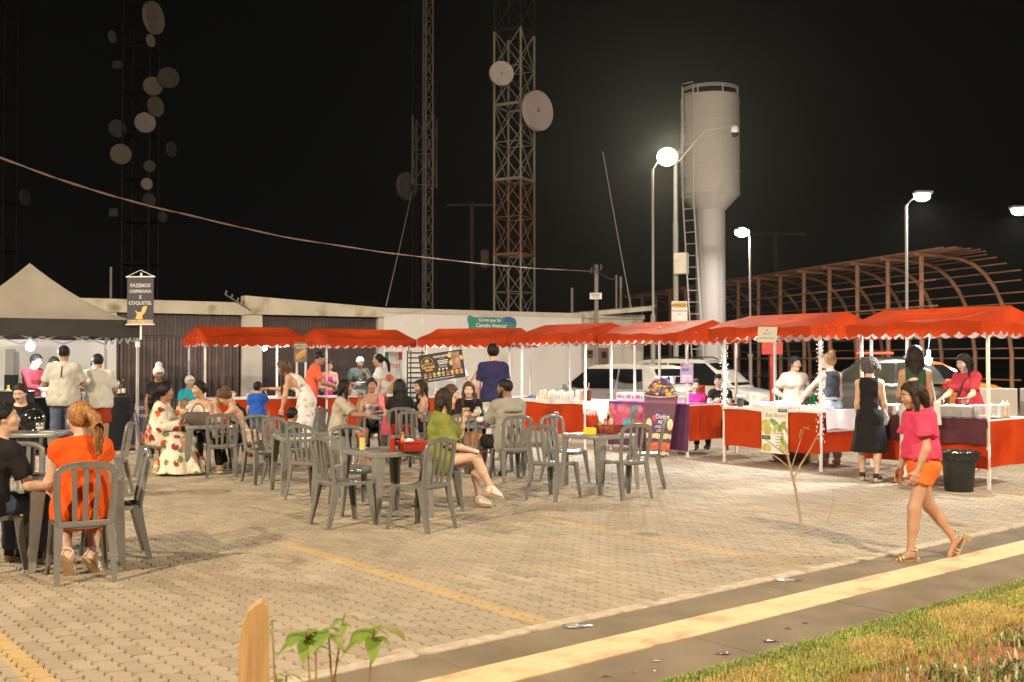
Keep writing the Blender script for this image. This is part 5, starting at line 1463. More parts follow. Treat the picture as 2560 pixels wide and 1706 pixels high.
# ---- fruit poster
po = thing('fruit_poster', 'white hanging poster of a fruit branch on the red counter front', 'poster', P6(W6 * .57, -.055, .585), A6)
bb = board_on(po, Matrix(), .50, .70, M_PAPER, th=.006)
for z in (.355, -.355):
    b = MB(); b.cyl((-.27, 0, z), (.27, 0, z), .014, 8); b.build('rod', M_WPIPE, po)
lettering('Bala Baiana', .09, M_GRY, bb, fmat(.02, -.005, .215), shear=.2)
b = MB(); b.box((.155, -.005, .295), (.17, .003, .05)); b.build('tag_print', M_BLK, bb); b = MB(); b.box((-.16, -.005, -.13), (.16, .003, .06)); tg_ = b.build('tag_print', M_BLK, bb)
lettering('SABORES', .032, M_WHT, bb, fmat(.155, -.0075, .295)); lettering('COCO', .036, M_WHT, bb, fmat(-.16, -.0075, -.13))
M_FRU = mat('green fruit print', (.48, .44, .10), .6, .25, 12); M_LEAF = mat('leaf print', (.20, .33, .05), .6, .3, 10)
for x, z, r_ in ((-.17, .08, .085), (-.13, -.02, .09), (-.2, -.0, .05), (-.15, -.29, .09), (.16, -.27, .08)):
    b = MB(); b.ball((x, -.005, z), (r_, .006, r_ * .8), 14, 6); b.build('fruit_print', M_FRU, bb)
for x, z, a in ((.0, .10, 30), (.14, .05, -50), (.18, -.2, 50)):
    b = MB(); b.ball((0, 0, 0), (.11, .005, .045), 12, 6); b.build('leaf_print', M_LEAF, bb, M=Matrix.Translation((x, -.006, z)) @ Matrix.Rotation(R(a), 4, 'Y'))
for k in range(5):
    b = MB(); b.box((.10, -.005, -.06 - .045 * k), (.16 - .03 * (k % 2), .003, .012)); b.build('text_line', M_GRY, bb)
# ---- purple flyer on stall 5 post
pf = thing('purple_flyer', 'lilac flyer taped to a post of the ball print stall', 'flyer', P5(W5 + .02, -.03, 1.42), A5 + R(35))
bb = board_on(pf, Matrix(), .22, .33, mat('lilac flyer print', (.42, .33, .62), .6, .25, 5)); lettering('açaí', .075, M_PRP, bb, fmat(-.02, -.006, .07), bold=.002)
b = MB(); b.box((.0, -.006, -.08), (.16, .003, .10)); b.build('picture_print', mat('pale lilac print', (.60, .50, .66), .6, .3, 10), bb)
b = MB(); b.box((-.08, -.006, .14), (.05, .003, .03)); b.build('tag_print', mat('red print', (.5, .05, .03), .6), bb)

# ---- stall 5: ball print cloth, big cup cutout
def bubble_mat():
    m = bpy.data.materials.new('ball print'); m.use_nodes = True; n = m.node_tree.nodes; l = m.node_tree.links; b = n['Principled BSDF']; b.inputs['Roughness'].default_value = .35
    tc = n.new('ShaderNodeTexCoord'); v = n.new('ShaderNodeTexVoronoi'); v.inputs['Scale'].default_value = 8.5; mp = n.new('ShaderNodeMapping'); mp.inputs['Scale'].default_value = (1, .01, 1); l.new(tc.outputs['Object'], mp.inputs[0]); l.new(mp.outputs[0], v.inputs['Vector'])
    r = n.new('ShaderNodeValToRGB'); r.color_ramp.interpolation = 'CONSTANT'; e = r.color_ramp.elements
    e[0].color = (.62, .10, .20, 1); e[1].position = .3; e[1].color = (.70, .20, .24, 1)
    for p, c in ((.48, (.70, .55, .10)), (.6, (.12, .42, .50)), (.72, (.45, .06, .25)), (.85, (.72, .28, .30))): x = e.new(p); x.color = (*c, 1)
    s = n.new('ShaderNodeSeparateColor'); l.new(v.outputs['Color'], s.inputs[0]); l.new(s.outputs[0], r.inputs[0])
    rr = n.new('ShaderNodeValToRGB'); rr.color_ramp.elements[0].color = (1.15, 1.1, 1.1, 1); rr.color_ramp.elements[1].color = (.72, .6, .66, 1); rr.color_ramp.elements[1].position = .75; l.new(v.outputs['Distance'], rr.inputs[0])
    mx = n.new('ShaderNodeMix'); mx.data_type = 'RGBA'; mx.blend_type = 'MULTIPLY'; mx.inputs[0].default_value = 1; l.new(r.outputs[0], mx.inputs[6]); l.new(rr.outputs[0], mx.inputs[7]); l.new(mx.outputs[2], b.inputs['Base Color']); return m
M_BUB = bubble_mat(); M_PUR = mat('purple cloth', (.10, .022, .085), .7, .15, 5, bump=.3, bscale=10); M_PURS = mat('purple satin', (.22, .03, .20), .35, .15, 5, bump=.3, bscale=10)
bc = thing('table_banner', 'banner of coloured balls across the counter front beside the cup cutout', 'banner', P5(0, 0, 0), A5)
b = MB(); b.rbox((.58, -.075, .66), (1.12, .008, .37), .003); b.build('print', M_BUB, bc)
tc5 = thing('tablecloth', 'dark purple cloth hanging under the ball print banner', 'tablecloth', P5(0, 0, 0), A5)
def hang(m, x0, x1, y, z1, z0, nm, par, amp=.015, fl=.03, n=26, ph=0.0):
    b = MB(); vs = []
    for i in range(n + 1):
        u = i / n
        for j in range(5):
            v = j / 4; vs.append((x0 + (x1 - x0) * u, y - amp * v * (math.sin(u * 21 + ph) + .6 * math.sin(u * 43 + 1 + ph)) - fl * v, z1 + (z0 + .012 * math.sin(u * 9 + ph) - z1) * v))
    b.add(vs, [(i * 5 + j, (i + 1) * 5 + j, (i + 1) * 5 + j + 1, i * 5 + j + 1) for i in range(n) for j in range(4)]); return b.build(nm, m, par, True)
hang(M_PUR, -.01, W5 + .10, -.045, .90, .10, 'drape', tc5); b = MB(); b.rbox((W5 / 2, .30, .893), (W5 + .04, .74, .006), .002); b.build('cloth_top', M_PURS, tc5); hang(M_PURS, 0, 1.16, -.065, .895, .84, 'frill', tc5, .006, .0)
# clear screen and goods
sc5 = thing('clear_screen', 'sagging clear plastic screen around the counter of the ball print stall', 'screen', P5(0, 0, 0), A5)
b = MB(); vs = []
for i in range(21):
    u = i / 20
    for j in range(2): vs.append((u * W5, -.01, .90 + j * (.42 - .10 * math.sin(math.pi * ((u * 2) % 1.0)))))
b.add(vs, [(i * 2, i * 2 + 2, i * 2 + 3, i * 2 + 1) for i in range(20)]); b.build('sheet', glass('clear film', (.8, .82, .84), .08, .16), sc5, True)
# cup cutout
cup = thing('cup_cutout', 'tall flat cutout of a purple açaí cup heaped with coloured sweets', 'cutout', P5(W5 - .28, -.42, .0), A5 + R(14)); cup.rotation_euler = (R(-7), 0, A5 + R(20))
ol = [(-.185, .03), (-.15, .0), (.10, .0), (.17, .04), (.20, .12), (.305, 1.02), (.32, 1.08), (.29, 1.13), (.26, 1.14), (.225, 1.20), (.165, 1.27), (.09, 1.33), (.0, 1.355), (-.08, 1.33), (-.155, 1.27), (-.215, 1.20), (-.25, 1.14), (-.30, 1.12), (-.325, 1.06), (-.30, 1.01), (-.225, .15)]
b = MB(); b.prism(ol, -.012, .012, 'y'); bd = b.build('board', mat('cup purple print', (.115, .030, .060), .4, .2, 3), cup)
strips = [(.045, .10, (.62, .55, .34)), (.12, .25, (.55, .15, .05)), (.26, .31, (.10, .03, .04)), (.32, .40, (.60, .55, .36))]
for z0, z1, c in strips:
    xa = .20 + z0 * .11; xb = .20 + z1 * .11; N = 10; vs = []
    for k in range(N + 1): u = -1 + 2 * k / N; vs.append((u * xa * .96, z0 + .012 * math.sin(k * 2.3)))
    for k in range(N, -1, -1): u = -1 + 2 * k / N; vs.append((u * xb * .96, z1 + .012 * math.sin(k * 1.7 + 1)))
    b = MB(); b.prism(vs, -.0145, -.0125, 'y'); b.build('layer_print', mat('layer %s' % z0, c, .45, .2, 9), bd)
for k in range(4):
    b = MB(); b.ball((-.13 + .095 * k, -.0145, .185), (.047, .006, .055), 12, 6); b.build('strawberry_print', mat('strawberry print', (.60, .09, .04), .4, .3, 14), bd)
b = MB(); b.ball((.0, -.0135, .62), (.165, .005, .20), 24, 6); lb = b.build('label_print', mat('violet label', (.10, .025, .16), .45, .1, 4), bd)
lettering('Dolce', .105, M_WHT, lb, fmat(.05, -.02, .69), shear=.2, bold=.002); lettering('açaí', .095, M_WHT, lb, fmat(.05, -.02, .61), shear=.2, bold=.002)
b = MB(); b.ball((-.09, -.018, .66), (.042, .004, .055), 12, 6); b.build('dot_print', mat('pink print', (.55, .06, .10), .4), lb)
for k, w_ in enumerate((.16, .2, .06, .13)):
    b = MB(); b.box((.02, -.0195, .53 - .022 * k - (.02 if k > 1 else 0)), (w_, .003, .009)); b.build('text_line', M_WHT, lb)
for x, z in ((-.19, .56), (.20, .56)):
    b = MB(); b.ball((x, -.0155, z), (.055, .006, .10), 14, 6); b.build('banana_print', mat('banana print', (.68, .62, .34), .4, .1, 9), bd)
b = MB(); b.tube([(.315 * math.cos(t), -.0125 - .012 * (math.sin(t) < 0), 1.075 + .055 * math.sin(t)) for t in [2 * math.pi * k / 30 for k in range(30)]], .011, 6, closed=True); b.build('rim_print', mat('cup rim', (.62, .52, .46), .4), bd)
b = MB(); b.box((0, -.0135, .94), (.56, .003, .05)); b.build('band_print', mat('mauve band', (.26, .06, .13), .4), bd)
random.seed(11); sw_c = [(.62, .50, .04), (.55, .16, .03), (.03, .22, .06), (.05, .16, .40), (.14, .03, .14), (.60, .22, .04)]
swm = [(lambda bb: bb.mesh('sweet_print', mat('sweet %d' % i, sw_c[i], .25), True))((lambda m_: (m_.ball((0, 0, 0), (.034, .014, .032), 10, 6), m_)[1])(MB())) for i in range(6)]
for row in range(8):
    z = 1.075 + row * .034; wid = .275 * math.sqrt(max(.02, 1 - (row / 8.2) ** 1.5)); n = max(1, int(wid * 2 / .056))
    for k in range(n):
        x = -wid + 2 * wid * (k + .5) / n + random.uniform(-.01, .01); c = 4 if row > 4 and random.random() < .6 else random.randrange(6)
        link('sweet_print', swm[c], bd, (x * .97, -.014 - random.uniform(0, .006), z + random.uniform(-.01, .01)))

# ---- stall 7: maroon cloth, boxes, bottles, lamp bulb
M_MAR = mat('maroon cloth', (.075, .012, .022), .8, .15, 5, bump=.3, bscale=14)
t7 = thing('tablecloth', 'maroon cloth hanging over the front of the farthest right stall', 'tablecloth', P7(0, 0, 0), A7)
hang(M_MAR, -.05, W7 + .0, -.045, .895, .56, 'drape', t7, .016, .02); b = MB(); b.rbox((W7 / 2, .30, .893), (W7 + .0, .72, .006), .002); b.build('cloth_top', M_MAR, t7)
def jar(x, y, z, r_, h_, m, lidm=None, parent=None, name='jar', lab=None, cat='jar', group=None, n=12):
    t = thing(name, lab, cat, (x, y, z), 0, group); b = MB(); b.lathe([(r_ * .92, 0), (r_, h_ * .1), (r_, h_ * .85), (r_ * .9, h_)], n); b.build('body', m, t, True)
    if lidm: b = MB(); b.lathe([(r_ * .98, h_ + .001), (r_ * .98, h_ + .02), (r_ * .9, h_ + .024)], n); b.build('lid', lidm, t, True)
    return t
def bottle(p, h_, r_, m, capm, label, group=None, name='bottle', cat='bottle', labm=None, squeeze=False):
    t = thing(name, label, cat, p, 0, group); b = MB()
    if squeeze: pr = [(r_ * .95, 0), (r_, h_ * .05), (r_, h_ * .35), (r_ * .86, h_ * .5), (r_, h_ * .62), (r_ * .95, h_ * .72), (r_ * .7, h_ * .74)]
    else: pr = [(r_ * .95, 0), (r_, h_ * .05), (r_, h_ * .55), (r_ * .85, h_ * .64), (r_ * .36, h_ * .76), (r_ * .33, h_ * .94)]
    b.lathe(pr, 12); b.build('body', m, t, True)
    b = MB()
    if squeeze: b.lathe([(r_ * .9, h_ * .74), (r_ * .9, h_ * .80), (r_ * .3, h_ * .86), (r_ * .12, h_)], 10)
    else: b.lathe([(r_ * .38, h_ * .93), (r_ * .38, h_), (r_ * .3, h_ * 1.005)], 10)
    b.build('cap', capm, t, True)
    if labm: b = MB(); b.lathe([(r_ * 1.015, h_ * .18), (r_ * 1.015, h_ * .46)], 12, cap=False); b.build('bottle_label', labm, t, True)
    return t
M_STEEL = mat('steel tray', (.42, .41, .40), .35, .1, 4, metal=.6); M_WPL = mat('white plastic', (.74, .73, .72), .35, .05); M_CLR = glass('clear plastic', (.85, .87, .88), .1, .30)
for k, (x, w_, h_, m, lab) in enumerate(((.42, .16, .13, M_WPL, 'small white tub leftmost on the maroon cloth'), (.62, .18, .15, M_WPL, 'square white tub second on the maroon cloth'), (.82, .14, .14, M_STEEL, 'narrow steel bin on the maroon cloth'), (.99, .16, .13, M_WPL, 'white tub beside the long steel tray'), (1.32, .42, .15, M_STEEL, 'long steel tray heaped with pale filling on the maroon cloth'))):
    p = P7(x, .16, .898); t = thing('food_tray', lab, 'tray', p, A7, 'food trays on the right stall'); b = MB(); b.rbox((0, 0, h_ / 2), (w_, .28, h_), .01); b.build('tray', m, t)
    b = MB()
    for q in range(14): b.ball((random.uniform(-w_ * .4, w_ * .4), random.uniform(-.1, .1), h_ + .0), (.03, .03, .018), 7, 4)
    o = b.build('filling', mat('pale filling', (.70, .60, .42), .7, .3, 20), t, True); o['kind'] = 'stuff'
for k, (x, y, lab) in enumerate(((1.62, .14, 'clear round tub at the right end of the maroon cloth'), (1.70, .36, 'clear round tub behind the first at the right end'))):
    p = P7(x, y, .898); jar(p.x, p.y, p.z, .10, .15, M_CLR, M_WPL, name='tub', lab=lab, cat='tub', group='clear tubs on the right stall')
for k, (x, y, m, lab) in enumerate(((1.66, .66, mat('dark sauce', (.10, .03, .02), .3), 'brown sauce bottle at the back right of the right stall'), (1.74, .60, mat('cream sauce', (.62, .42, .26), .3), 'cream sauce bottle at the back right of the right stall'))): bottle(P7(x, y, .898), .22, .035, m, M_WPL, lab, 'sauce bottles on the right stall', squeeze=True)
def bulb(p, label, cord_top, r_=.045, st=180, col=(1, .98, .95)):
    t = thing('light_bulb', label, 'lamp', p, 0, 'bare bulbs under the canopies'); b = MB(); b.ball((0, 0, 0), (r_, r_, r_ * 1.15), 14, 8); b.build('bulb', emis('lit bulb %d' % st, col, st), t, True)
    b = MB(); b.lathe([(.022, r_ * 1.0), (.028, r_ * 1.2), (.028, r_ * 1.2 + .06), (.015, r_ * 1.2 + .08)], 10); b.build('socket', M_WPL, t)
    b = MB(); b.tube([(0, 0, r_ * 1.2 + .08), (.02, .01, (cord_top - p.z) * .6), (0, 0, cord_top - p.z)], .006, 5); b.build('cord', M_BLK, t); return t
# trash bin
bn = thing('trash_bin', 'black round trash bin with a folded bag rim by the right stall', 'bin', (5.63, 12.98, 0)); M_BIN = mat('black bin plastic', (.014, .014, .013), .5, .2, 4)
b = MB(); b.lathe([(.165, 0), (.17, .01), (.205, .46), (.205, .47)], 24); b.build('tub', M_BIN, bn, True)
b = MB(); N = 40; rr = []
for r0, z0, am in ((.19, .475, 0), (.215, .505, .006), (.238, .495, .012), (.242, .44, .016), (.232, .40, .020)): rr.append([((r0 + am * math.sin(k * 1.9) + am * .6 * math.sin(k * 3.7 + 1)) * math.cos(2 * math.pi * k / N), (r0 + am * math.sin(k * 1.9) + am * .6 * math.sin(k * 3.7 + 1)) * math.sin(2 * math.pi * k / N), z0 + am * .7 * math.sin(k * 2.7)) for k in range(N)])
b.loft(rr, cap=False); b.build('bag_rim', mat('black bin bag', (.018, .018, .018), .22, .2, 5, bump=.4, bscale=25), bn, True)

# ---- stall 6: trays, flower pot, card, garlands
M_GAR = mat('white garland', (.80, .80, .78), .7, .05)
def garland(P, x, y, z0, z1, lab):
    t = thing('garland', lab, 'garland', P(x, y, 0), 0, 'white garlands wound on the posts'); b = MB(); n = 90
    for k in range(n):
        z = z0 + (z1 - z0) * k / n; a = k * 1.7; r_ = random.uniform(.03, .06)
        c = (r_ * math.cos(a), r_ * math.sin(a), z + random.uniform(-.01, .01)); M_ = Matrix.Translation(c) @ Euler((random.uniform(0, 3), random.uniform(0, 3), a)).to_matrix().to_4x4(); q = .018
        b.add([(-q, -q * .5, 0), (q, -q * .5, .004), (q, q * .5, -.004), (-q, q * .5, 0), (0, 0, .012)], [(0, 1, 4), (1, 2, 4), (2, 3, 4), (3, 0, 4), (3, 2, 1, 0)], M_)
    o = b.build('petals', M_GAR, t); o['kind'] = 'stuff'
    b = MB(); b.tube([(.03 * math.cos(k * .8), .03 * math.sin(k * .8), z0 + (z1 - z0) * k / 60) for k in range(61)], .006, 4); b.build('cord', M_GAR, t)
garland(P6, 0, 0, .90, 1.93, 'white flower garland wound on the left front post of the poster stall'); garland(P6, W6, 0, .45, 1.93, 'white flower garland wound on the right front post of the poster stall')
tr = thing('sweets_tray', 'long box of wrapped sweets along the front of the poster stall counter', 'tray', P6(W6 * .52, .16, .89), A6)
b = MB(); b.rbox((0, 0, .03), (.86, .22, .06), .006); b.build('box', mat('kraft print', (.62, .50, .40), .6, .1, 9), tr)
b = MB()
for k in range(70): b.ball((-.40 + .8 * (k % 24) / 23, -.08 + .08 * (k // 24), .075 + random.uniform(0, .012)), (.02, .022, .018), 6, 4)
o = b.build('sweets', mat('wrapped sweets', (.74, .70, .64), .3, .15, 20), tr, True); o['kind'] = 'stuff'
tr2 = thing('sweets_tray', 'white cloth covered tray at the right front corner of the poster stall', 'tray', P6(W6 * .86, .26, .89), A6); b = MB(); b.rbox((0, 0, .03), (.36, .34, .05), .006); b.build('tray', M_WPL, tr2)
b = MB()
for k in range(24): b.ball((random.uniform(-.15, .15), random.uniform(-.14, .14), .065), (.025, .025, .016), 6, 4)
b.build('sweets', mat('wrapped sweets', (.74, .70, .64), .3, .15, 20), tr2, True)['kind'] = 'stuff'
for k in range(4):
    p = P6(W6 * .36 + .11 * (k % 2), .52, .89 + .06 * (k // 2)); t = thing('sweets_box', ('lower' if k < 2 else 'upper') + ' clear box of sweets, ' + ('left' if k % 2 == 0 else 'right') + ' of the stacked pair behind the flower pot', 'box', p, A6, 'clear boxes of sweets'); b = MB(); b.rbox((0, 0, .027), (.10, .10, .052), .006); b.build('box', M_CLR, t)
    b = MB()
    for q in range(5): b.ball((random.uniform(-.03, .03), random.uniform(-.03, .03), .022), .017, 6, 4)
    b.build('sweets', mat('wrapped sweets', (.74, .70, .64), .3, .15, 20), t, True)['kind'] = 'stuff'
fp = thing('flower_pot', 'small black pot with white flowers on the poster stall counter', 'flower pot', P6(.26, .09, .89), 0); b = MB(); b.lathe([(.045, 0), (.06, .11), (.064, .115)], 14); b.build('pot', M_BLK, fp, True)
b = MB()
for k in range(22):
    a = k * 2.4; r_ = .07 * math.sqrt((k % 11) / 11); b.add([(0, -.012, 0), (.05, 0, .01), (0, .012, 0)], [(0, 1, 2)], Matrix.Translation((r_ * math.cos(a), r_ * math.sin(a), .12 + .02 * (k % 3))) @ Matrix.Rotation(a, 4, 'Z'))
b.build('leaves', mat('pot leaf', (.05, .12, .06), .6), fp)
b = MB()
for k in range(14): a = k * 2.4; r_ = .06 * math.sqrt(k / 14); b.ball((r_ * math.cos(a), r_ * math.sin(a), .17 + .02 * random.random()), .018, 7, 4)
b.build('flowers', M_GAR, fp, True)
mc = thing('menu_card', 'small standing cream card beside the flower pot', 'card', P6(.52, .10, .89), A6 + R(8)); mc.rotation_euler = (R(-8), 0, A6 + R(8)); bb = board_on(mc, Matrix.Translation((0, 0, .12)), .17, .24, mat('cream sign paper', (.60, .55, .47), .7)); b = MB(); b.box((0, -.006, .06), (.03, .003, .02)); b.build('mark', M_GRY, bb)
cl6 = thing('tablecloth', 'white fringed cloth over the right side of the poster stall', 'tablecloth', P6(W6, 0, 0), A6 + R(90)); hang(M_CTOP, .05, 1.27, -.055, .905, .62, 'drape', cl6, .008, .01)
b = MB()
for k in range(60): b.cyl((.05 + 1.2 * k / 59, -.075, .62), (.05 + 1.2 * k / 59 + .004, -.077, .585), .004, 4)
b.build('fringe', M_CTOP, cl6)
cf6 = thing('tablecloth', 'white runner edging the poster stall counter front', 'tablecloth', P6(0, 0, 0), A6); hang(M_CTOP, 0, W6, -.05, .905, .855, 'drape', cf6, .006, .0); b = MB(); b.rbox((W6 / 2, .28, .8925), (W6 + .0, .70, .004), .001); b.build('cloth_top', M_CTOP, cf6)
gc = thing('crate', 'green perforated plastic crate standing behind the poster stall', 'crate', P6(.5, 1.15, .80), A6); b = MB()
for k in range(7):
    for s_ in (-1, 1): b.box((-.24 + .08 * k, .17 * s_, .0), (.035, .02, .56)); 
for z in (-.27, -.13, 0, .13, .27):
    for s_ in (-1, 1): b.box((0, .171 * s_, z), (.54, .018, .05)); b.box((.262 * s_, 0, z), (.018, .34, .05))
for k in range(4):
    for s_ in (-1, 1): b.box((.26 * s_, -.13 + .085 * k, 0), (.02, .03, .56))
b.build('crate_grid', mat('green crate plastic', (.02, .20, .08), .5), gc)
b = MB(); b.box((0, 0, -.54), (.6, .4, .5)); b.build('stand', mat('brown box', (.25, .16, .09), .8), gc)

# ---- stall 4: snack packs, bucket, utensil pot, cap
M_PK = [mat('clear pack orange', (.66, .34, .08), .3, .3, 9), mat('clear pack pale', (.64, .60, .55), .3, .15, 9), mat('clear pack pink', (.66, .45, .40), .3, .2, 9)]
for k in range(12):
    x = .35 + .088 * k; p = P4(x, .14, .89); t = thing('snack_pack', ['first', 'second', 'third', 'fourth', 'fifth', 'sixth', 'seventh', 'eighth', 'ninth', 'tenth', 'eleventh', 'twelfth'][k] + (' low orange' if k == 0 else ' standing') + ' snack pack from the left on the snack stall counter', 'snack pack', p, A4 + R(-4 + 3 * (k % 3)), 'standing snack packs on the counter')
    hh = .15 + .02 * (k % 3) if k else .10; b = MB(); b.loft([[(-.036, -.03, 0), (.036, -.03, 0), (.036, .03, 0), (-.036, .03, 0)], [(-.038, -.03, hh * .5), (.038, -.03, hh * .5), (.038, .03, hh * .5), (-.038, .03, hh * .5)], [(-.037, -.003, hh), (.037, -.003, hh), (.037, .003, hh), (-.037, .003, hh)]]); b.build('bag', M_PK[0 if k in (0, 3) else (2 if k % 4 == 2 else 1)], t, True)
    b = MB(); b.box((0, -.035, hh * .35), (.04, .004, .05)); b.build('pack_label', M_PAPER, t)
p = P4(W4 - .30, .16, .89); jar(p.x, p.y, p.z, .095, .20, M_WPL, None, name='bucket', lab='white bucket on the snack stall counter beside the utensil pot', cat='bucket')
up4 = thing('utensil_pot', 'brown pot with an orange card and red handled utensils on the snack stall', 'pot', P4(W4 - .09, .14, .89), A4); b = MB(); b.lathe([(.07, 0), (.085, .20), (.09, .205)], 16); b.build('pot', mat('brown jar', (.10, .035, .015), .25), up4, True); b = MB(); b.box((.02, -.088, .09), (.10, .004, .13)); b.build('card', mat('orange card', (.62, .30, .08), .6), up4)
for k, (a, m) in enumerate(((-18, mat('red handle', (.55, .04, .04), .4)), (-8, M_WPL), (6, mat('pink handle', (.6, .3, .28), .4)))): b = MB(); b.tube([(.0 + .01 * k, 0, .1), (.0 + .35 * math.sin(R(a)), 0, .34)], .009, 6); b.build('utensil', m, up4)
hat = thing('cap', 'dark blue cap lying at the left end of the snack stall counter', 'cap', P4(.17, .14, .89)); b = MB(); b.ball((0, 0, .0), (.10, .09, .075), 14, 8); b.build('crown', mat('navy cap', (.03, .04, .13), .8), hat, True); b = MB(); b.ball((.10, 0, .005), (.09, .08, .008), 12, 4); b.build('brim', mat('navy cap', (.03, .04, .13), .8), hat, True)
cl4 = thing('tablecloth', 'white scalloped cloth along the snack stall counter', 'tablecloth', P4(0, 0, 0), A4); hang(M_CTOP, -.06, W4 + .02, -.05, .905, .83, 'drape', cl4, .012, .0, 34); b = MB(); b.rbox((W4 / 2, .28, .8925), (W4 + .0, .70, .004), .001); b.build('cloth_top', M_CTOP, cl4)
cr4 = thing('crochet_cloth', 'white fringed crochet cloth and hanging towel at the corner of the snack stall', 'cloth', P4(W4, 0, 0), A4 + R(52)); hang(M_CTOP, -.05, .42, -.07, .905, .74, 'drape', cr4, .006, .0)
b = MB()
for k in range(26): b.cyl((-.04 + .46 * k / 25, -.075, .74), (-.04 + .46 * k / 25 + .004, -.078, .67 - .02 * (k % 3)), .005, 4)
b.build('fringe', M_CTOP, cr4)
b = MB(); b.loft([[(.20, -.09, .78), (.40, -.085, .78), (.40, -.08, .78), (.20, -.08, .78)], [(.25, -.10, .5), (.37, -.095, .5), (.37, -.085, .5), (.25, -.085, .5)], [(.29, -.10, .20), (.33, -.095, .20), (.33, -.09, .20), (.29, -.09, .20)]]); b.build('towel', M_CTOP, cr4)
# ---- stall 5 goods: boxes of toppings
for k in range(5):
    p = P5(.12 + .235 * k, .22, .90); t = thing('topping_box', ['leftmost', 'second from left', 'middle', 'second from right', 'rightmost'][k] + ' printed white box on the ball print stall counter', 'box', p, A5, 'white printed boxes on the counter'); b = MB(); b.rbox((0, 0, .075), (.22, .20, .15), .006); b.build('box', M_WPL, t); b = MB(); b.box((-.02, -.103, .08), (.11, .004, .06)); b.build('print', M_GRY if k % 2 else MATS['pink print'], t); b = MB(); b.ball((.08, -.103, .07), (.016, .003, .03), 8, 5); b.build('print', M_PRP, t)
pk = thing('foam_pile', 'heap of white foam cups and bags on the ball print counter', 'cups', P5(.92, .42, .90), A5); b = MB()
random.seed(5)
for k in range(16): b.lathe([(.04, 0), (.055, .13), (.058, .132)], 10, (random.uniform(-.16, .16), random.uniform(-.10, .10), .05 + .09 * (k % 4)))
b.build('cups', M_WPL, pk, True); b = MB(); b.ball((0, .02, .18), (.22, .15, .22), 14, 8); b.build('bag', mat('white bag', (.76, .76, .78), .4, .05, 4, bump=.6, bscale=18), pk, True)
# ================================================================== TENT BAR
TC, TH = V2(-9.07, 19.3), 1.67
TU, TV = WD, WN
M_TENT = mat('beige tent cloth', (.29, .25, .20), .7, .08, 2, bump=.35, bscale=5); M_TBLK = mat('black tent cloth', (.024, .019, .016), .75, .15, 3, bump=.3, bscale=6); M_TPIPE = mat('tent pipe', (.40, .39, .36), .4)
tn = thing('canopy_tent', 'beige peaked canopy tent with black valance over the drinks bar', 'tent', TC, WANG)
zt_ = AT(72, 19.3, 658).z; ze = 2.36; zv = 2.05
def tentz(r):  # r 0 centre .. 1 edge
    return ze + (zt_ - ze) * (1 - r) ** 1.5
b = MB(); N = 14; vs = []; fs = []
for i in range(2 * N + 1):
    for j in range(2 * N + 1):
        x, y = -1 + i / N, -1 + j / N; r_ = max(abs(x), abs(y)); q = 1 - min(abs(x), abs(y)) / max(r_, 1e-6)
        z = tentz(r_) - .10 * q * math.sin(math.pi * r_) + .010 * math.sin(x * 9 + y * 5) * r_ * (1 - r_)
        vs.append((x * TH, y * TH, z))
n_ = 2 * N + 1
for i in range(2 * N):
    for j in range(2 * N):
        q = [i * n_ + j, (i + 1) * n_ + j, (i + 1) * n_ + j + 1, i * n_ + j + 1]
        fs += [(q[0], q[1], q[2]), (q[0], q[2], q[3])] if (i < N) == (j < N) else [(q[0], q[1], q[3]), (q[1], q[2], q[3])]
b.add(vs, fs); b.build('roof_cloth', M_TENT, tn, True, angle=25)
b = MB(); per = []
for s_, (ax, ay, bx_, by_) in enumerate(((-1, -1, 1, -1), (1, -1, 1, 1), (1, 1, -1, 1), (-1, 1, -1, -1))):
    for k in range(16): f = k / 16; per.append(((ax + (bx_ - ax) * f) * TH * 1.003, (ay + (by_ - ay) * f) * TH * 1.003, f))
vs = []
for x, y, f in per: sg = .05 * math.sin(math.pi * f); vs += [(x, y, ze + .01 - .13 * math.sin(math.pi * f) * .0), (x, y, (ze + zv) / 2), (x, y, zv + sg * .3 + .01 * math.sin(f * 20))]
m_ = len(per); b.add(vs, [(i * 3 + k, ((i + 1) % m_) * 3 + k, ((i + 1) % m_) * 3 + k + 1, i * 3 + k + 1) for i in range(m_) for k in (0, 1)]); b.build('valance', M_TBLK, tn, True)
for x, y in ((-1, -1), (1, -1), (1, 1), (-1, 1)):
    b = MB(); b.box((x * TH * .98, y * TH * .98, 1.15), (.045, .045, 2.3)); b.build('leg', M_TPIPE, tn)
    b = MB(); b.box((x * TH * .98, y * TH * .98, 1.93), (.065, .065, .10)); b.build('leg_slider', M_WPL, tn)
b = MB()
for (ax, ay, bx_, by_) in ((-1, -1, 1, -1), (1, -1, 1, 1), (1, 1, -1, 1), (-1, 1, -1, -1)):
    for k in range(4):
        p = Vector(((ax + (bx_ - ax) * k / 4) * TH * .97, (ay + (by_ - ay) * k / 4) * TH * .97, 0)); q = Vector(((ax + (bx_ - ax) * (k + 1) / 4) * TH * .97, (ay + (by_ - ay) * (k + 1) / 4) * TH * .97, 0))
        b.cyl(p + Vector((0, 0, 1.97)), q + Vector((0, 0, 2.26)), .012, 5); b.cyl(p + Vector((0, 0, 2.26)), q + Vector((0, 0, 1.97)), .012, 5)
b.build('scissor_frame', M_TPIPE, tn)
FRp = TC + TU * TH * .98 + TV * TH * .98; FLp = TC - TU * TH * .98 + TV * TH * .98
TM = Matrix.Translation(TC) @ Matrix.Rotation(WANG, 4, 'Z')      # local +x along the front, -y to the lot
TP = lambda x, y, z: TM @ Vector((x, y, z))
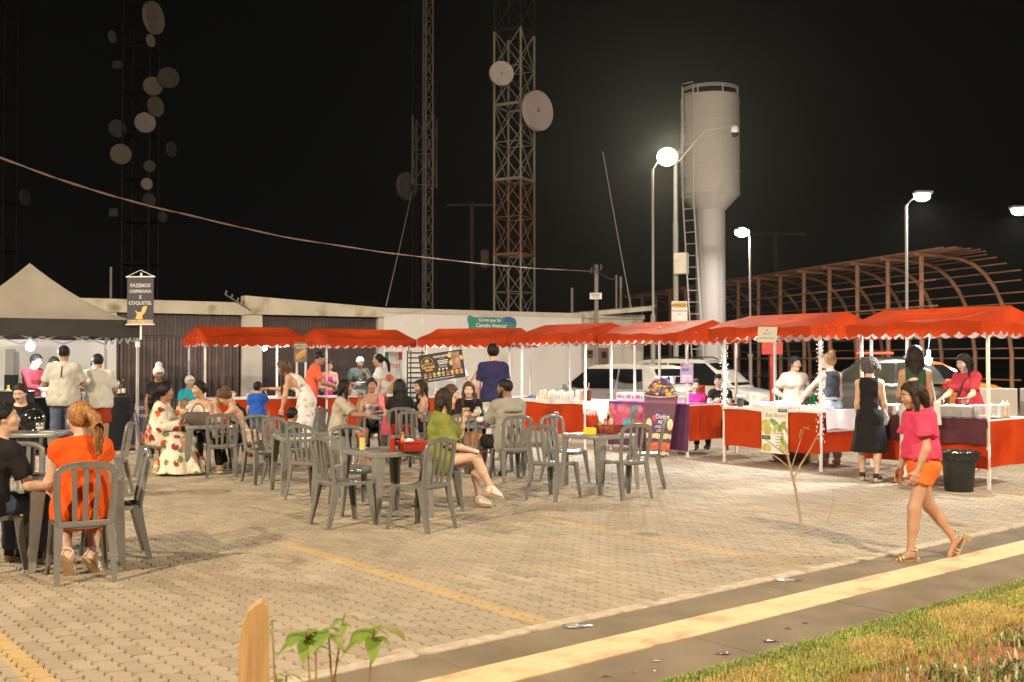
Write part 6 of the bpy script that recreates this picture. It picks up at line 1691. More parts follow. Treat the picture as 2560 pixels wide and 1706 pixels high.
# hanging banner on the corner leg
bnr = thing('hanging_banner', 'dark vertical drinks banner hung above the right front leg of the tent', 'banner', AT(351, 18.5, 752), R(-6))
bb = board_on(bnr, Matrix(), .50, .86, mat('slate banner', (.034, .029, .038), .6, .15, 4))
M_PALE = mat('pale lettering', (.44, .40, .38), .6)
for t_, z, s_ in (('FAZEMOS', .27, .088), ('CAIPIRINHA', .165, .077), ('E', .06, .08), ('COQUETEL', -.045, .085)): lettering(t_, s_, M_PALE, bb, fmat(.0, -.006, z), bold=.003)
b = MB(); b.prism([(-.09, -.33), (-.06, -.24), (-.10, -.17), (-.04, -.21), (.02, -.20), (.05, -.11), (.13, -.09), (.12, -.15), (.09, -.22), (.04, -.27), (.05, -.34)], -.0075, -.0045, 'y'); b.build('yellow_emblem', mat('mustard print', (.55, .40, .12), .6, .15, 9), bb)
b = MB(); b.box((0, -.006, -.385), (.48, .003, .08)); b.build('base_print', mat('tan print', (.42, .30, .18), .6, .3, 12), bb)
b = MB(); b.cyl((-.27, 0, .43), (.27, 0, .43), .012, 6); b.cyl((-.27, 0, -.43), (.27, 0, -.43), .012, 6); b.tube([(-.27, 0, .43), (0, .0, .55), (.27, 0, .43)], .006, 5); b.cyl((0, .03, -.7), (0, .03, .5), .018, 6); b.build('hanger', M_WPIPE, bnr)
# bar: black draped tables
bar = thing('bar_counter', 'long bar of tables draped in black under the tent', 'counter', TP(0, -1.12, 0), WANG)
b = MB(); b.rbox((0, 0, .97), (3.2, .62, .03), .008); b.build('bar_top', mat('black bar top', (.02, .019, .02), .45), bar)
hangb = MB(); hang(mat('black drape', (.012, .012, .016), .85, .2, 5, bump=.3, bscale=10), -1.6, 1.6, -.31, .965, .05, 'drape', bar, .02, .04, 60)
for sx in (-1, 1):
    b = MB(); b.box((sx * 1.59, 0, .5), (.02, .6, .9)); b.build('drape_side', MATS['black drape'], bar)
bw2 = thing('grey_panel', 'grey board leaning on the white wall behind the bar', 'board', AT(10, 22.0, 900)); bw2.location.z = 1.0; board_on(bw2, Matrix.Translation((0, 0, .6)), .45, .55, mat('grey board', (.30, .28, .25), .7), th=.03)
b = MB(); b.box((0, .1, .0), (.5, .25, .66)); b.build('stand', MATS['black drape'], bw2)
blk = thing('draped_table', 'black draped side table at the left end of the bar', 'table', AT(15, 17.6, 900), WANG); blk.location.z = 0
b = MB(); b.rbox((0, 0, .55), (.85, .6, 1.1), .02); b.build('drape', MATS['black drape'], blk); b = MB(); b.rbox((0, 0, 1.11), (.87, .62, .02), .005); b.build('table_top', MATS['black bar top'], blk)
bg_ = glass('green glass', (.10, .22, .10), .08, .75); bbr = mat('dark bottle glass', (.035, .018, .010), .1, .2, 4); bcl = glass('clear glass', (.75, .80, .78), .06, .4); byl = mat('yellow drink', (.62, .42, .08), .2, .1)
spec = [(-1.08, .30, .036, bcl, M_WHT, 'clear'), (-1.00, .28, .035, bg_, M_GRN, 'green'), (-.90, .26, .04, byl, M_YEL, 'yellow'), (-.82, .30, .04, bcl, M_WPL, 'clear pale capped'), (-.72, .25, .045, bcl, M_WPL, 'short clear'), (-.46, .22, .05, byl, M_YEL, 'squat yellow')]
for x, h_, r_, m, cm, nm in spec: bottle(TP(x, -1.30 + .05 * math.sin(x * 30), .986), h_, r_, m, cm, nm + ' bottle on the left part of the black bar', 'bottles on the bar')
M_RCAP = mat('red cap', (.5, .03, .02), .35)
for k, (x, h_, m, cm, nm) in enumerate(((1.12, .27, bg_, M_GRN, 'green glass bottle next to the man in red shorts'), (1.22, .34, bbr, M_RCAP, 'tall dark bottle with red cap at the right end of the bar'), (1.30, .28, bbr, M_BLK, 'dark bottle beside the red capped one at the bar end'), (1.38, .27, bbr, M_WPL, 'dark bottle with white cap near the bar end'), (1.46, .30, bbr, M_GOLD, 'last dark bottle with gold cap at the bar end'))): bottle(TP(x, -1.28, .986), h_, .036, m, cm, nm, 'bottles on the bar', labm=M_PAPER if k > 1 else None)
p = TP(-1.28, -1.2, .986); jar(p.x, p.y, p.z, .10, .18, M_WPL, None, name='ice_bucket', lab='pale bucket on the bar in front of the vendor in red', cat='bucket')
# sandwich board
ab = thing('menu_board', 'purple chalk style drinks board leaning at the end of the bar', 'sign', G(357, 1126), R(10)); ab.rotation_euler = (R(-12), 0, R(12))
bb = board_on(ab, Matrix.Translation((0, 0, .47)), .66, .90, mat('dark purple board', (.035, .018, .055), .5, .2, 3), th=.03)
lettering('Temos', .15, mat('tan lettering', (.50, .34, .20), .6), bb, fmat(-.0, -.0175, .32), shear=.2)
lettering('drinques', .11, mat('grey lettering', (.36, .34, .36), .6), bb, fmat(.02, -.0175, .17), shear=.25)
for k, (c, x, z, r_) in enumerate((('grey lettering', -.12, -.02, .14), ('tan lettering', .1, -.08, .10), ('grey lettering', -.05, -.16, .12))):
    b = MB(); b.tube([(x - r_ * .5, -.017, z + .06), (x + r_ * .3, -.019, z), (x - r_ * .2, -.017, z - .06)], .012, 6); b.build('drawing', MATS[c], bb)
b = MB(); b.ball((.0, -.016, -.27), (.12, .006, .10), 12, 6); b.build('drawing', mat('coral print', (.40, .10, .08), .6), bb); b = MB(); b.box((0, -.0165, -.40), (.62, .003, .07)); b.build('print_band', mat('clay print', (.25, .11, .06), .6), bb)
b = MB(); b.box((0, .25, .45), (.6, .02, .9), M=Matrix.Rotation(R(30), 4, 'X') if False else None); b.build('rear_leg', M_BLK, ab)

# ================================================================== CARS
M_GLS = mat('tinted glass', (.012, .013, .014), .05, .1, 2, spec=.7); M_TYRE = mat('tyre rubber', (.018, .017, .016), .85); M_RIM = mat('alloy rim', (.42, .41, .40), .35, .1, 4, metal=.6); M_HL = mat('headlight glass', (.62, .62, .60), .08, .1, 9); M_TL = mat('tail light', (.40, .02, .015), .15)
def car(label, loc, heading, body, L=3.9, W=1.68, Ht=1.5, hood=.92, gh=(-1.72, -1.35, .35, 1.12), rack=False, glassm=None, cat='car'):
    t = thing('parked_car', label, cat, loc, R(heading), 'parked cars'); hl, hw = L / 2, W / 2; belt = hood + .04; gm_ = glassm or M_GLS
    stn = [(-hl, .52, .80, .80), (-hl + .05, .40, .86, .90), (-hl + .25, .30, .92, .98), (-hl + .7, .24, belt, 1), (-.6, .22, belt, 1), (.4, .22, belt, 1), (hl - 1.05, .22, belt - .02, 1), (hl - .7, .23, hood - .03, .99), (hl - .25, .28, hood - .12, .95), (hl - .06, .36, hood - .24, .86), (hl, .46, hood - .34, .78)]
    b = MB(); rings = []
    for x, z0, z1, wf in stn:
        w_ = hw * wf; rings.append([(x, -w_ * .92, z0), (x, -w_, z0 + .10), (x, -w_, z0 + (z1 - z0) * .55), (x, -w_ * .985, z1 - .09), (x, -w_ * .93, z1 - .02), (x, -w_ * .7, z1 + .012), (x, 0, z1 + .02), (x, w_ * .7, z1 + .012), (x, w_ * .93, z1 - .02), (x, w_ * .985, z1 - .09), (x, w_, z0 + (z1 - z0) * .55), (x, w_, z0 + .10), (x, w_ * .92, z0), (x, 0, z0 - .02)])
    b.loft(rings); bd = b.build('body', body, t, True, angle=42)
    xr, x1, x2, xf = gh; zr = Ht; wb, wr = hw * .93, hw * .74
    def gp(x, s_, z): f = (z - belt) / (zr - belt); return Vector((x, s_ * (wb + (wr - wb) * f), z))
    prof_ = [(xr, belt - .02), ((xr + x1) / 2 - .03, (belt + zr) / 2 + .03), (x1, zr - .05), (x1 + .2, zr - .01), ((x1 + x2) / 2, zr + .02), (x2 - .15, zr - .01), (x2, zr - .05), ((x2 + xf) / 2 + .03, (belt + zr) / 2 + .02), (xf, belt - .02)]
    b = MB(); rings = []
    for s_ in (-1, -.96, -.6, 0, .6, .96, 1): rings.append([tuple(Vector((x, gp(x, 1, min(z, zr)).y * s_, z + (.0 if abs(s_) < .99 else -.03 if z > belt + .1 else 0)))) for x, z in prof_])
    b.loft(rings, closed=True); b.build('cabin', body, t, True, angle=42)
    def pane(nm, q, m, th=.006):
        b = MB(); c = (q[2] - q[0]).cross(q[3] - q[1]).normalized(); cen = sum(q, Vector()) / len(q)
        if c.dot(cen - Vector((0, 0, .9))) < 0: c = -c
        b.add([v + c * th for v in q] + [v - c * .01 for v in q], [tuple(range(len(q)))] + [(k, (k + 1) % len(q), len(q) + (k + 1) % len(q), len(q) + k) for k in range(len(q))]); return b.build(nm, m, t)
    zb_, zt2 = belt + .03, zr - .10
    fx = lambda a0, a1, f: a0 + (a1 - a0) * f
    pane('windshield', [Vector((fx(xf, x2, .10) + .025, -wb * .88, zb_)), Vector((fx(xf, x2, .10) + .025, wb * .88, zb_)), Vector((fx(xf, x2, .86) + .03, wr * .92, zt2)), Vector((fx(xf, x2, .86) + .03, -wr * .92, zt2))], gm_, .012)
    pane('rear_window', [Vector((fx(xr, x1, .30) - .05, -wb * .82, belt + .14)), Vector((fx(xr, x1, .30) - .05, wb * .82, belt + .14)), Vector((fx(xr, x1, .86) - .05, wr * .86, zt2)), Vector((fx(xr, x1, .86) - .05, -wr * .86, zt2))], gm_, .012)
    for s_ in (-1, 1):
        xm = (x1 + x2) / 2 - .05
        def sw_(xa, xb, xc, xd): return [gp(xa, s_, zb_) + Vector((0, s_ * .012, 0)), gp(xb, s_, zb_) + Vector((0, s_ * .012, 0)), gp(xc, s_, zt2) + Vector((0, s_ * .020, 0)), gp(xd, s_, zt2) + Vector((0, s_ * .020, 0))]
        pane('window', sw_(xm + .05, fx(xf, x2, .16), fx(xf, x2, .9) - .03, xm + .03), gm_); pane('window', sw_(fx(xr, x1, .55) + .22, xm - .03, xm - .03, fx(xr, x1, 1) + .16), gm_)
        b = MB(); b.rbox((xf - .28, s_ * (hw + .06), belt + .07), (.13, .16, .11), .03); b.build('mirror', body, t, True)
        for xx in (xm + .12, xm - .85): b = MB(); b.rbox((xx, s_ * (hw + .004), belt - .10), (.17, .025, .03), .008); b.build('door_handle', M_RIM, t)
        b = MB(); b.rbox((hl - .20, s_ * hw * .72, hood - .26), (.34, .34, .15), .05); b.build('headlight', M_HL, t, True)
        b = MB(); b.rbox((-hl + .10, s_ * hw * .80, belt - .04), (.18, .18, .30), .04); b.build('tail_light', M_TL, t, True)
        for xx in (hl - .78, -hl + .72):
            c = Vector((xx, s_ * (hw - .10), .31)); RX = Matrix.Translation(c) @ Matrix.Rotation(R(90) * s_, 4, 'X')
            wh = MB(); wh.lathe([(.20, -.09), (.29, -.095), (.31, -.06), (.31, .06), (.29, .105), (.20, .10)], 22, M=RX, cap=True); w_o = wh.build('wheel', M_TYRE, t, True)
            rm = MB(); rm.lathe([(.02, -.125), (.06, -.12), (.185, -.104), (.20, -.10)], 16, M=RX); rm.build('rim', M_RIM, w_o, True)
            ar = MB(); ar.lathe([(.37, -.108), (.37, -.04)], 22, M=RX); ar.build('wheel_arch', M_TYRE, t)
    b = MB(); b.rbox((-hl - .0, 0, .62), (.05, .5, .13), .01); b.build('number_plate', M_WPL, t); b = MB(); b.rbox((hl - .03, 0, .50), (.06, .9, .14), .02); b.build('grille', M_TYRE, t)
    if rack:
        for s_ in (-1, 1): b = MB(); b.tube([(x1 + .1, s_ * wr * .85, zr), (x1 + .2, s_ * wr * .85, zr + .06), (x2 - .2, s_ * wr * .85, zr + .06), (x2 - .05, s_ * wr * .85, zr)], .018, 6); b.build('roof_rail', M_TYRE, t)
    return t
M_CW = mat('white car paint', (.66, .63, .58), .18, .03, 2, coat=.6, dirt=((.50, .45, .38), 2, .65)); M_CG = mat('grey car paint', (.085, .08, .07), .25, .08, 2, coat=.6, metal=.3); M_CO = mat('orange car paint', (.62, .17, .02), .2, .04, 2, coat=.6)
c = AT(1545, 24.3, 900); car('white hatchback with dark windows parked by the wall, rear towards the camera', (c.x, c.y, 0), 136, M_CW, 3.9, 1.66, 1.54)
c = AT(1755, 27.2, 900); car('white station car parked behind the hatchback, nose to the right', (c.x, c.y, 0), -32, M_CW, 4.2, 1.70, 1.66, gh=(-1.95, -1.55, .30, 1.15), rack=True)
c = AT(2170, 29, 900); cg = car('dark grey high car with roof rails behind the poster stall', (c.x, c.y, 0), 163, M_CG, 4.1, 1.72, 1.66, hood=.98, gh=(-1.98, -1.5, .20, 1.05), rack=True, glassm=mat('clearer car glass', (.05, .05, .035), .06, .3, 2))
c = AT(2318, 29.5, 900); car('bright orange car showing its headlight behind the right stall', (c.x, c.y, 0), -22, M_CO, 4.0, 1.72, 1.62, hood=1.06)
rb = thing('roof_box', 'orange red board strapped on the roof of the grey car', 'load', AT(2186, 29, 884), R(163)); b = MB(); b.rbox((0, 0, 0), (1.0, .5, .09), .03); b.build('board', mat('coral board', (.62, .10, .05), .5), rb)
for px, py in ((2066, 905), ): pass
rp = thing('red_post', 'thin red post with a red plate behind the poster stall', 'post', AT(1929, 20.5, 900)); rp.location.z = 0; b = MB(); b.cyl((0, 0, 0), (0, 0, 1.95), .04, 8); b.build('post', mat('red post paint', (.50, .05, .035), .6), rp); b = MB(); b.rbox((0, -.05, 1.88), (.42, .03, .25), .01); b.build('plate', MATS['red post paint'], rp)

# ================================================================== TABLES AND CHAIRS
T1 = table(-3.6, 8.45, 30, 'grey table at the near left where the woman in orange sits')
T0 = table(-6.2, 13.45, 6, 'grey table with the black helmet on it')
T2 = table(-4.42, 15.05, 19, 'grey table with the brown handbag, shared by three women')
T3 = table(-2.6, 12.9, 24, 'bare grey table in front of the small boy')
T4 = table(-1.315, 10.82, 40, 'grey table with the red basket and yellow sauce bottle')
T5 = table(-2.05, 17.35, 35, 'grey table shared by four women in the middle')
T6 = table(-.48, 15.25, 42, 'grey table where the man in the grey shirt eats')
T7 = table(1.12, 13.15, 42, 'grey table with the yellow box and dark red basket')
CH = 'grey plastic chair '
chair(-3.27, 7.83, 120, CH + 'under the woman in the orange dress')
chair(-3.33, 8.62, 206, 'empty ' + CH + 'at the right side of the near left table')
chair(-4.42, 9.25, -62, 'empty ' + CH + 'at the far side of the near left table')
chair(-4.12, 8.0, 60, CH + 'at the left picture edge under the person in black')
chair(-6.75, 14.2, -80, CH + 'under the man with a moustache')
chair(-4.95, 12.6, 190, 'empty ' + CH + 'half hidden behind the woman in orange')
chair(-5.12, 14.75, 18, CH + 'under the woman in the floral dress')
chair(-4.13, 14.68, 105, 'empty ' + CH + 'in front of the table with the handbag')
chair(-4.75, 15.75, -95, CH + 'under the woman in the cream shawl')
chair(-3.88, 15.25, 196, CH + 'under the woman in the black tank top')
chair(-3.15, 15.9, 160, 'empty ' + CH + 'behind the tank top woman, by the boy in blue')
chair(-2.36, 12.26, 62, 'empty ' + CH + 'in front of the small seated boy')
chair(-3.02, 13.85, 62, CH + 'under the small seated boy')
chair(-3.35, 13.9, -55, 'empty ' + CH + 'left of the small seated boy, facing the camera')
chair(-1.69, 10.35, 36, 'empty ' + CH + 'at the left front of the table with the red basket')
chair(-.89, 10.1, 143, 'empty ' + CH + 'at the right front of the table with the red basket')
chair(-1.78, 11.62, -62, 'empty ' + CH + 'behind the yellow bottle on the basket table')
chair(-.80, 11.42, 8, CH + 'under the woman in the olive shirt')
chair(-2.02, 14.0, 10, 'empty ' + CH + 'seen side-on in front of the four women')
chair(-2.85, 16.55, -5, CH + 'under the woman in the beige shirt')
chair(-2.47, 17.95, -75, CH + 'under the woman with the pink towel')
chair(-1.80, 16.6, 100, CH + 'under the woman in black with long straight hair')
chair(-1.45, 17.25, 188, CH + 'under the curly haired woman in black')
chair(-1.42, 15.5, 75, 'empty ' + CH + 'beside the four women, catching the light')
chair(-.95, 15.05, 15, CH + 'under the woman in glasses eating a sandwich')
chair(-.66, 15.95, -95, CH + 'under the fair haired woman facing the camera')
chair(-.02, 14.15, 112, CH + 'under the man in the grey shirt')
chair(-.55, 14.52, 60, CH + 'carrying the orange bag')
chair(.38, 14.9, 185, 'empty ' + CH + 'right of the man in the grey shirt, side-on')
chair(.50, 12.27, 53, 'empty ' + CH + 'at the left front of the table with the yellow box')
chair(1.36, 12.42, 117, 'empty ' + CH + 'at the right front of the table with the yellow box')
chair(1.72, 13.42, 172, 'empty ' + CH + 'at the right side of the table with the yellow box')
chair(.72, 13.95, -48, 'empty ' + CH + 'at the far left of the table with the yellow box')
TZ = .713
# things on the tables
hm = thing('helmet', 'black motorcycle helmet standing on a grey table', 'helmet', AT(86, 13.4, 900)); hm.location.z = TZ; hm.rotation_euler = (0, 0, R(-150))
b = MB(); N = 16; rings = []
for k in range(11):
    a = -1.05 + k * (2.62 / 10); z = .15 + .15 * math.sin(a); r_ = .142 * math.cos(a) if k < 10 else .004
    rings.append([((r_ * 1.12 if math.cos(2 * math.pi * q / 22) > 0 else r_) * math.cos(2 * math.pi * q / 22) + (.02 if k < 4 else 0), r_ * .92 * math.sin(2 * math.pi * q / 22), z) for q in range(22)])
b.loft(rings); b.build('shell', mat('gloss black', (.012, .012, .013), .12, .1, 3, coat=.8), hm, True)
b = MB(); vs = []
for i in range(9):
    for j in range(4): a = R(-62 + 15.5 * i); z = .13 + .028 * j; r_ = .148 * math.sqrt(max(.05, 1 - ((z - .15) / .17) ** 2)) + .010; vs.append((r_ * 1.12 * math.cos(a), r_ * .95 * math.sin(a), z))
b.add(vs, [(i * 4 + j, (i + 1) * 4 + j, (i + 1) * 4 + j + 1, i * 4 + j + 1) for i in range(8) for j in range(3)]); b.build('visor', mat('smoke visor', (.02, .02, .022), .05), hm, True)
lettering('FLY', .055, M_WHT, hm, Matrix.Translation((-.055, .137, .10)) @ Matrix.Rotation(R(180), 4, 'Z') @ Matrix.Rotation(R(-14), 4, 'X') @ FACE, bold=.002)
b = MB(); b.rbox((-.055, .138, .06), (.09, .004, .022), .001); b.build('sticker', M_WHT, hm)
for x, y in ((-.04, .118), (.02, .118)): b = MB(); b.ball((x, y, .03), (.014, .004, .010), 8, 5); b.build('sticker', M_WHT, hm)
bottle(Vector((AT(47, 13.4, 0).x, 13.35, TZ)), .20, .032, mat('ketchup red', (.30, .02, .012), .3), M_RCAP, 'dark red sauce bottle beside the helmet', squeeze=True)
p = Vector((AT(28, 13.5, 0).x, 13.4, TZ)); jar(p.x, p.y, p.z, .042, .10, M_CLR, None, name='cup', lab='clear plastic cup beside the helmet', cat='cup')
np_ = thing('paper_sheet', 'white paper lying beside the helmet', 'paper', Vector((AT(130, 13.4, 0).x, 13.35, TZ)), R(15)); b = MB(); b.rbox((0, 0, .004), (.18, .13, .006), .001); b.build('sheet', M_PAPER, np_)
hb = thing('handbag', 'dark brown handbag with an arched handle on the table', 'handbag', Vector((-4.55, 14.92, TZ)), R(12)); b = MB(); b.loft([[(-.17, -.06, 0), (.17, -.06, 0), (.17, .06, 0), (-.17, .06, 0)], [(-.18, -.065, .08), (.18, -.065, .08), (.18, .065, .08), (-.18, .065, .08)], [(-.15, -.03, .18), (.15, -.03, .18), (.15, .03, .18), (-.15, .03, .18)]]); b.build('bag', mat('brown leather', (.055, .030, .02), .45, .2, 8, bump=.3), hb, True); b = MB(); b.tube([(-.09 + .0 * k, 0, .17) if k == 0 else (-.09 * math.cos(R(k * 22.5)), 0, .17 + .13 * math.sin(R(k * 22.5))) for k in range(9)], .010, 6); b.build('handle', MATS['brown leather'], hb, True)
bottle(Vector((-1.56, 10.74, TZ)), .175, .03, mat('mustard yellow', (.60, .58, .14), .3), M_RCAP, 'yellow squeeze bottle with red cap on the basket table', squeeze=True)
bottle(Vector((-1.22, 10.50, TZ)), .17, .030, mat('ketchup bottle red', (.34, .03, .012), .28), M_RCAP, 'red squeeze bottle beside the red basket', squeeze=True)
bottle(Vector((-1.13, 10.66, TZ)), .19, .026, mat('orange sauce', (.55, .16, .03), .25), mat('orange cap', (.62, .25, .03), .35), 'slim orange sauce bottle behind the red basket')
def basket(p, ang, m, label, w_=.32, d_=.22, h_=.105):
    t = thing('basket', label, 'basket', p, ang); b = MB(); k = .86
    for s_ in (-1, 1):
        for zz, f in ((.012, k), (.035, .89), (.060, .93), (.082, .97)): b.box((0, s_ * d_ / 2 * f, zz), (w_ * f, .006, .010)); b.box((s_ * w_ / 2 * f, 0, zz), (.006, d_ * f, .010))
        for q in range(13): x = (-.5 + q / 12) * w_; b.tube([(x * k, s_ * d_ / 2 * k, 0), (x, s_ * d_ / 2, h_)], .0055, 4)
        for q in range(9): y = (-.5 + q / 8) * d_; b.tube([(s_ * w_ / 2 * k, y * k, 0), (s_ * w_ / 2, y, h_)], .0055, 4)
    b.build('lattice_sides', m, t); b = MB(); b.rbox((0, 0, .006), (w_ * k, d_ * k, .008), .002); b.build('base', m, t)
    b = MB(); b.tube([(-w_ / 2, -d_ / 2, h_), (w_ / 2, -d_ / 2, h_), (w_ / 2, d_ / 2, h_), (-w_ / 2, d_ / 2, h_)], .012, 6, closed=True); b.build('rim', m, t); return t
M_BR = mat('red basket plastic', (.34, .028, .014), .35, .08, 5); M_BD = mat('dark red basket plastic', (.26, .03, .02), .35, .08, 5)
basket(Vector((-1.02, 10.62, TZ)), R(22), M_BR, 'bright red perforated basket on the centre table', .29, .20, .095)
b = MB(); b.ball((0, 0, 0), (.05, .04, .03), 8, 5); tag(b.build('napkin', M_PAPER, None, True, loc=(-1.06, 10.62, TZ + .10)), 'crumpled napkin lying in the bright red basket', 'napkin')
basket(Vector((1.22, 13.18, TZ)), R(12), M_BD, 'dark red basket with sauce bottles on the yellow box table', .30)
bottle(Vector((1.13, 13.2, TZ + .012)), .15, .030, mat('olive sauce', (.42, .44, .12), .35), M_GRN, 'olive sauce pot standing in the dark red basket', squeeze=True)
bottle(Vector((1.26, 13.16, TZ + .012)), .20, .028, mat('cream sauce', (.62, .42, .26), .3), mat('pink cap', (.66, .40, .28), .35), 'cream sauce bottle in the dark red basket, right one', 'sauce bottles in the dark red basket', squeeze=True)
bottle(Vector((1.20, 13.22, TZ + .012)), .19, .027, mat('pink sauce', (.62, .36, .24), .3), M_RCAP, 'pinkish sauce bottle in the dark red basket, between the others', 'sauce bottles in the dark red basket', squeeze=True)
yb_ = thing('yellow_box', 'small yellow foam box on the grey table', 'box', Vector((.98, 12.95, TZ)), R(-8)); b = MB(); b.rbox((0, 0, .03), (.155, .13, .06), .008); b.build('base', M_YEL, yb_); b = MB(); b.loft([[(-.08, -.067, .061), (.08, -.067, .061), (.08, .067, .061), (-.08, .067, .061)], [(-.065, -.052, .082), (.065, -.052, .082), (.065, .052, .082), (-.065, .052, .082)]]); b.build('lid', M_YEL, yb_)
for (x, y, lab) in ((-.42, 15.1, 'crumpled white bag on the grey shirt man\'s table'), (-.28, 15.32, 'white foam tray on the grey shirt man\'s table')):
    t = thing('food_wrap', lab, 'wrapper', (x, y, TZ)); b = MB(); b.ball((0, 0, .05), (.14, .10, .055), 12, 7); b.build('wrap', MATS['white bag'], t, True)
for k, (x, y) in enumerate(((-2.12, 17.2), (-1.95, 17.45))):
    t = thing('plate', ('near' if k == 0 else 'far') + ' white plate on the four women\'s table', 'plate', (x, y, TZ), 0, 'plates on the four women\'s table'); b = MB(); b.lathe([(.02, .004), (.07, .005), (.10, .016), (.102, .018)], 18); b.build('dish', M_WPL, t, True)
p = (-1.98, 17.12, TZ); jar(*p, .035, .13, M_BLK, None, name='cup', lab='dark cup on the four women\'s table', cat='cup')
ob = thing('tote_bag', 'orange bag standing on a chair seat behind the olive shirt woman', 'bag', (-.42, 13.1, 0.0)); ob.location = (-.55, 14.52, .425); b = MB(); b.loft([[(-.13, -.07, .0), (.13, -.07, .0), (.13, .07, .0), (-.13, .07, .0)], [(-.15, -.08, .10), (.15, -.08, .10), (.15, .08, .10), (-.15, .08, .10)], [(-.12, -.03, .21), (.12, -.03, .21), (.12, .03, .21), (-.12, .03, .21)]]); b.build('bag', mat('orange bag cloth', (.42, .16, .03), .8, .1, 6, bump=.3), ob, True)
# food on the counters of the left stalls
for k, (x, y, r_, m, lab) in enumerate(((.55, .2, .12, M_WPL, 'white bowl with bread at the left of the leftmost stall counter'), (.95, .18, .10, M_WPL, 'white bag of bread beside the bowl on the leftmost stall'), (1.62, .22, .13, mat('pink bowl', (.62, .34, .30), .4), 'pinkish bowl at the right end of the leftmost stall counter'))):
    p = P1(x, y, .89); t = thing('bowl', lab, 'bowl', p); b = MB(); b.lathe([(r_ * .6, 0), (r_, .09), (r_ * 1.03, .095), (r_ * .9, .08)], 16); b.build('bowl', m, t, True)
    b = MB()
    for q in range(4): a = q * 1.6; b.ball((r_ * .4 * math.cos(a), r_ * .4 * math.sin(a), .10), (.06, .05, .04), 8, 5)
    b.build('bread', mat('bread crust', (.52, .33, .13), .7, .2, 9), t, True)
bottle(P1(.30, .12, .89), .20, .03, mat('lime sauce', (.50, .58, .30), .35), M_RCAP, 'pale green sauce bottle on the leftmost stall, nearest its left post', 'sauce bottles on the leftmost stall', squeeze=True); bottle(P1(.38, .15, .89), .18, .03, mat('lime sauce', (.50, .58, .30), .35), M_WPL, 'pale green sauce bottle with white cap on the leftmost stall', 'sauce bottles on the leftmost stall', squeeze=True)
for k, (x, lab) in enumerate(((.75, 'steel food warmer on the second stall counter, left of the white capped vendor'), (1.25, 'green tray on the second stall counter'))):
    p = P2(x, .25, .89); t = thing('food_warmer' if k == 0 else 'food_tray', lab, 'tray', p, A2); b = MB(); b.rbox((0, 0, .06), (.34, .26, .12 if k == 0 else .05), .01); b.build('tray', M_STEEL if k == 0 else mat('mint tray', (.15, .45, .38), .5), t)
    b = MB(); b.tube([(-.1, 0, .12), (0, .02, .22), (.02, .02, .30)], .012, 6); b.build('ladle', M_STEEL, t)
wf = thing('display_case', 'lit white display case on the third stall counter', 'case', P3(.35, .35, .89), A3); b = MB(); b.rbox((0, 0, .18), (.52, .34, .36), .01); b.build('case', M_WPL, wf); b = MB(); b.box((0, -.173, .2), (.44, .004, .24)); b.build('front_pane', M_CLR, wf)
gb = thing('plastic_bag', 'white plastic bag on the third stall counter', 'bag', P3(1.35, .2, .89)); b = MB(); b.ball((0, 0, .10), (.13, .10, .12), 12, 7); b.build('bag', MATS['white bag'], gb, True)
# ================================================================== WHO IS THERE
def floral_mat(name, base, cols, sc, thr=.42):
    m = bpy.data.materials.new(name); m.use_nodes = True; n = m.node_tree.nodes; l = m.node_tree.links; b = n['Principled BSDF']; b.inputs['Roughness'].default_value = .85
    tc = n.new('ShaderNodeTexCoord'); v = n.new('ShaderNodeTexVoronoi'); v.inputs['Scale'].default_value = sc
    nz = n.new('ShaderNodeTexNoise'); nz.inputs['Scale'].default_value = sc * 2.2; nz.inputs['Detail'].default_value = 3
    l.new(tc.outputs['Object'], nz.inputs['Vector']); mp = n.new('ShaderNodeVectorMath'); mp.operation = 'MULTIPLY_ADD'; mp.inputs[1].default_value = (.09,) * 3; l.new(nz.outputs['Color'], mp.inputs[0]); l.new(tc.outputs['Object'], mp.inputs[2]); l.new(mp.outputs[0], v.inputs['Vector'])
    r = n.new('ShaderNodeValToRGB'); r.color_ramp.interpolation = 'CONSTANT'; e = r.color_ramp.elements; k = len(cols)
    e[0].color = (*cols[0], 1); e[1].position = 1 / k; e[1].color = (*cols[1], 1)
    for i in range(2, k): x = e.new(i / k); x.color = (*cols[i], 1)
    s = n.new('ShaderNodeSeparateColor'); l.new(v.outputs['Color'], s.inputs[0]); l.new(s.outputs[0], r.inputs[0])
    mr = n.new('ShaderNodeMapRange'); mr.inputs[1].default_value = thr; mr.inputs[2].default_value = thr - .06; l.new(v.outputs['Distance'], mr.inputs[0])
    gt = n.new('ShaderNodeMath'); gt.operation = 'GREATER_THAN'; gt.inputs[1].default_value = .25; l.new(s.outputs[1], gt.inputs[0]); mu = n.new('ShaderNodeMath'); mu.operation = 'MULTIPLY'; l.new(mr.outputs[0], mu.inputs[0]); l.new(gt.outputs[0], mu.inputs[1])
    mx = n.new('ShaderNodeMix'); mx.data_type = 'RGBA'; l.new(mu.outputs[0], mx.inputs[0]); mx.inputs[6].default_value = (*base, 1); l.new(r.outputs[0], mx.inputs[7]); l.new(mx.outputs[2], b.inputs['Base Color']); return m
M_ORG = cloth('orange', (.66, .085, .008)); M_CBLK = cloth('black', (.013, .012, .013)); M_CNAVY = cloth('navy', (.028, .026, .085)); M_CWHT = cloth('offwhite', (.46, .44, .385)); M_CWHT2 = cloth('white', (.55, .54, .50)); M_JEAN = cloth('denim', (.075, .10, .15), .2); M_JEANL = cloth('light denim', (.38, .46, .54), .2)
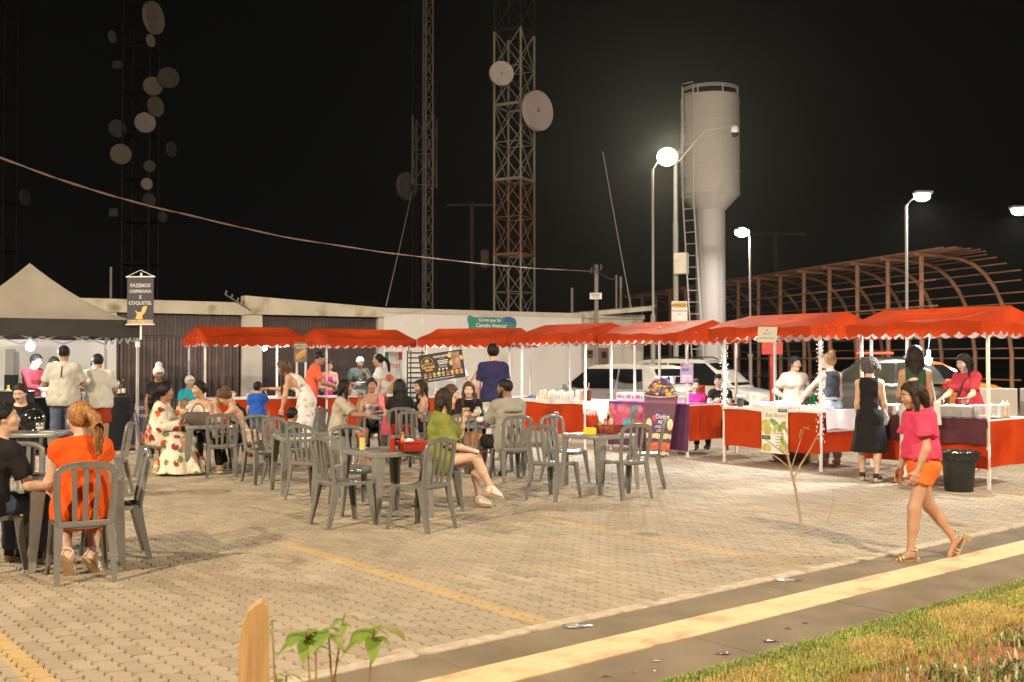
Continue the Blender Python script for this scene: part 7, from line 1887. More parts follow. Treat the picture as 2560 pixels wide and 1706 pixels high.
M_SHORT = cloth('brick red', (.30, .035, .012)); M_GRYT = cloth('grey tee', (.30, .28, .24)); M_OLV = cloth('olive', (.20, .22, .045)); M_PINK = cloth('pink', (.68, .06, .13)); M_MAG = cloth('magenta', (.62, .03, .25)); M_COR = cloth('coral', (.75, .12, .05)); M_DGR = cloth('dark green', (.075, .10, .085)); M_TURQ = cloth('turquoise', (.02, .36, .42)); M_CREAM = cloth('cream', (.62, .53, .42)); M_BLUE = cloth('blue', (.02, .09, .42)); M_BEI = cloth('beige polo', (.42, .36, .28)); M_VEST = cloth('slate vest', (.05, .06, .075)); M_REDT = cloth('red tee', (.42, .035, .045)); M_GTOP = cloth('deep green', (.035, .075, .035)); M_WTR = cloth('cream trousers', (.60, .58, .50)); M_ORS = cloth('orange shorts', (.80, .16, .03)); M_TOWEL = cloth('pink towel', (.66, .20, .22)); M_MAROON = cloth('maroon jacket', (.20, .02, .03)); M_DSH = cloth('dark shorts', (.022, .021, .020)); M_STRP = cloth('pale stripe', (.50, .46, .44))
M_FLO = floral_mat('floral dress', (.66, .60, .47), [(.30, .03, .025), (.62, .27, .03), (.55, .10, .03), (.15, .20, .06), (.24, .02, .04)], 9.0, .47)
M_FLO2 = floral_mat('pale floral dress', (.66, .62, .58), [(.28, .24, .34), (.40, .34, .40), (.20, .20, .30), (.45, .40, .38)], 7.0, .30)
M_FLO3 = floral_mat('red floral cloth', (.58, .42, .30), [(.55, .04, .03), (.60, .20, .05), (.5, .02, .02)], 11.0, .45)
M_SOLE = mat('white sole', (.62, .58, .50), .7); M_TAN = mat('tan leather', (.40, .24, .12), .6); M_SHW = mat('white shoe', (.66, .60, .50), .7, .06); M_SHB = mat('black shoe', (.015, .015, .015), .6); M_GOLDS = mat('golden strap', (.55, .40, .22), .35, .1, 6, metal=.5); M_CORK = mat('cork sole', (.42, .28, .14), .8, .2, 30)
def onto(o, par): o.parent = par; return o
def belt(q, m, z=.52, name='belt', r=(.115, .165), w_=.022, fat=1.0, bow=None):
    s = q['s']; c = Vector(q['Pv'] + (q['waist'] - q['Pv']) * z); b = MB(); N = 24
    rr = [[c + Vector((r[0] * s * fat * k * math.cos(2 * math.pi * i / N), r[1] * s * fat * k * math.sin(2 * math.pi * i / N), zz)) for i in range(N)] for k, zz in ((1.0, -w_), (1.04, -w_ * .6), (1.04, w_ * .6), (1.0, w_))]
    b.loft(rr, cap=False)
    if bow:
        p = c + Vector(bow)
        for a in (-.6, .5): b.tube([p, p + Vector((-.02, .05 * a, -.12)), p + Vector((-.03, .10 * a, -.28))], [.012, .025, .018], 6)
    return b.build(name, m, q['root'], True)
# 1 woman in orange dress
q = person('woman in an orange dress with a blond ponytail seated with her back to the camera', (-3.27, 7.83, 0), 118, 1.66, 'f', 'fair', sit=.545, fat=1.30, head=(28, 4, 0),
       arms=(((.30, .22, -1), (.80, -.25, -.45)), ((.30, -.22, -1), (.80, .25, -.45))), legs=(((1, .02, -.25), (-.80, -.08, -.72)), ((1, -.10, -.25), (-.75, .12, -.72))), feet=((.55, -.3, -.9), (.5, -.5, -.75)),
       top=dict(m=M_ORG, sleeve=.30, infl=.012, name='bodice', hem=.10, neckz=.035), bottom=dict(kind='skirt', m=M_ORG, z=.43, infl=.014, rise=.9, name='skirt'), shoes=('sandal', M_SHW, M_CORK), hair=('pony', 'ginger', dict(at=(-.125, 0, .07), pl=.40, pw=.042)))
belt(q, M_ORG, .75, fat=1.10, bow=(-.13, -.06, 0))
# 2 person at left edge
person('person in a black tee shirt and jeans at the left edge, in profile', (-4.10, 8.02, 0), 72, 1.68, 'm', 'fair', sit=.535, lean=6, slean=-12, head=(-52, -4, 0), arms=(((.35, .12, -1), (.85, -.6, -.05)), ((.25, -.35, -1), (.45, -.9, -.02))), hands=('flat', 'flat'),
       top=dict(m=M_CBLK, sleeve=.75, sloose=.03, loose=.02), bottom=dict(m=M_JEAN, loose=.02), shoes=('sneaker', M_SHB, M_SOLE), hair=('short', 'black'))
# 3 man with moustache
person('man with a moustache in a black shirt looking down behind the helmet', (-6.72, 14.15, 0), -78, 1.72, 'm', 'light', sit=.54, lean=12, head=(-6, 20, 0), arms=(((.5, .25, -1), (.8, -.75, .35)), ((.5, -.25, -1), (.9, .35, .15))), top=dict(m=M_CBLK, vneck=.6), bottom=dict(m=M_DSH), shoes=('sneaker', M_SHB, M_SOLE), hair=('short', 'dark', dict(c=.010)), beard='tache')
# 4 bar vendors
person('bar vendor with black hair in a maroon and white jacket, left of the bar', (-8.88, 18.95, 0), -20, 1.72, 'm', 'tan', lean=10, head=(0, 18, 0), arms=(((.5, .1, -1), (1, 0, -.1)), ((.5, -.1, -1), (1, 0, -.1))), top=dict(m=M_MAROON, sleeve=1.9, loose=.02), bottom=dict(m=M_DSH), hair=('short', 'black'))
q = person('younger bar vendor with white sleeves, just right of the first', (-8.62, 19.25, 0), -35, 1.66, 'f', 'fair', lean=6, head=(-10, 16, 0), arms=(((.5, .1, -1), (1, 0, -.1)), ((.5, -.1, -1), (1, 0, -.1))), top=dict(m=M_CWHT2, sleeve=1.9), bottom=dict(m=M_DSH), hair=('pony', 'black'))
person('bar vendor with a red headband half hidden behind the man in red shorts', (-7.80, 19.25, 0), -55, 1.62, 'f', 'light', head=(-5, 14, 0), arms=(((.3, .3, -1), (.9, .3, -.2)), ((.3, -.3, -1), (.9, -.1, -.2))), top=dict(m=M_CREAM, sleeve=.4), bottom=dict(m=M_DSH), hair=('pony', 'dark'), headwear=('cap', M_RCAP, dict(c=-.01, nape=-.03)))
# 5, 6 men in white tees
q = person('big man in an off-white tee and jeans at the bar with his back turned', (-7.50, 17.2, 0), 101, 1.84, 'm', 'brown', fat=1.16, arms=(((.25, .42, -1), (.95, -.30, -.05)), ((.25, -.42, -1), (.95, .30, -.05))), top=dict(m=M_CWHT, sleeve=.82, loose=.04, sloose=.035, hem=.14, fold=.009), bottom=dict(m=M_JEAN, loose=.02), shoes=('sneaker', M_SHB, M_SOLE), hair=('buzz', 'black'), face=False)
b = MB(); p = Vector(q['neck']); b.tube([p + Vector((-.105, 0, -.03)), p + Vector((-.150, 0, -.12)), p + Vector((-.168, 0, -.22))], .012, 4); b.build('back_print', cloth('green print', (.05, .10, .05)), q['root'])
person('man in an off-white tee and brick red shorts at the bar with his back turned', (-7.14, 17.75, 0), 108, 1.70, 'm', 'brown', fat=1.18, slean=0, head=(25, 12, 0), arms=(((.30, .40, -1), (.9, -.2, -.1)), ((.15, -.35, -1), (.9, .1, -.2))), top=dict(m=M_CWHT2, sleeve=.85, loose=.04, sloose=.035, hem=.13, fold=.009), bottom=dict(kind='shorts', m=M_SHORT, len=.86, loose=.05, infl=.012), shoes=('sandal', M_SHB, M_SOLE), hair=('short', 'black'), face=False)
# 7, 9 cooks with hair nets
person('cook with a white hair net tied in a bun behind the floral dress woman', (-5.85, 17.0, 0), -70, 1.50, 'f', 'dark', lean=8, head=(10, 18, 0), top=dict(m=M_CBLK), bottom=dict(m=M_DSH), hair=('buzz', 'black'), headwear=('bun', M_NET, dict(at=(-.05, 0, .15), br=.06, c=.035)))
person('cook with a white hair net and turquoise top behind the stall post', (-6.42, 20.45, 0), -60, 1.66, 'f', 'tan', sit=.56, head=(8, 6, 0), top=dict(m=M_TURQ), bottom=dict(m=M_DSH), hair=('buzz', 'dark'), headwear=('net', M_NET, {}))
# 8 floral dress
q = person('woman in a long cream dress with red and orange flowers, hand at her chin', (-5.08, 14.78, 0), 8, 1.66, 'f', 'brown', sit=.535, lean=8, fat=1.12, head=(12, 2, 0), arms=(((.75, .12, -.75), (.35, -.25, .9)), ((.30, -.15, -1), (.85, .45, .05))), legs=(((1, .12, -.05), (-.05, 0, -1)), ((1, -.12, -.05), (-.02, 0, -1))),
       top=dict(m=M_FLO, sleeve=1.85, sloose=.05, infl=.018, loose=.03, name='dress_top', hem=.12), bottom=dict(kind='skirt', m=M_FLO, z=.03, wd=.33, dp=.38, infl=.02, wave=.10, name='dress_skirt', rise=.9), shoes=('sandal', M_TAN, M_TAN), hair=('pony', 'black', dict(pl=.30, pw=.06, at=(-.12, 0, .02))))
# 10 cream shawl
q = person('woman in an off-shoulder cream shawl with her hair tied back, at the handbag table', (-4.72, 15.72, 0), -100, 1.68, 'f', 'tan', sit=.54, lean=8, head=(-28, 4, 0), arms=(((.45, .25, -1), (.85, -.7, .05)), ((.45, -.25, -1), (.85, .6, .05))), top=dict(m=M_CREAM, sleeve=1.5, sloose=.06, infl=.022, off=.75, name='shawl', loose=.03, neckz=-.03), bottom=dict(m=M_DSH), shoes=('sandal', M_SHB, M_SHB), hair=('bun', 'black', dict(at=(-.125, 0, .0), br=.055)))
b = MB(); p = Vector(q['Pv']); b.ball(p + Vector((.12, .10, .20)), (.12, .19, .16), 14, 8); b.build('pink_bundle', mat('pink bag cloth', (.62, .25, .24), .6, .1, 5, bump=.4, bscale=12), q['root'], True)
# 11 black tank
q = person('woman in a black tank top hiding her bowed head in her hands', (-3.93, 15.24, 0), 192, 1.66, 'f', 'tan', sit=.535, lean=30, head=(0, 42, 0), arms=(((.85, .12, -.65), (.15, -.05, .9)), ((.85, -.12, -.65), (.10, .1, .9))), hands=('grip', 'grip'), legs=(((1, .12, -.05), (-.1, 0, -1)), ((1, -.12, -.05), (-.25, 0, -1))),
       top=dict(m=M_CBLK, sleeve=0, arm=.105, neckz=-.03, vneck=.3), bottom=dict(m=M_CBLK, loose=.006), shoes=('sandal', M_CREAM, M_SOLE), hair=('bun', 'brown', dict(at=(-.10, 0, .09), br=.055)))
b = MB(); b.loft([[Vector(q['Pv']) + Vector((.15 * k * math.cos(a) - .02, .19 * k * math.sin(a), z)) for a in [2 * math.pi * i / 20 for i in range(20)]] for k, z in ((1.0, .10), (1.08, .06), (1.12, -.02), (1.06, -.10))], cap=False); b.build('tied_cloth', M_FLO3, q['root'], True)
b = MB(); b.loft([[Vector(q['Pv']) + Vector((.02 + dx, -.17, z)) for dx in (-.12, .06)] + [Vector(q['Pv']) + Vector((.02 + dx, -.19, z)) for dx in (.06, -.12)] for z in (-.05, -.2, -.34)]); b.build('cloth_tail', M_FLO3, q['root'])
# 12 boy in blue
person('small boy in a blue tee standing at the leftmost stall, back turned', (-4.60, 18.6, 0), 105, 1.19, 'm', 'tan', head=(-12, 0, 0), arms=(((.2, .2, -1), (.5, .1, -.9)), ((.75, -.25, -.4), (.4, .1, .9))), top=dict(m=M_BLUE, sleeve=.7, loose=.02, sloose=.02), bottom=dict(kind='shorts', m=M_JEAN, len=1.02, loose=.02), shoes=('sandal', M_SHB, M_SOLE), hair=('short', 'black'), face=False)
# 13 long white dress
q = person('woman in a long pale flowered dress bending over the leftmost stall counter', (-3.52, 17.6, 0), 172, 1.74, 'f', 'tan', lean=44, head=(0, 22, 0), arms=(((.15, .12, -1), (.25, .0, -1)), ((.85, -.05, -.75), (1, -.05, .02))), hands=('grip', 'flat'), legs=(((.0, .05, -1), (-.04, 0, -1)), ((.10, -.05, -1), (-.02, 0, -1))),
       top=dict(m=M_FLO2, sleeve=0, arm=.120, neckz=-.045, infl=.012, name='dress_top'), bottom=dict(kind='skirt', m=M_FLO2, z=.26, wd=.30, dp=.26, rise=.95, name='dress_skirt', infl=.014, dx=.02), shoes=('sandal', M_TAN, M_TAN), hair=('long', 'brown', dict(L=.50, fl=.8)))
b = MB(); p = Vector(q['AR'][0][2]); b.rbox(p + Vector((.02, 0, -.07)), (.07, .012, .13), .004); b.build('phone', M_SHB, None, loc=(0, 0, 0)).matrix_world = q['root'].matrix_basis; o = bpy.data.objects['phone']; tag(o, 'black phone held by the woman bending in the pale dress', 'phone')
# 14 small boy seated
person('small dark haired boy in a green shirt seated with his back turned', (-2.98, 13.88, 0), 66, .98, 'm', 'brown', sit=.505, head=(-10, 4, 0), arms=(((.4, .2, -1), (.9, 0, 0)), ((.4, -.2, -1), (.9, 0, 0))), legs=(((1, .12, -.05), (.0, 0, -1)), ((1, -.2, -.05), (.10, -.1, -1))), top=dict(m=M_DGR, sleeve=.6, loose=.02), bottom=dict(kind='shorts', m=M_STRP, len=.95, loose=.02), shoes=('sandal', M_SHB, M_SHB), hair=('short', 'black'), face=False)
# 15 orange tee
person('young man in a coral tee leaning on the second stall counter', (-4.10, 20.85, 0), 12, 1.80, 'm', 'brown', lean=16, head=(0, 24, 0), arms=(((.55, .12, -1), (.85, .0, -.45)), ((.55, -.10, -1), (.95, .1, -.30))), hands=('flat', 'flat'), top=dict(m=M_COR, sleeve=.8, loose=.03, sloose=.03, hem=.14), bottom=dict(m=M_DSH), shoes=('sneaker', M_SHB, M_SOLE), hair=('buzz', 'black'))
# 16-18 second stall
person('vendor in a magenta strap top behind the second stall', (-3.98, 22.3, 0), -78, 1.60, 'f', 'tan', fat=1.16, head=(12, 14, 0), arms=(((.3, .2, -1), (.8, -.6, -.1)), ((.3, -.2, -1), (.8, .7, -.1))), top=dict(m=M_MAG, sleeve=0, arm=.10, neckz=-.05, vneck=.4), bottom=dict(m=M_DSH), hair=('bun', 'dark', dict(at=(-.11, 0, .07))))
q = person('vendor in a dark green printed tee and white cap', (-3.38, 22.75, 0), -72, 1.68, 'f', 'brown', fat=1.3, head=(8, 24, 0), arms=(((.55, .25, -.85), (.15, -.45, .85)), ((.25, -.35, -1), (.8, .5, .0))), hands=('grip', 'relax'), top=dict(m=M_DGR, sleeve=.75, loose=.03, sloose=.03), bottom=dict(m=M_DSH), hair=('buzz', 'black'), headwear=('cap', M_NET, dict(nape=.05)))
b = MB(); c_ = Vector(q['chest'] + q['fw'] * .19); b.tube([c_ + Vector((0, -.10, -.13)), c_ + Vector((.02, 0, -.14)), c_ + Vector((0, .10, -.13))], .014, 4); b.tube([c_ + Vector((0, -.03, -.05)), c_ + Vector((.01, 0, -.09)), c_ + Vector((0, .03, -.05))], .006, 4); b.build('chest_print', M_WHT, q['root'])
person('woman with a ponytail in a white tee and jeans at the second stall', (-2.82, 21.95, 0), 186, 1.72, 'f', 'tan', head=(4, 4, 0), arms=(((.02, .12, -1), (.10, 0, -1)), ((.1, -.12, -1), (.3, 0, -1))), top=dict(m=M_CWHT2, sleeve=.65, hem=.02), bottom=dict(m=M_JEANL, loose=.006), shoes=('sneaker', M_SHW, M_SOLE), hair=('pony', 'black', dict(pl=.34, pw=.05, at=(-.125, 0, .03))))
# 19-22 the four women
person('woman with long dark hair in a beige tee reaching across the table', (-2.80, 16.56, 0), 0, 1.68, 'f', 'brown', sit=.54, lean=10, head=(8, 2, 0), arms=(((.75, .15, -.75), (.25, .0, .95)), ((.75, -.10, -.75), (1, .05, -.06))), hands=('grip', 'flat'), top=dict(m=M_BEI, sleeve=.85, loose=.03, sloose=.03), bottom=dict(kind='shorts', m=M_DSH, len=.7), shoes=('sandal', M_TAN, M_TAN), hair=('long', 'black', dict(L=.50, back=-.08, fl=.5)))
q = person('woman in a strapless top with a pink towel over her shoulder', (-2.45, 17.95, 0), -72, 1.68, 'f', 'brown', sit=.54, head=(-4, 4, 0), arms=(((.45, .25, -.9), (.8, -.75, .1)), ((.35, -.25, -1), (.85, .35, -.15))), top=dict(m=cloth('pale tie dye', (.50, .40, .42), .3), sleeve=0, arm=.125, neckz=-.15, vneck=.1), bottom=dict(m=M_CBLK), shoes=('sandal', M_TAN, M_TAN), hair=('bun', 'dark', dict(at=(-.11, 0, .07))))
b = MB(); sh = Vector(q['AR'][0][0]); b.loft([[sh + Vector(v) for v in r_] for r_ in ([(-.10, -.06, -.22), (-.10, .05, -.24), (-.12, .05, -.24), (-.12, -.06, -.22)], [(-.055, -.055, .02), (-.055, .05, .0), (-.075, .055, .01), (-.075, -.055, .03)], [(.0, -.06, .075), (.0, .045, .05), (.0, .05, .065), (.0, -.06, .09)], [(.085, -.04, .0), (.085, .05, -.02), (.105, .055, -.01), (.105, -.04, .01)], [(.15, -.05, -.22), (.15, .06, -.24), (.17, .06, -.24), (.17, -.05, -.22)])]); b.build('towel', M_TOWEL, q['root'], True)
q = person('woman with long straight black hair and a black tee seen from behind', (-1.80, 16.62, 0), 100, 1.70, 'f', 'tan', sit=.54, lean=6, head=(5, 4, 0), arms=(((.5, .30, -.9), (.75, -.3, .35)), ((.5, -.25, -1), (.9, .2, .1))), top=dict(m=M_CBLK, sleeve=.5, hem=-.05), bottom=dict(kind='shorts', m=cloth('red shorts', (.40, .03, .02)), len=.6, infl=.014), shoes=('sneaker', M_SHB, M_SOLE), hair=('long', 'black', dict(L=.52, back=-.06)), face=False)
person('woman with long curly dark hair in a black sleeveless top, facing left', (-1.50, 17.28, 0), 196, 1.66, 'f', 'tan', sit=.54, head=(18, 6, 0), arms=(((.35, .20, -1), (.9, -.3, -.0)), ((.4, -.2, -1), (.9, .3, 0))), top=dict(m=M_CBLK, sleeve=0, arm=.11, neckz=-.01), bottom=dict(m=M_CBLK), shoes=('sneaker', M_SHB, M_SOLE), hair=('wavy', 'dark', dict(L=.42)))
pb = thing('pink_bag', 'pink cloth bag hanging by the chair of the woman with straight black hair', 'bag', (-2.02, 16.35, 0), R(20)); b = MB(); b.loft([[(-.05, -.03, .46), (.05, -.03, .46), (.05, .03, .46), (-.05, .03, .46)], [(-.075, -.04, .56), (.075, -.04, .56), (.06, .04, .56), (-.06, .04, .56)], [(-.02, -.02, .75), (.05, -.02, .75), (.05, .02, .75), (-.02, .02, .75)]]); b.build('bag', mat('pink bag', (.42, .05, .08), .6, .2, 8, bump=.4), pb, True)
# 23 olive shirt
q = person('woman in an olive shirt and denim shorts with crossed legs and white sneakers', (-.82, 11.42, 0), 6, 1.68, 'f', 'light', sit=.545, lean=6, head=(16, 2, 0), arms=(((.75, .10, -.70), (.22, -.28, .95)), ((.35, -.10, -1), (.95, .18, -.25))), hands=('grip', 'grip'), legs=(((1, .02, -.05), (.10, -.05, -1)), ((1, .08, .16), (.42, .02, -.9))), feet=((1, -.15, -.05), (1, .1, -.28)),
       top=dict(m=M_OLV, sleeve=.95, loose=.05, sloose=.05, infl=.018, hem=.16, fold=.012, name='shirt'), bottom=dict(kind='shorts', m=cloth('blue grey denim', (.16, .18, .21), .15), len=.34, loose=.02, infl=.012), shoes=('sneaker', M_SHW, M_TAN), hair=('long', 'dark', dict(L=.42, back=-.05, fl=.8)))
b = MB(); p = Vector(q['AR'][1][2]); b.rbox(p + Vector((.13, .03, -.03)), (.15, .075, .010), .003); o = b.build('phone', M_SHB); o.matrix_world = q['root'].matrix_basis; tag(o, 'dark phone held over the knee by the woman in olive', 'phone')
# 24-26 table with the sandwich
q = person('woman with tied up hair and glasses bending towards her sandwich', (-1.10, 15.1, 0), 14, 1.66, 'f', 'light', sit=.54, lean=20, head=(-6, 16, 0), arms=(((.7, .2, -.8), (.85, -.35, .35)), ((.7, -.2, -.8), (.85, .35, .35))), hands=('grip', 'grip'), top=dict(m=M_CBLK, sleeve=.6), bottom=dict(m=M_CBLK), shoes=('sneaker', M_SHB, M_SOLE), hair=('bun', 'brown', dict(at=(-.12, 0, .02), br=.045)))
b = MB()
for y in (-1, 1): b.tube([(.100 + .0 * k, .032 * y + .021 * math.cos(2 * math.pi * k / 12), .012 + .017 * math.sin(2 * math.pi * k / 12)) for k in range(12)], .002, 4, closed=True); b.cyl((.098, .053 * y, .018), (.0, .082 * y, .015), .002, 4)
b.build('glasses', M_GOLD, q['root'], M=q['Mh'])
p = (Vector(q['AR'][0][2]) + Vector(q['AR'][1][2])) / 2 + Vector((.10, 0, .05)); b = MB(); b.ball(p, (.06, .09, .05), 12, 7); b.ball(p + Vector((.01, .04, .04)), (.04, .05, .035), 9, 6); o = b.build('sandwich', mat('sandwich wrap', (.70, .62, .48), .7, .2, 12), None, True); o.matrix_world = q['root'].matrix_basis; tag(o, 'wrapped sandwich held by the woman in glasses', 'sandwich')
person('fair haired young woman in black facing the camera at the sandwich table', (-.66, 15.95, 0), -94, 1.66, 'f', 'light', sit=.54, lean=8, head=(4, 10, 0), arms=(((.5, .2, -1), (.85, -.4, .1)), ((.5, -.2, -1), (.85, .4, .1))), top=dict(m=M_CBLK, sleeve=1.8), bottom=dict(m=M_CBLK), shoes=('sneaker', M_SHB, M_SOLE), hair=('long', 'brown', dict(L=.34)))
q = person('bearded man in a grey tee and dark shorts seated with his back half turned', (-.02, 14.18, 0), 118, 1.82, 'm', 'dark', sit=.55, lean=10, fat=1.14, head=(34, 6, 0), arms=(((.55, .22, -.9), (.85, -.25, .0)), ((.5, -.2, -1), (.9, .2, 0))), legs=(((1, .22, -.05), (.05, 0, -1)), ((1, -.05, -.05), (.0, 0, -1))), top=dict(m=M_GRYT, sleeve=.85, loose=.03, sloose=.03, hem=.18, fold=.010), bottom=dict(kind='shorts', m=M_DSH, len=.92, loose=.03), shoes=('sneaker', M_SHB, M_SOLE), hair=('buzz', 'black'), beard='full')
b = MB(); c_ = Vector(q['chest']) + Vector((-.155, 0, .03)); b.tube([c_ + Vector((.02, -.13, 0)), c_ + Vector((-.012, -.06, 0)), c_ + Vector((-.018, 0, 0)), c_ + Vector((-.012, .06, 0)), c_ + Vector((.02, .13, 0))], .026, 4); b.build('back_print', cloth('grey print', (.24, .23, .205)), q['root'])
# 27 navy tee
q = person('tall man in a navy tee and cream trousers standing with his back turned', (-.31, 17.05, 0), 96, 1.86, 'm', 'fair', arms=(((.12, .20, -1), (.35, -.10, -1)), ((.15, -.18, -1), (.55, .25, -.85))), top=dict(m=M_CNAVY, sleeve=.72, sloose=.02, loose=.015, hem=.08), bottom=dict(m=M_WTR, loose=.03), shoes=('sneaker', M_SHW, M_SOLE), hair=('short', 'black'), face=False)
b = MB(); p = Vector(q['AR'][0][2]); b.loft([[p + Vector((.03 + .04 * k, .05, .12)), p + Vector((.03 + .04 * k, -.05, .12)), p + Vector((.0 + .03 * k, -.06, -.22)), p + Vector((.0 + .03 * k, .06, -.22))] for k in (-1, 1)]); o = b.build('jacket', cloth('dark jacket', (.05, .045, .04), .3)); o.matrix_world = q['root'].matrix_basis; tag(o, 'dark folded jacket hanging over the navy tee man\'s left arm', 'jacket')
# 28 behind banner
person('vendor in a white tee mostly hidden behind the black menu banner', (-1.20, 22.1, 0), -84, 1.70, 'f', 'tan', arms=(((.35, .45, -.8), (.25, .45, .75)), ((.2, -.2, -1), (.8, .3, 0))), hands=('flat', 'relax'), top=dict(m=M_CWHT2, sleeve=.6), bottom=dict(m=M_DSH), hair=('bun', 'dark'))
# 29, 30 cup stall vendors
person('seated vendor in pink half hidden behind the cup cutout', (3.36, 18.75, 0), -120, 1.60, 'f', 'light', sit=.55, head=(20, 6, 0), top=dict(m=M_MAG, sleeve=.4), bottom=dict(m=M_DSH), hair=('short', 'dark'))
person('vendor in a black cap with raised hands at the ball print stall', (3.72, 18.35, 0), -110, 1.68, 'f', 'light', sit=.62, lean=8, head=(-14, 8, 0), arms=(((.5, .2, -.9), (.7, -.55, .5)), ((.5, -.2, -.9), (.7, .55, .4))), hands=('grip', 'grip'), top=dict(m=M_CBLK, sleeve=.4), bottom=dict(m=M_DSH), shoes=('sneaker', M_SHB, M_SHB), hair=('buzz', 'dark'), headwear=('cap', M_CAPB, {}))
# 31, 32 poster stall
q = person('vendor in a beige polo and black cap with a hand on her hip', (4.58, 16.7, 0), -92, 1.66, 'f', 'fair', fat=1.1, head=(22, 4, 0), arms=(((-.05, .35, -1), (.75, -.55, -.25)), ((-.15, -.62, -.9), (.35, .75, -.5))), hands=('relax', 'grip'), top=dict(m=M_BEI, sleeve=.7, loose=.02, sloose=.02), bottom=dict(m=M_DSH), hair=('buzz', 'dark'), headwear=('cap', M_CAPB, {}))
b = MB(); p = Vector(q['neck']); b.tube([p + Vector((.065 * math.cos(a) + .02, .066 * math.sin(a), .022 - .02 * math.cos(a))) for a in [2 * math.pi * k / 16 for k in range(16)]], .016, 6, closed=True); b.build('collar', M_BEI, q['root'], True)
q = person('vendor with a blond bun and slate vest seen from behind', (5.0, 16.15, 0), 106, 1.70, 'f', 'light', head=(40, 0, 0), arms=(((.35, .72, -.9), (.35, .55, -.75)), ((.05, -.12, -1), (.3, 0, -1))), top=dict(m=M_VEST, sleeve=0, arm=.125, neckz=.005, hem=-.02), bottom=dict(m=M_JEANL, loose=.02), shoes=('sneaker', M_SHW, M_SOLE), hair=('bun', 'blond', dict(at=(-.07, 0, .14), br=.052)), face=False)
belt(q, M_CWHT2, .62, 'apron_tie')
# 33 black dress
q = person('woman with curly grey hair in a black sleeveless top and midi skirt', (4.86, 13.98, 0), 62, 1.62, 'f', 'fair', head=(0, 4, 0), arms=(((.12, .10, -1), (.2, 0, -1)), ((.25, -.12, -1), (.45, -.05, -.9))), legs=(((.12, .06, -1), (.05, 0, -1)), ((-.14, -.05, -1), (-.22, 0, -1))), top=dict(m=M_CBLK, sleeve=0, arm=.128, neckz=.02, hem=.02), bottom=dict(kind='skirt', m=M_CBLK, z=.40, wd=.25, dp=.20, wave=.05), shoes=('sneaker', M_SHB, M_SOLE), hair=('curly', 'grey'))
belt(q, M_BEI, .55, 'waist_tie', (.118, .150))
b = MB(); b.tube([Vector(q['Pv']) + Vector((.06, -.16, .08)), Vector(q['Pv']) + Vector((.10, -.19, -.05)), Vector(q['Pv']) + Vector((.08, -.18, -.14))], [.03, .055, .03], 8); o = b.build('clear_bag', M_CLR, None, True); o.matrix_world = q['root'].matrix_basis; tag(o, 'clear plastic bag at the hip of the grey haired woman', 'bag')
# 34 green top
q = person('tall woman with long dark hair, deep green top and white trousers', (5.30, 13.52, 0), 74, 1.78, 'f', 'tan', head=(-4, 2, 0), arms=(((.35, .12, -1), (.7, -.2, -.4)), ((.08, -.16, -1), (.4, .0, -.9))), top=dict(m=M_GTOP, sleeve=0, arm=.118, neckz=.005, hem=.06, loose=.02), bottom=dict(m=M_WTR, loose=.025, flare=.05, len=1.96), shoes=('sandal', M_TAN, M_SHW), hair=('long', 'black', dict(L=.42, back=-.05)), face=False)
b = MB(); s0 = Vector(q['AR'][1][0]); b.loft([[s0 + Vector((x_, -.06, -.36)), s0 + Vector((x_, -.13, -.36)), s0 + Vector((x_ * 1.0, -.15, -.66)), s0 + Vector((x_ * 1.0, -.05, -.66))] for x_ in (-.12, .15)]); b.tube([s0 + Vector((-.06, -.09, -.36)), s0 + Vector((0, -.02, .045)), s0 + Vector((.10, -.09, -.36))], .010, 5); o = b.build('shoulder_bag', M_CWHT2, None, True); o.matrix_world = q['root'].matrix_basis; tag(o, 'white cloth bag on the shoulder of the tall woman in green', 'bag')
# 35 red tee
q = person('vendor in a red tee and black cap handing over paper at the right stall', (6.78, 15.25, 0), 212, 1.70, 'f', 'light', lean=8, head=(-6, 20, 0), arms=(((.55, .15, -.9), (.8, .25, -.2)), ((.55, -.15, -.9), (.9, .1, -.3))), hands=('grip', 'grip'), top=dict(m=M_REDT, sleeve=.8, loose=.03, sloose=.03, hem=.14), bottom=dict(m=M_DSH), hair=('long', 'black', dict(L=.24)), headwear=('cap', M_CAPB, {}))
b = MB(); n_ = Vector(q['neck']); w_ = Vector(q['Pv']); b.tube([n_ + Vector((.02, .10, .03)), n_ + Vector((.13, .03, -.14)), w_ + Vector((.16, -.10, .12)), w_ + Vector((.10, -.16, .0))], .014, 4); b.build('bag_strap', M_SHB, q['root'])
b = MB(); p = Vector(q['AR'][0][2]); b.box(p + Vector((.12, 0, .0)), (.16, .11, .006)); o = b.build('paper_slip', M_PAPER); o.matrix_world = q['root'].matrix_basis; tag(o, 'folded paper in the hands of the vendor in red', 'paper')
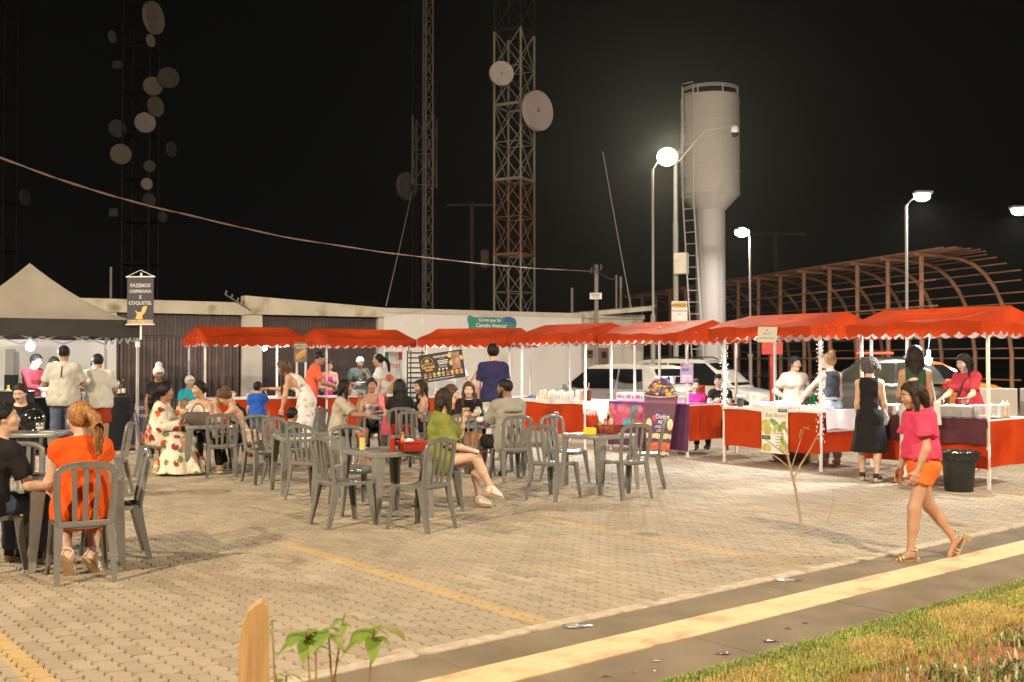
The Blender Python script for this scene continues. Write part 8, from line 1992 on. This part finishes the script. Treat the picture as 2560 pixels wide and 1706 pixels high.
# 36 walking girl
q = person('girl in a pink blouse and orange shorts walking left along the pavement', (3.40, 8.55, 0.0), 182, 1.44, 'f', 'tan', lean=3, head=(0, 16, 0), arms=(((.05, .12, -1), (.38, -.05, -1)), ((.15, -.12, -1), (.35, .1, -1))), legs=(((.30, .02, -1), (.10, .02, -1)), ((-.28, -.04, -1), (-.62, 0, -.8))), feet=((1, .05, -.12), (.45, 0, -.9)), hands=('relax', 'relax'),
       top=dict(m=M_PINK, sleeve=.62, loose=.05, sloose=.06, infl=.02, sinfl=.03, hem=-.06, fold=.012, name='blouse'), bottom=dict(kind='shorts', m=M_ORS, len=.42, loose=.03, infl=.014, rise=.8), shoes=('heel', M_GOLDS, M_GOLDS), hair=('long', 'dark', dict(L=.27, back=-.05, fl=.45)))
b = MB(); b.ball((-.045, .0, .133), (.045, .060, .020), 12, 6); b.ball((-.03, .03, .140), (.03, .03, .02), 10, 6); b.build('crown_patch', mat('tan patch', (.58, .38, .24), .5), q['root'], True, M=q['Mh'])  # tan rounded patch on top of the hair
b = MB(); N = 36; c0 = Vector(q['Pv']) + Vector((0, 0, .145)); rr = []
for k, zz in ((.80, .12), (.98, .02), (1.10, -.055), (1.16, -.10)): rr.append([c0 + Vector((.130 * k * (1 + .05 * math.sin(i * 1.9)) * math.cos(2 * math.pi * i / N), .155 * k * (1 + .05 * math.sin(i * 1.9)) * math.sin(2 * math.pi * i / N), zz + .01 * math.sin(i * 1.3))) for i in range(N)])
b.loft(rr, cap=False); b.build('blouse_hem', M_PINK, q['root'], True)
# ================================================================== FOREGROUND PLANTS
M_WOOD = mat('sawn stake wood', (.58, .37, .16), .8, .22, 1, bump=.6, bscale=1, dirt=((.44, .26, .10), .6, .55), stretch=(70, 70, 4)); M_STEM = mat('plant stem', (.36, .23, .11), .7, .2, 9)
st = thing('wooden_stake', 'pale wooden stake with a rounded top standing in the near bed', 'stake', (-.655, 2.62, -.02), R(12))
b = MB(); ol = [(-.036, 0), (.037, 0), (.039, .55), (.038, 1.0), (.035, 1.046), (.021, 1.060), (.003, 1.050), (-.013, 1.036), (-.028, 1.0), (-.036, .945), (-.038, .6)]
b.prism(ol, -.026, .026, 'y'); b.build('stake', M_WOOD, st)
M_LF = vinyl('young leaf', (.25, .40, .09), .5, .4); M_LF2 = vinyl('pale young leaf', (.36, .44, .15), .5, .4)
def leaf(b, c, d, up_, L, wd, droop=.5):
    d = Vector(d).normalized(); u = Vector(up_); s = d.cross(u).normalized(); n = s.cross(d); vs = []; N = 7
    for i in range(N + 1):
        f = i / N; w_ = wd * math.sin(math.pi * min(1, f * .96 + .04)) ** .8 * (1 - .25 * f); p = Vector(c) + d * L * f - Vector((0, 0, 1)) * droop * L * f * f
        vs += [p - s * w_ + n * w_ * .25, p, p + s * w_ + n * w_ * .25]
    b.add(vs, [(i * 3 + k, i * 3 + 3 + k, i * 3 + 4 + k, i * 3 + 1 + k) for i in range(N) for k in (0, 1)])
def sprig(label, tops, base, group='leafy sprigs by the stake'):
    t = thing('plant_sprig', label, 'plant', base, 0, group); B = Vector(base)
    for k, (px, py, Y, nl, L) in enumerate(tops):
        tip = AT(px, Y, py) - B; b = MB(); m1 = tip * .5 + Vector((.03 * math.sin(k * 2), .02, 0)); b.tube([(0, 0, 0), m1, tip], [.0048, .0038, .0026], 6); b.build('stem', M_STEM, t)
        for j in range(nl):
            b = MB(); a = j * 2.4 + k; el = -.35 + .5 * ((j * .37) % 1); rr_ = ((j * .61 + k * .3) % 1); leaf(b, tip - Vector((0, 0, .012 * (j % 3))), (math.cos(a), math.sin(a), el + .3 * rr_), (.3 * math.sin(j * 1.7), .3 * math.cos(j), 1), L * (.45 + .8 * rr_), L * (.20 + .14 * rr_), .25 + .7 * ((j * .43) % 1)); b.build('leaf', M_LF2 if (j + k) % 3 == 0 else M_LF, t, True)
sprig('leafy sprig with drooping green leaves, between the stake and the tall stem', ((765, 1580, 2.9, 9, .105), (820, 1570, 2.92, 6, .07), (790, 1600, 2.88, 4, .06)), (-.50, 2.85, -.02))
sprig('tallest thin sprig with a small leaf tuft at its tip', ((860, 1540, 3.0, 6, .055),), (-.62, 2.9, -.02))
sprig('sprig with one big hanging leaf, rightmost of the near sprigs', ((935, 1572, 2.9, 8, .115),), (-.48, 2.95, -.02))
sprig('low leafy shoot at the bottom edge right of the stake', ((715, 1690, 2.7, 4, .05), (690, 1685, 2.7, 3, .04)), (-.56, 2.7, -.02))
sprig('small green tip just right of the stake top', ((680, 1550, 2.75, 3, .03),), (-.60, 2.75, -.02))
sprig('short tip at the bottom edge under the big hanging leaf', ((838, 1700, 2.8, 3, .03),), (-.46, 2.85, -.02))
# bare sapling twig in front of the fruit poster stall
tw = thing('sapling', 'thin bare sapling with a few pale leaves in front of the poster stall', 'sapling', G(2006, 1338)); B = tw.location.copy(); Yt = B.y
W_ = lambda px, py, dy=0: AT(px, Yt + dy, py) - B
M_TWIG = mat('pale twig', (.34, .25, .15), .7, .15, 9)
for nm, pts, r_ in (('trunk', ((2006, 1338), (2000, 1290), (1988, 1220), (1974, 1160), (1962, 1110), (1950, 1065)), [.013, .013, .012, .010, .008, .005]), ('branch', ((1984, 1200), (2000, 1165), (2025, 1125), (2048, 1080)), [.010, .009, .007, .005]), ('branch', ((1972, 1168), (1950, 1150), (1928, 1135)), [.009, .007, .005]), ('branch', ((1962, 1135), (1935, 1115), (1913, 1098)), [.008, .006, .004]), ('branch', ((1980, 1165), (1995, 1120), (2010, 1075), (2026, 1064)), [.005, .004, .003, .002])):
    b = MB(); b.tube([W_(x, y, .05 * math.sin(k * 1.3)) for k, (x, y) in enumerate(pts)], r_, 6); b.build(nm, M_TWIG, tw, True)
for (px, py, d, L, w_) in ((1945, 1060, (-.3, -.2, -.4), .085, .03), (1950, 1058, (.6, -.1, -.3), .09, .032), (1955, 1062, (.75, .1, -.9), .10, .034), (2005, 1072, (-.3, 0, -.8), .07, .022), (2008, 1070, (.8, 0, .1), .07, .02)):
    b = MB(); leaf(b, W_(px, py), d, (0, 0, 1), L, w_, .5); b.build('leaf', M_LF2, tw, True)
t2_ = thing('sapling', 'single curved dry stalk on the paving right of the sapling', 'stalk', G(2068, 1305)); b = MB(); q0 = t2_.location.copy(); b.tube([AT(x, q0.y, y) - q0 for x, y in ((2068, 1305), (2080, 1270), (2084, 1240), (2081, 1222))], [.005, .004, .003, .002], 5); b.build('stalk', M_TWIG, t2_)

# ================================================================== LAMPS
# bulbs under the canopies
bulb(AT(2321, 13.95, 902), 'glaring bare bulb hanging from the rightmost canopy', 2.15, .05, 90)
tl = bulb(AT(75, 18.2, 866), 'glaring white bulb hung under the front of the tent', 2.2, .07, 110)
bulb(P1(1.48, .95, 1.90), 'bare bulb at the right end of the leftmost canopy', 2.15, .05, 90)
bulb(P2(.95, .55, 2.10), 'bare bulb under the middle of the second canopy', 2.25, .05, 60)
bulb(P3(.5, .75, 2.10), 'bare bulb under the menu banner stall canopy', 2.25, .05, 60)
bulb(P4(1.0, .50, 2.11), 'bare bulb under the snack stall canopy', 2.25, .05, 60)
bulb(P5(.9, .35, 2.11), 'bare bulb under the ball print stall canopy', 2.25, .05, 60)
bulb(P6(1.0, .35, 2.13), 'bare bulb under the poster stall canopy', 2.25, .05, 60)
COOL = (.93, .97, 1.0)
def fl_(P, x, e): return lamp_light(P(x, .22, 2.04), e, COOL, .12, P(x, -.55, 0), spread=150)  # aimed area light added under a canopy to brighten counter and paving, no fixture
def pt(p, e, r_=.06): return lamp_light(p, e, COOL, r_, kind='POINT')
pt(AT(2321, 13.95, 902) + Vector((0, 0, -.07)), 22)
pt(AT(75, 18.2, 866) + Vector((0, .1, -.10)), 170)
pt(P1(1.48, .95, 1.82), 32); pt(P2(.95, .55, 2.02), 42); pt(P3(.5, .75, 2.02), 40); fl_(P4, 1.0, 60); fl_(P5, .9, 70); fl_(P6, 1.0, 70); fl_(P7, .9, 60); pt(P4(1.0, .5, 2.03), 22); pt(P5(.9, .35, 2.03), 24); pt(P6(1.0, .35, 2.05), 24)
pt(P7(.75, .55, 2.04), 22)
bulb(P7(.75, .55, 2.12), 'second bare bulb deeper under the rightmost canopy', 2.25, .05, 60)
# street lights
WARM = (1.0, .80, .55)
lamp_light(L1 + Vector((0, -.32, -.02)), 850, (1, .90, .68), .45, (0, 2, 3), spread=178)
for l_, e in ((L2, 160), (L3, 380), (L4, 300)): lamp_light(l_ + Vector((0, 0, -.15)), e, (1, .95, .88), .35, kind='AREA', spread=165)
def lamp_post(x, y, h_, label, power, col, aim):
    t = thing('street_lamp', label, 'street lamp', (x, y, 0), 0, 'street lamps round the lot'); d = (Vector(aim) - Vector((x, y, 0))); d.z = 0; d.normalize()
    b = MB(); b.tube([(0, 0, 0), (0, 0, h_)], [.08, .05], 10); b.build('pole', M_POLE, t, True); b = MB(); b.tube([(0, 0, h_), d * .5 + Vector((0, 0, h_ + .15)), d * 1.2 + Vector((0, 0, h_ + .2))], .03, 8); b.build('arm', M_POLE, t)
    b = MB(); b.rbox(d * 1.3 + Vector((0, 0, h_ + .2)), (.5, .3, .10), .03, rz=math.atan2(d.y, d.x)); b.build('housing', M_HSG, t)
    b = MB(); b.ball(d * 1.3 + Vector((0, 0, h_ + .13)), (.18, .18, .05), 12, 6); b.build('lens', emis('lit warm lamp glass', (1, .8, .5), 25), t, True)
    lamp_light(Vector((x, y, h_ + .04)) + d * 1.3, power, col, .45, aim, spread=150)
lamp_post(-9.5, -3.5, 8.5, 'warm street lamp behind the photographer on the left', 2700, WARM, (-2.5, 11, 0))
lamp_post(7.5, -2.5, 8.0, 'warm street lamp behind the photographer on the right', 2050, WARM, (2.5, 9, 0))
lamp_post(-15.5, 9.5, 8.5, 'warm street lamp beyond the left edge of the view', 2100, (1, .86, .67), (-6, 17, 0))
lamp_post(13.0, 8.0, 8.5, 'warm street lamp beyond the right edge of the view', 1800, (1, .9, .74), (5, 20, 0))
bpy.context.view_layer.update()

hz = MB(); hz.box((0, 75, 12.0), (296, 216, 26.4)); ho = tag(hz.build('haze', bpy.data.materials.new('thin night haze')), kind='stuff')
hm_ = ho.data.materials[0]; hm_.use_nodes = True; n = hm_.node_tree.nodes; n.remove(n['Principled BSDF']); v = n.new('ShaderNodeVolumePrincipled'); v.inputs['Density'].default_value = .00036; v.inputs['Color'].default_value = (.86, .88, .80, 1); v.inputs['Anisotropy'].default_value = .78
hm_.node_tree.links.new(v.outputs[0], n['Material Output'].inputs['Volume'])
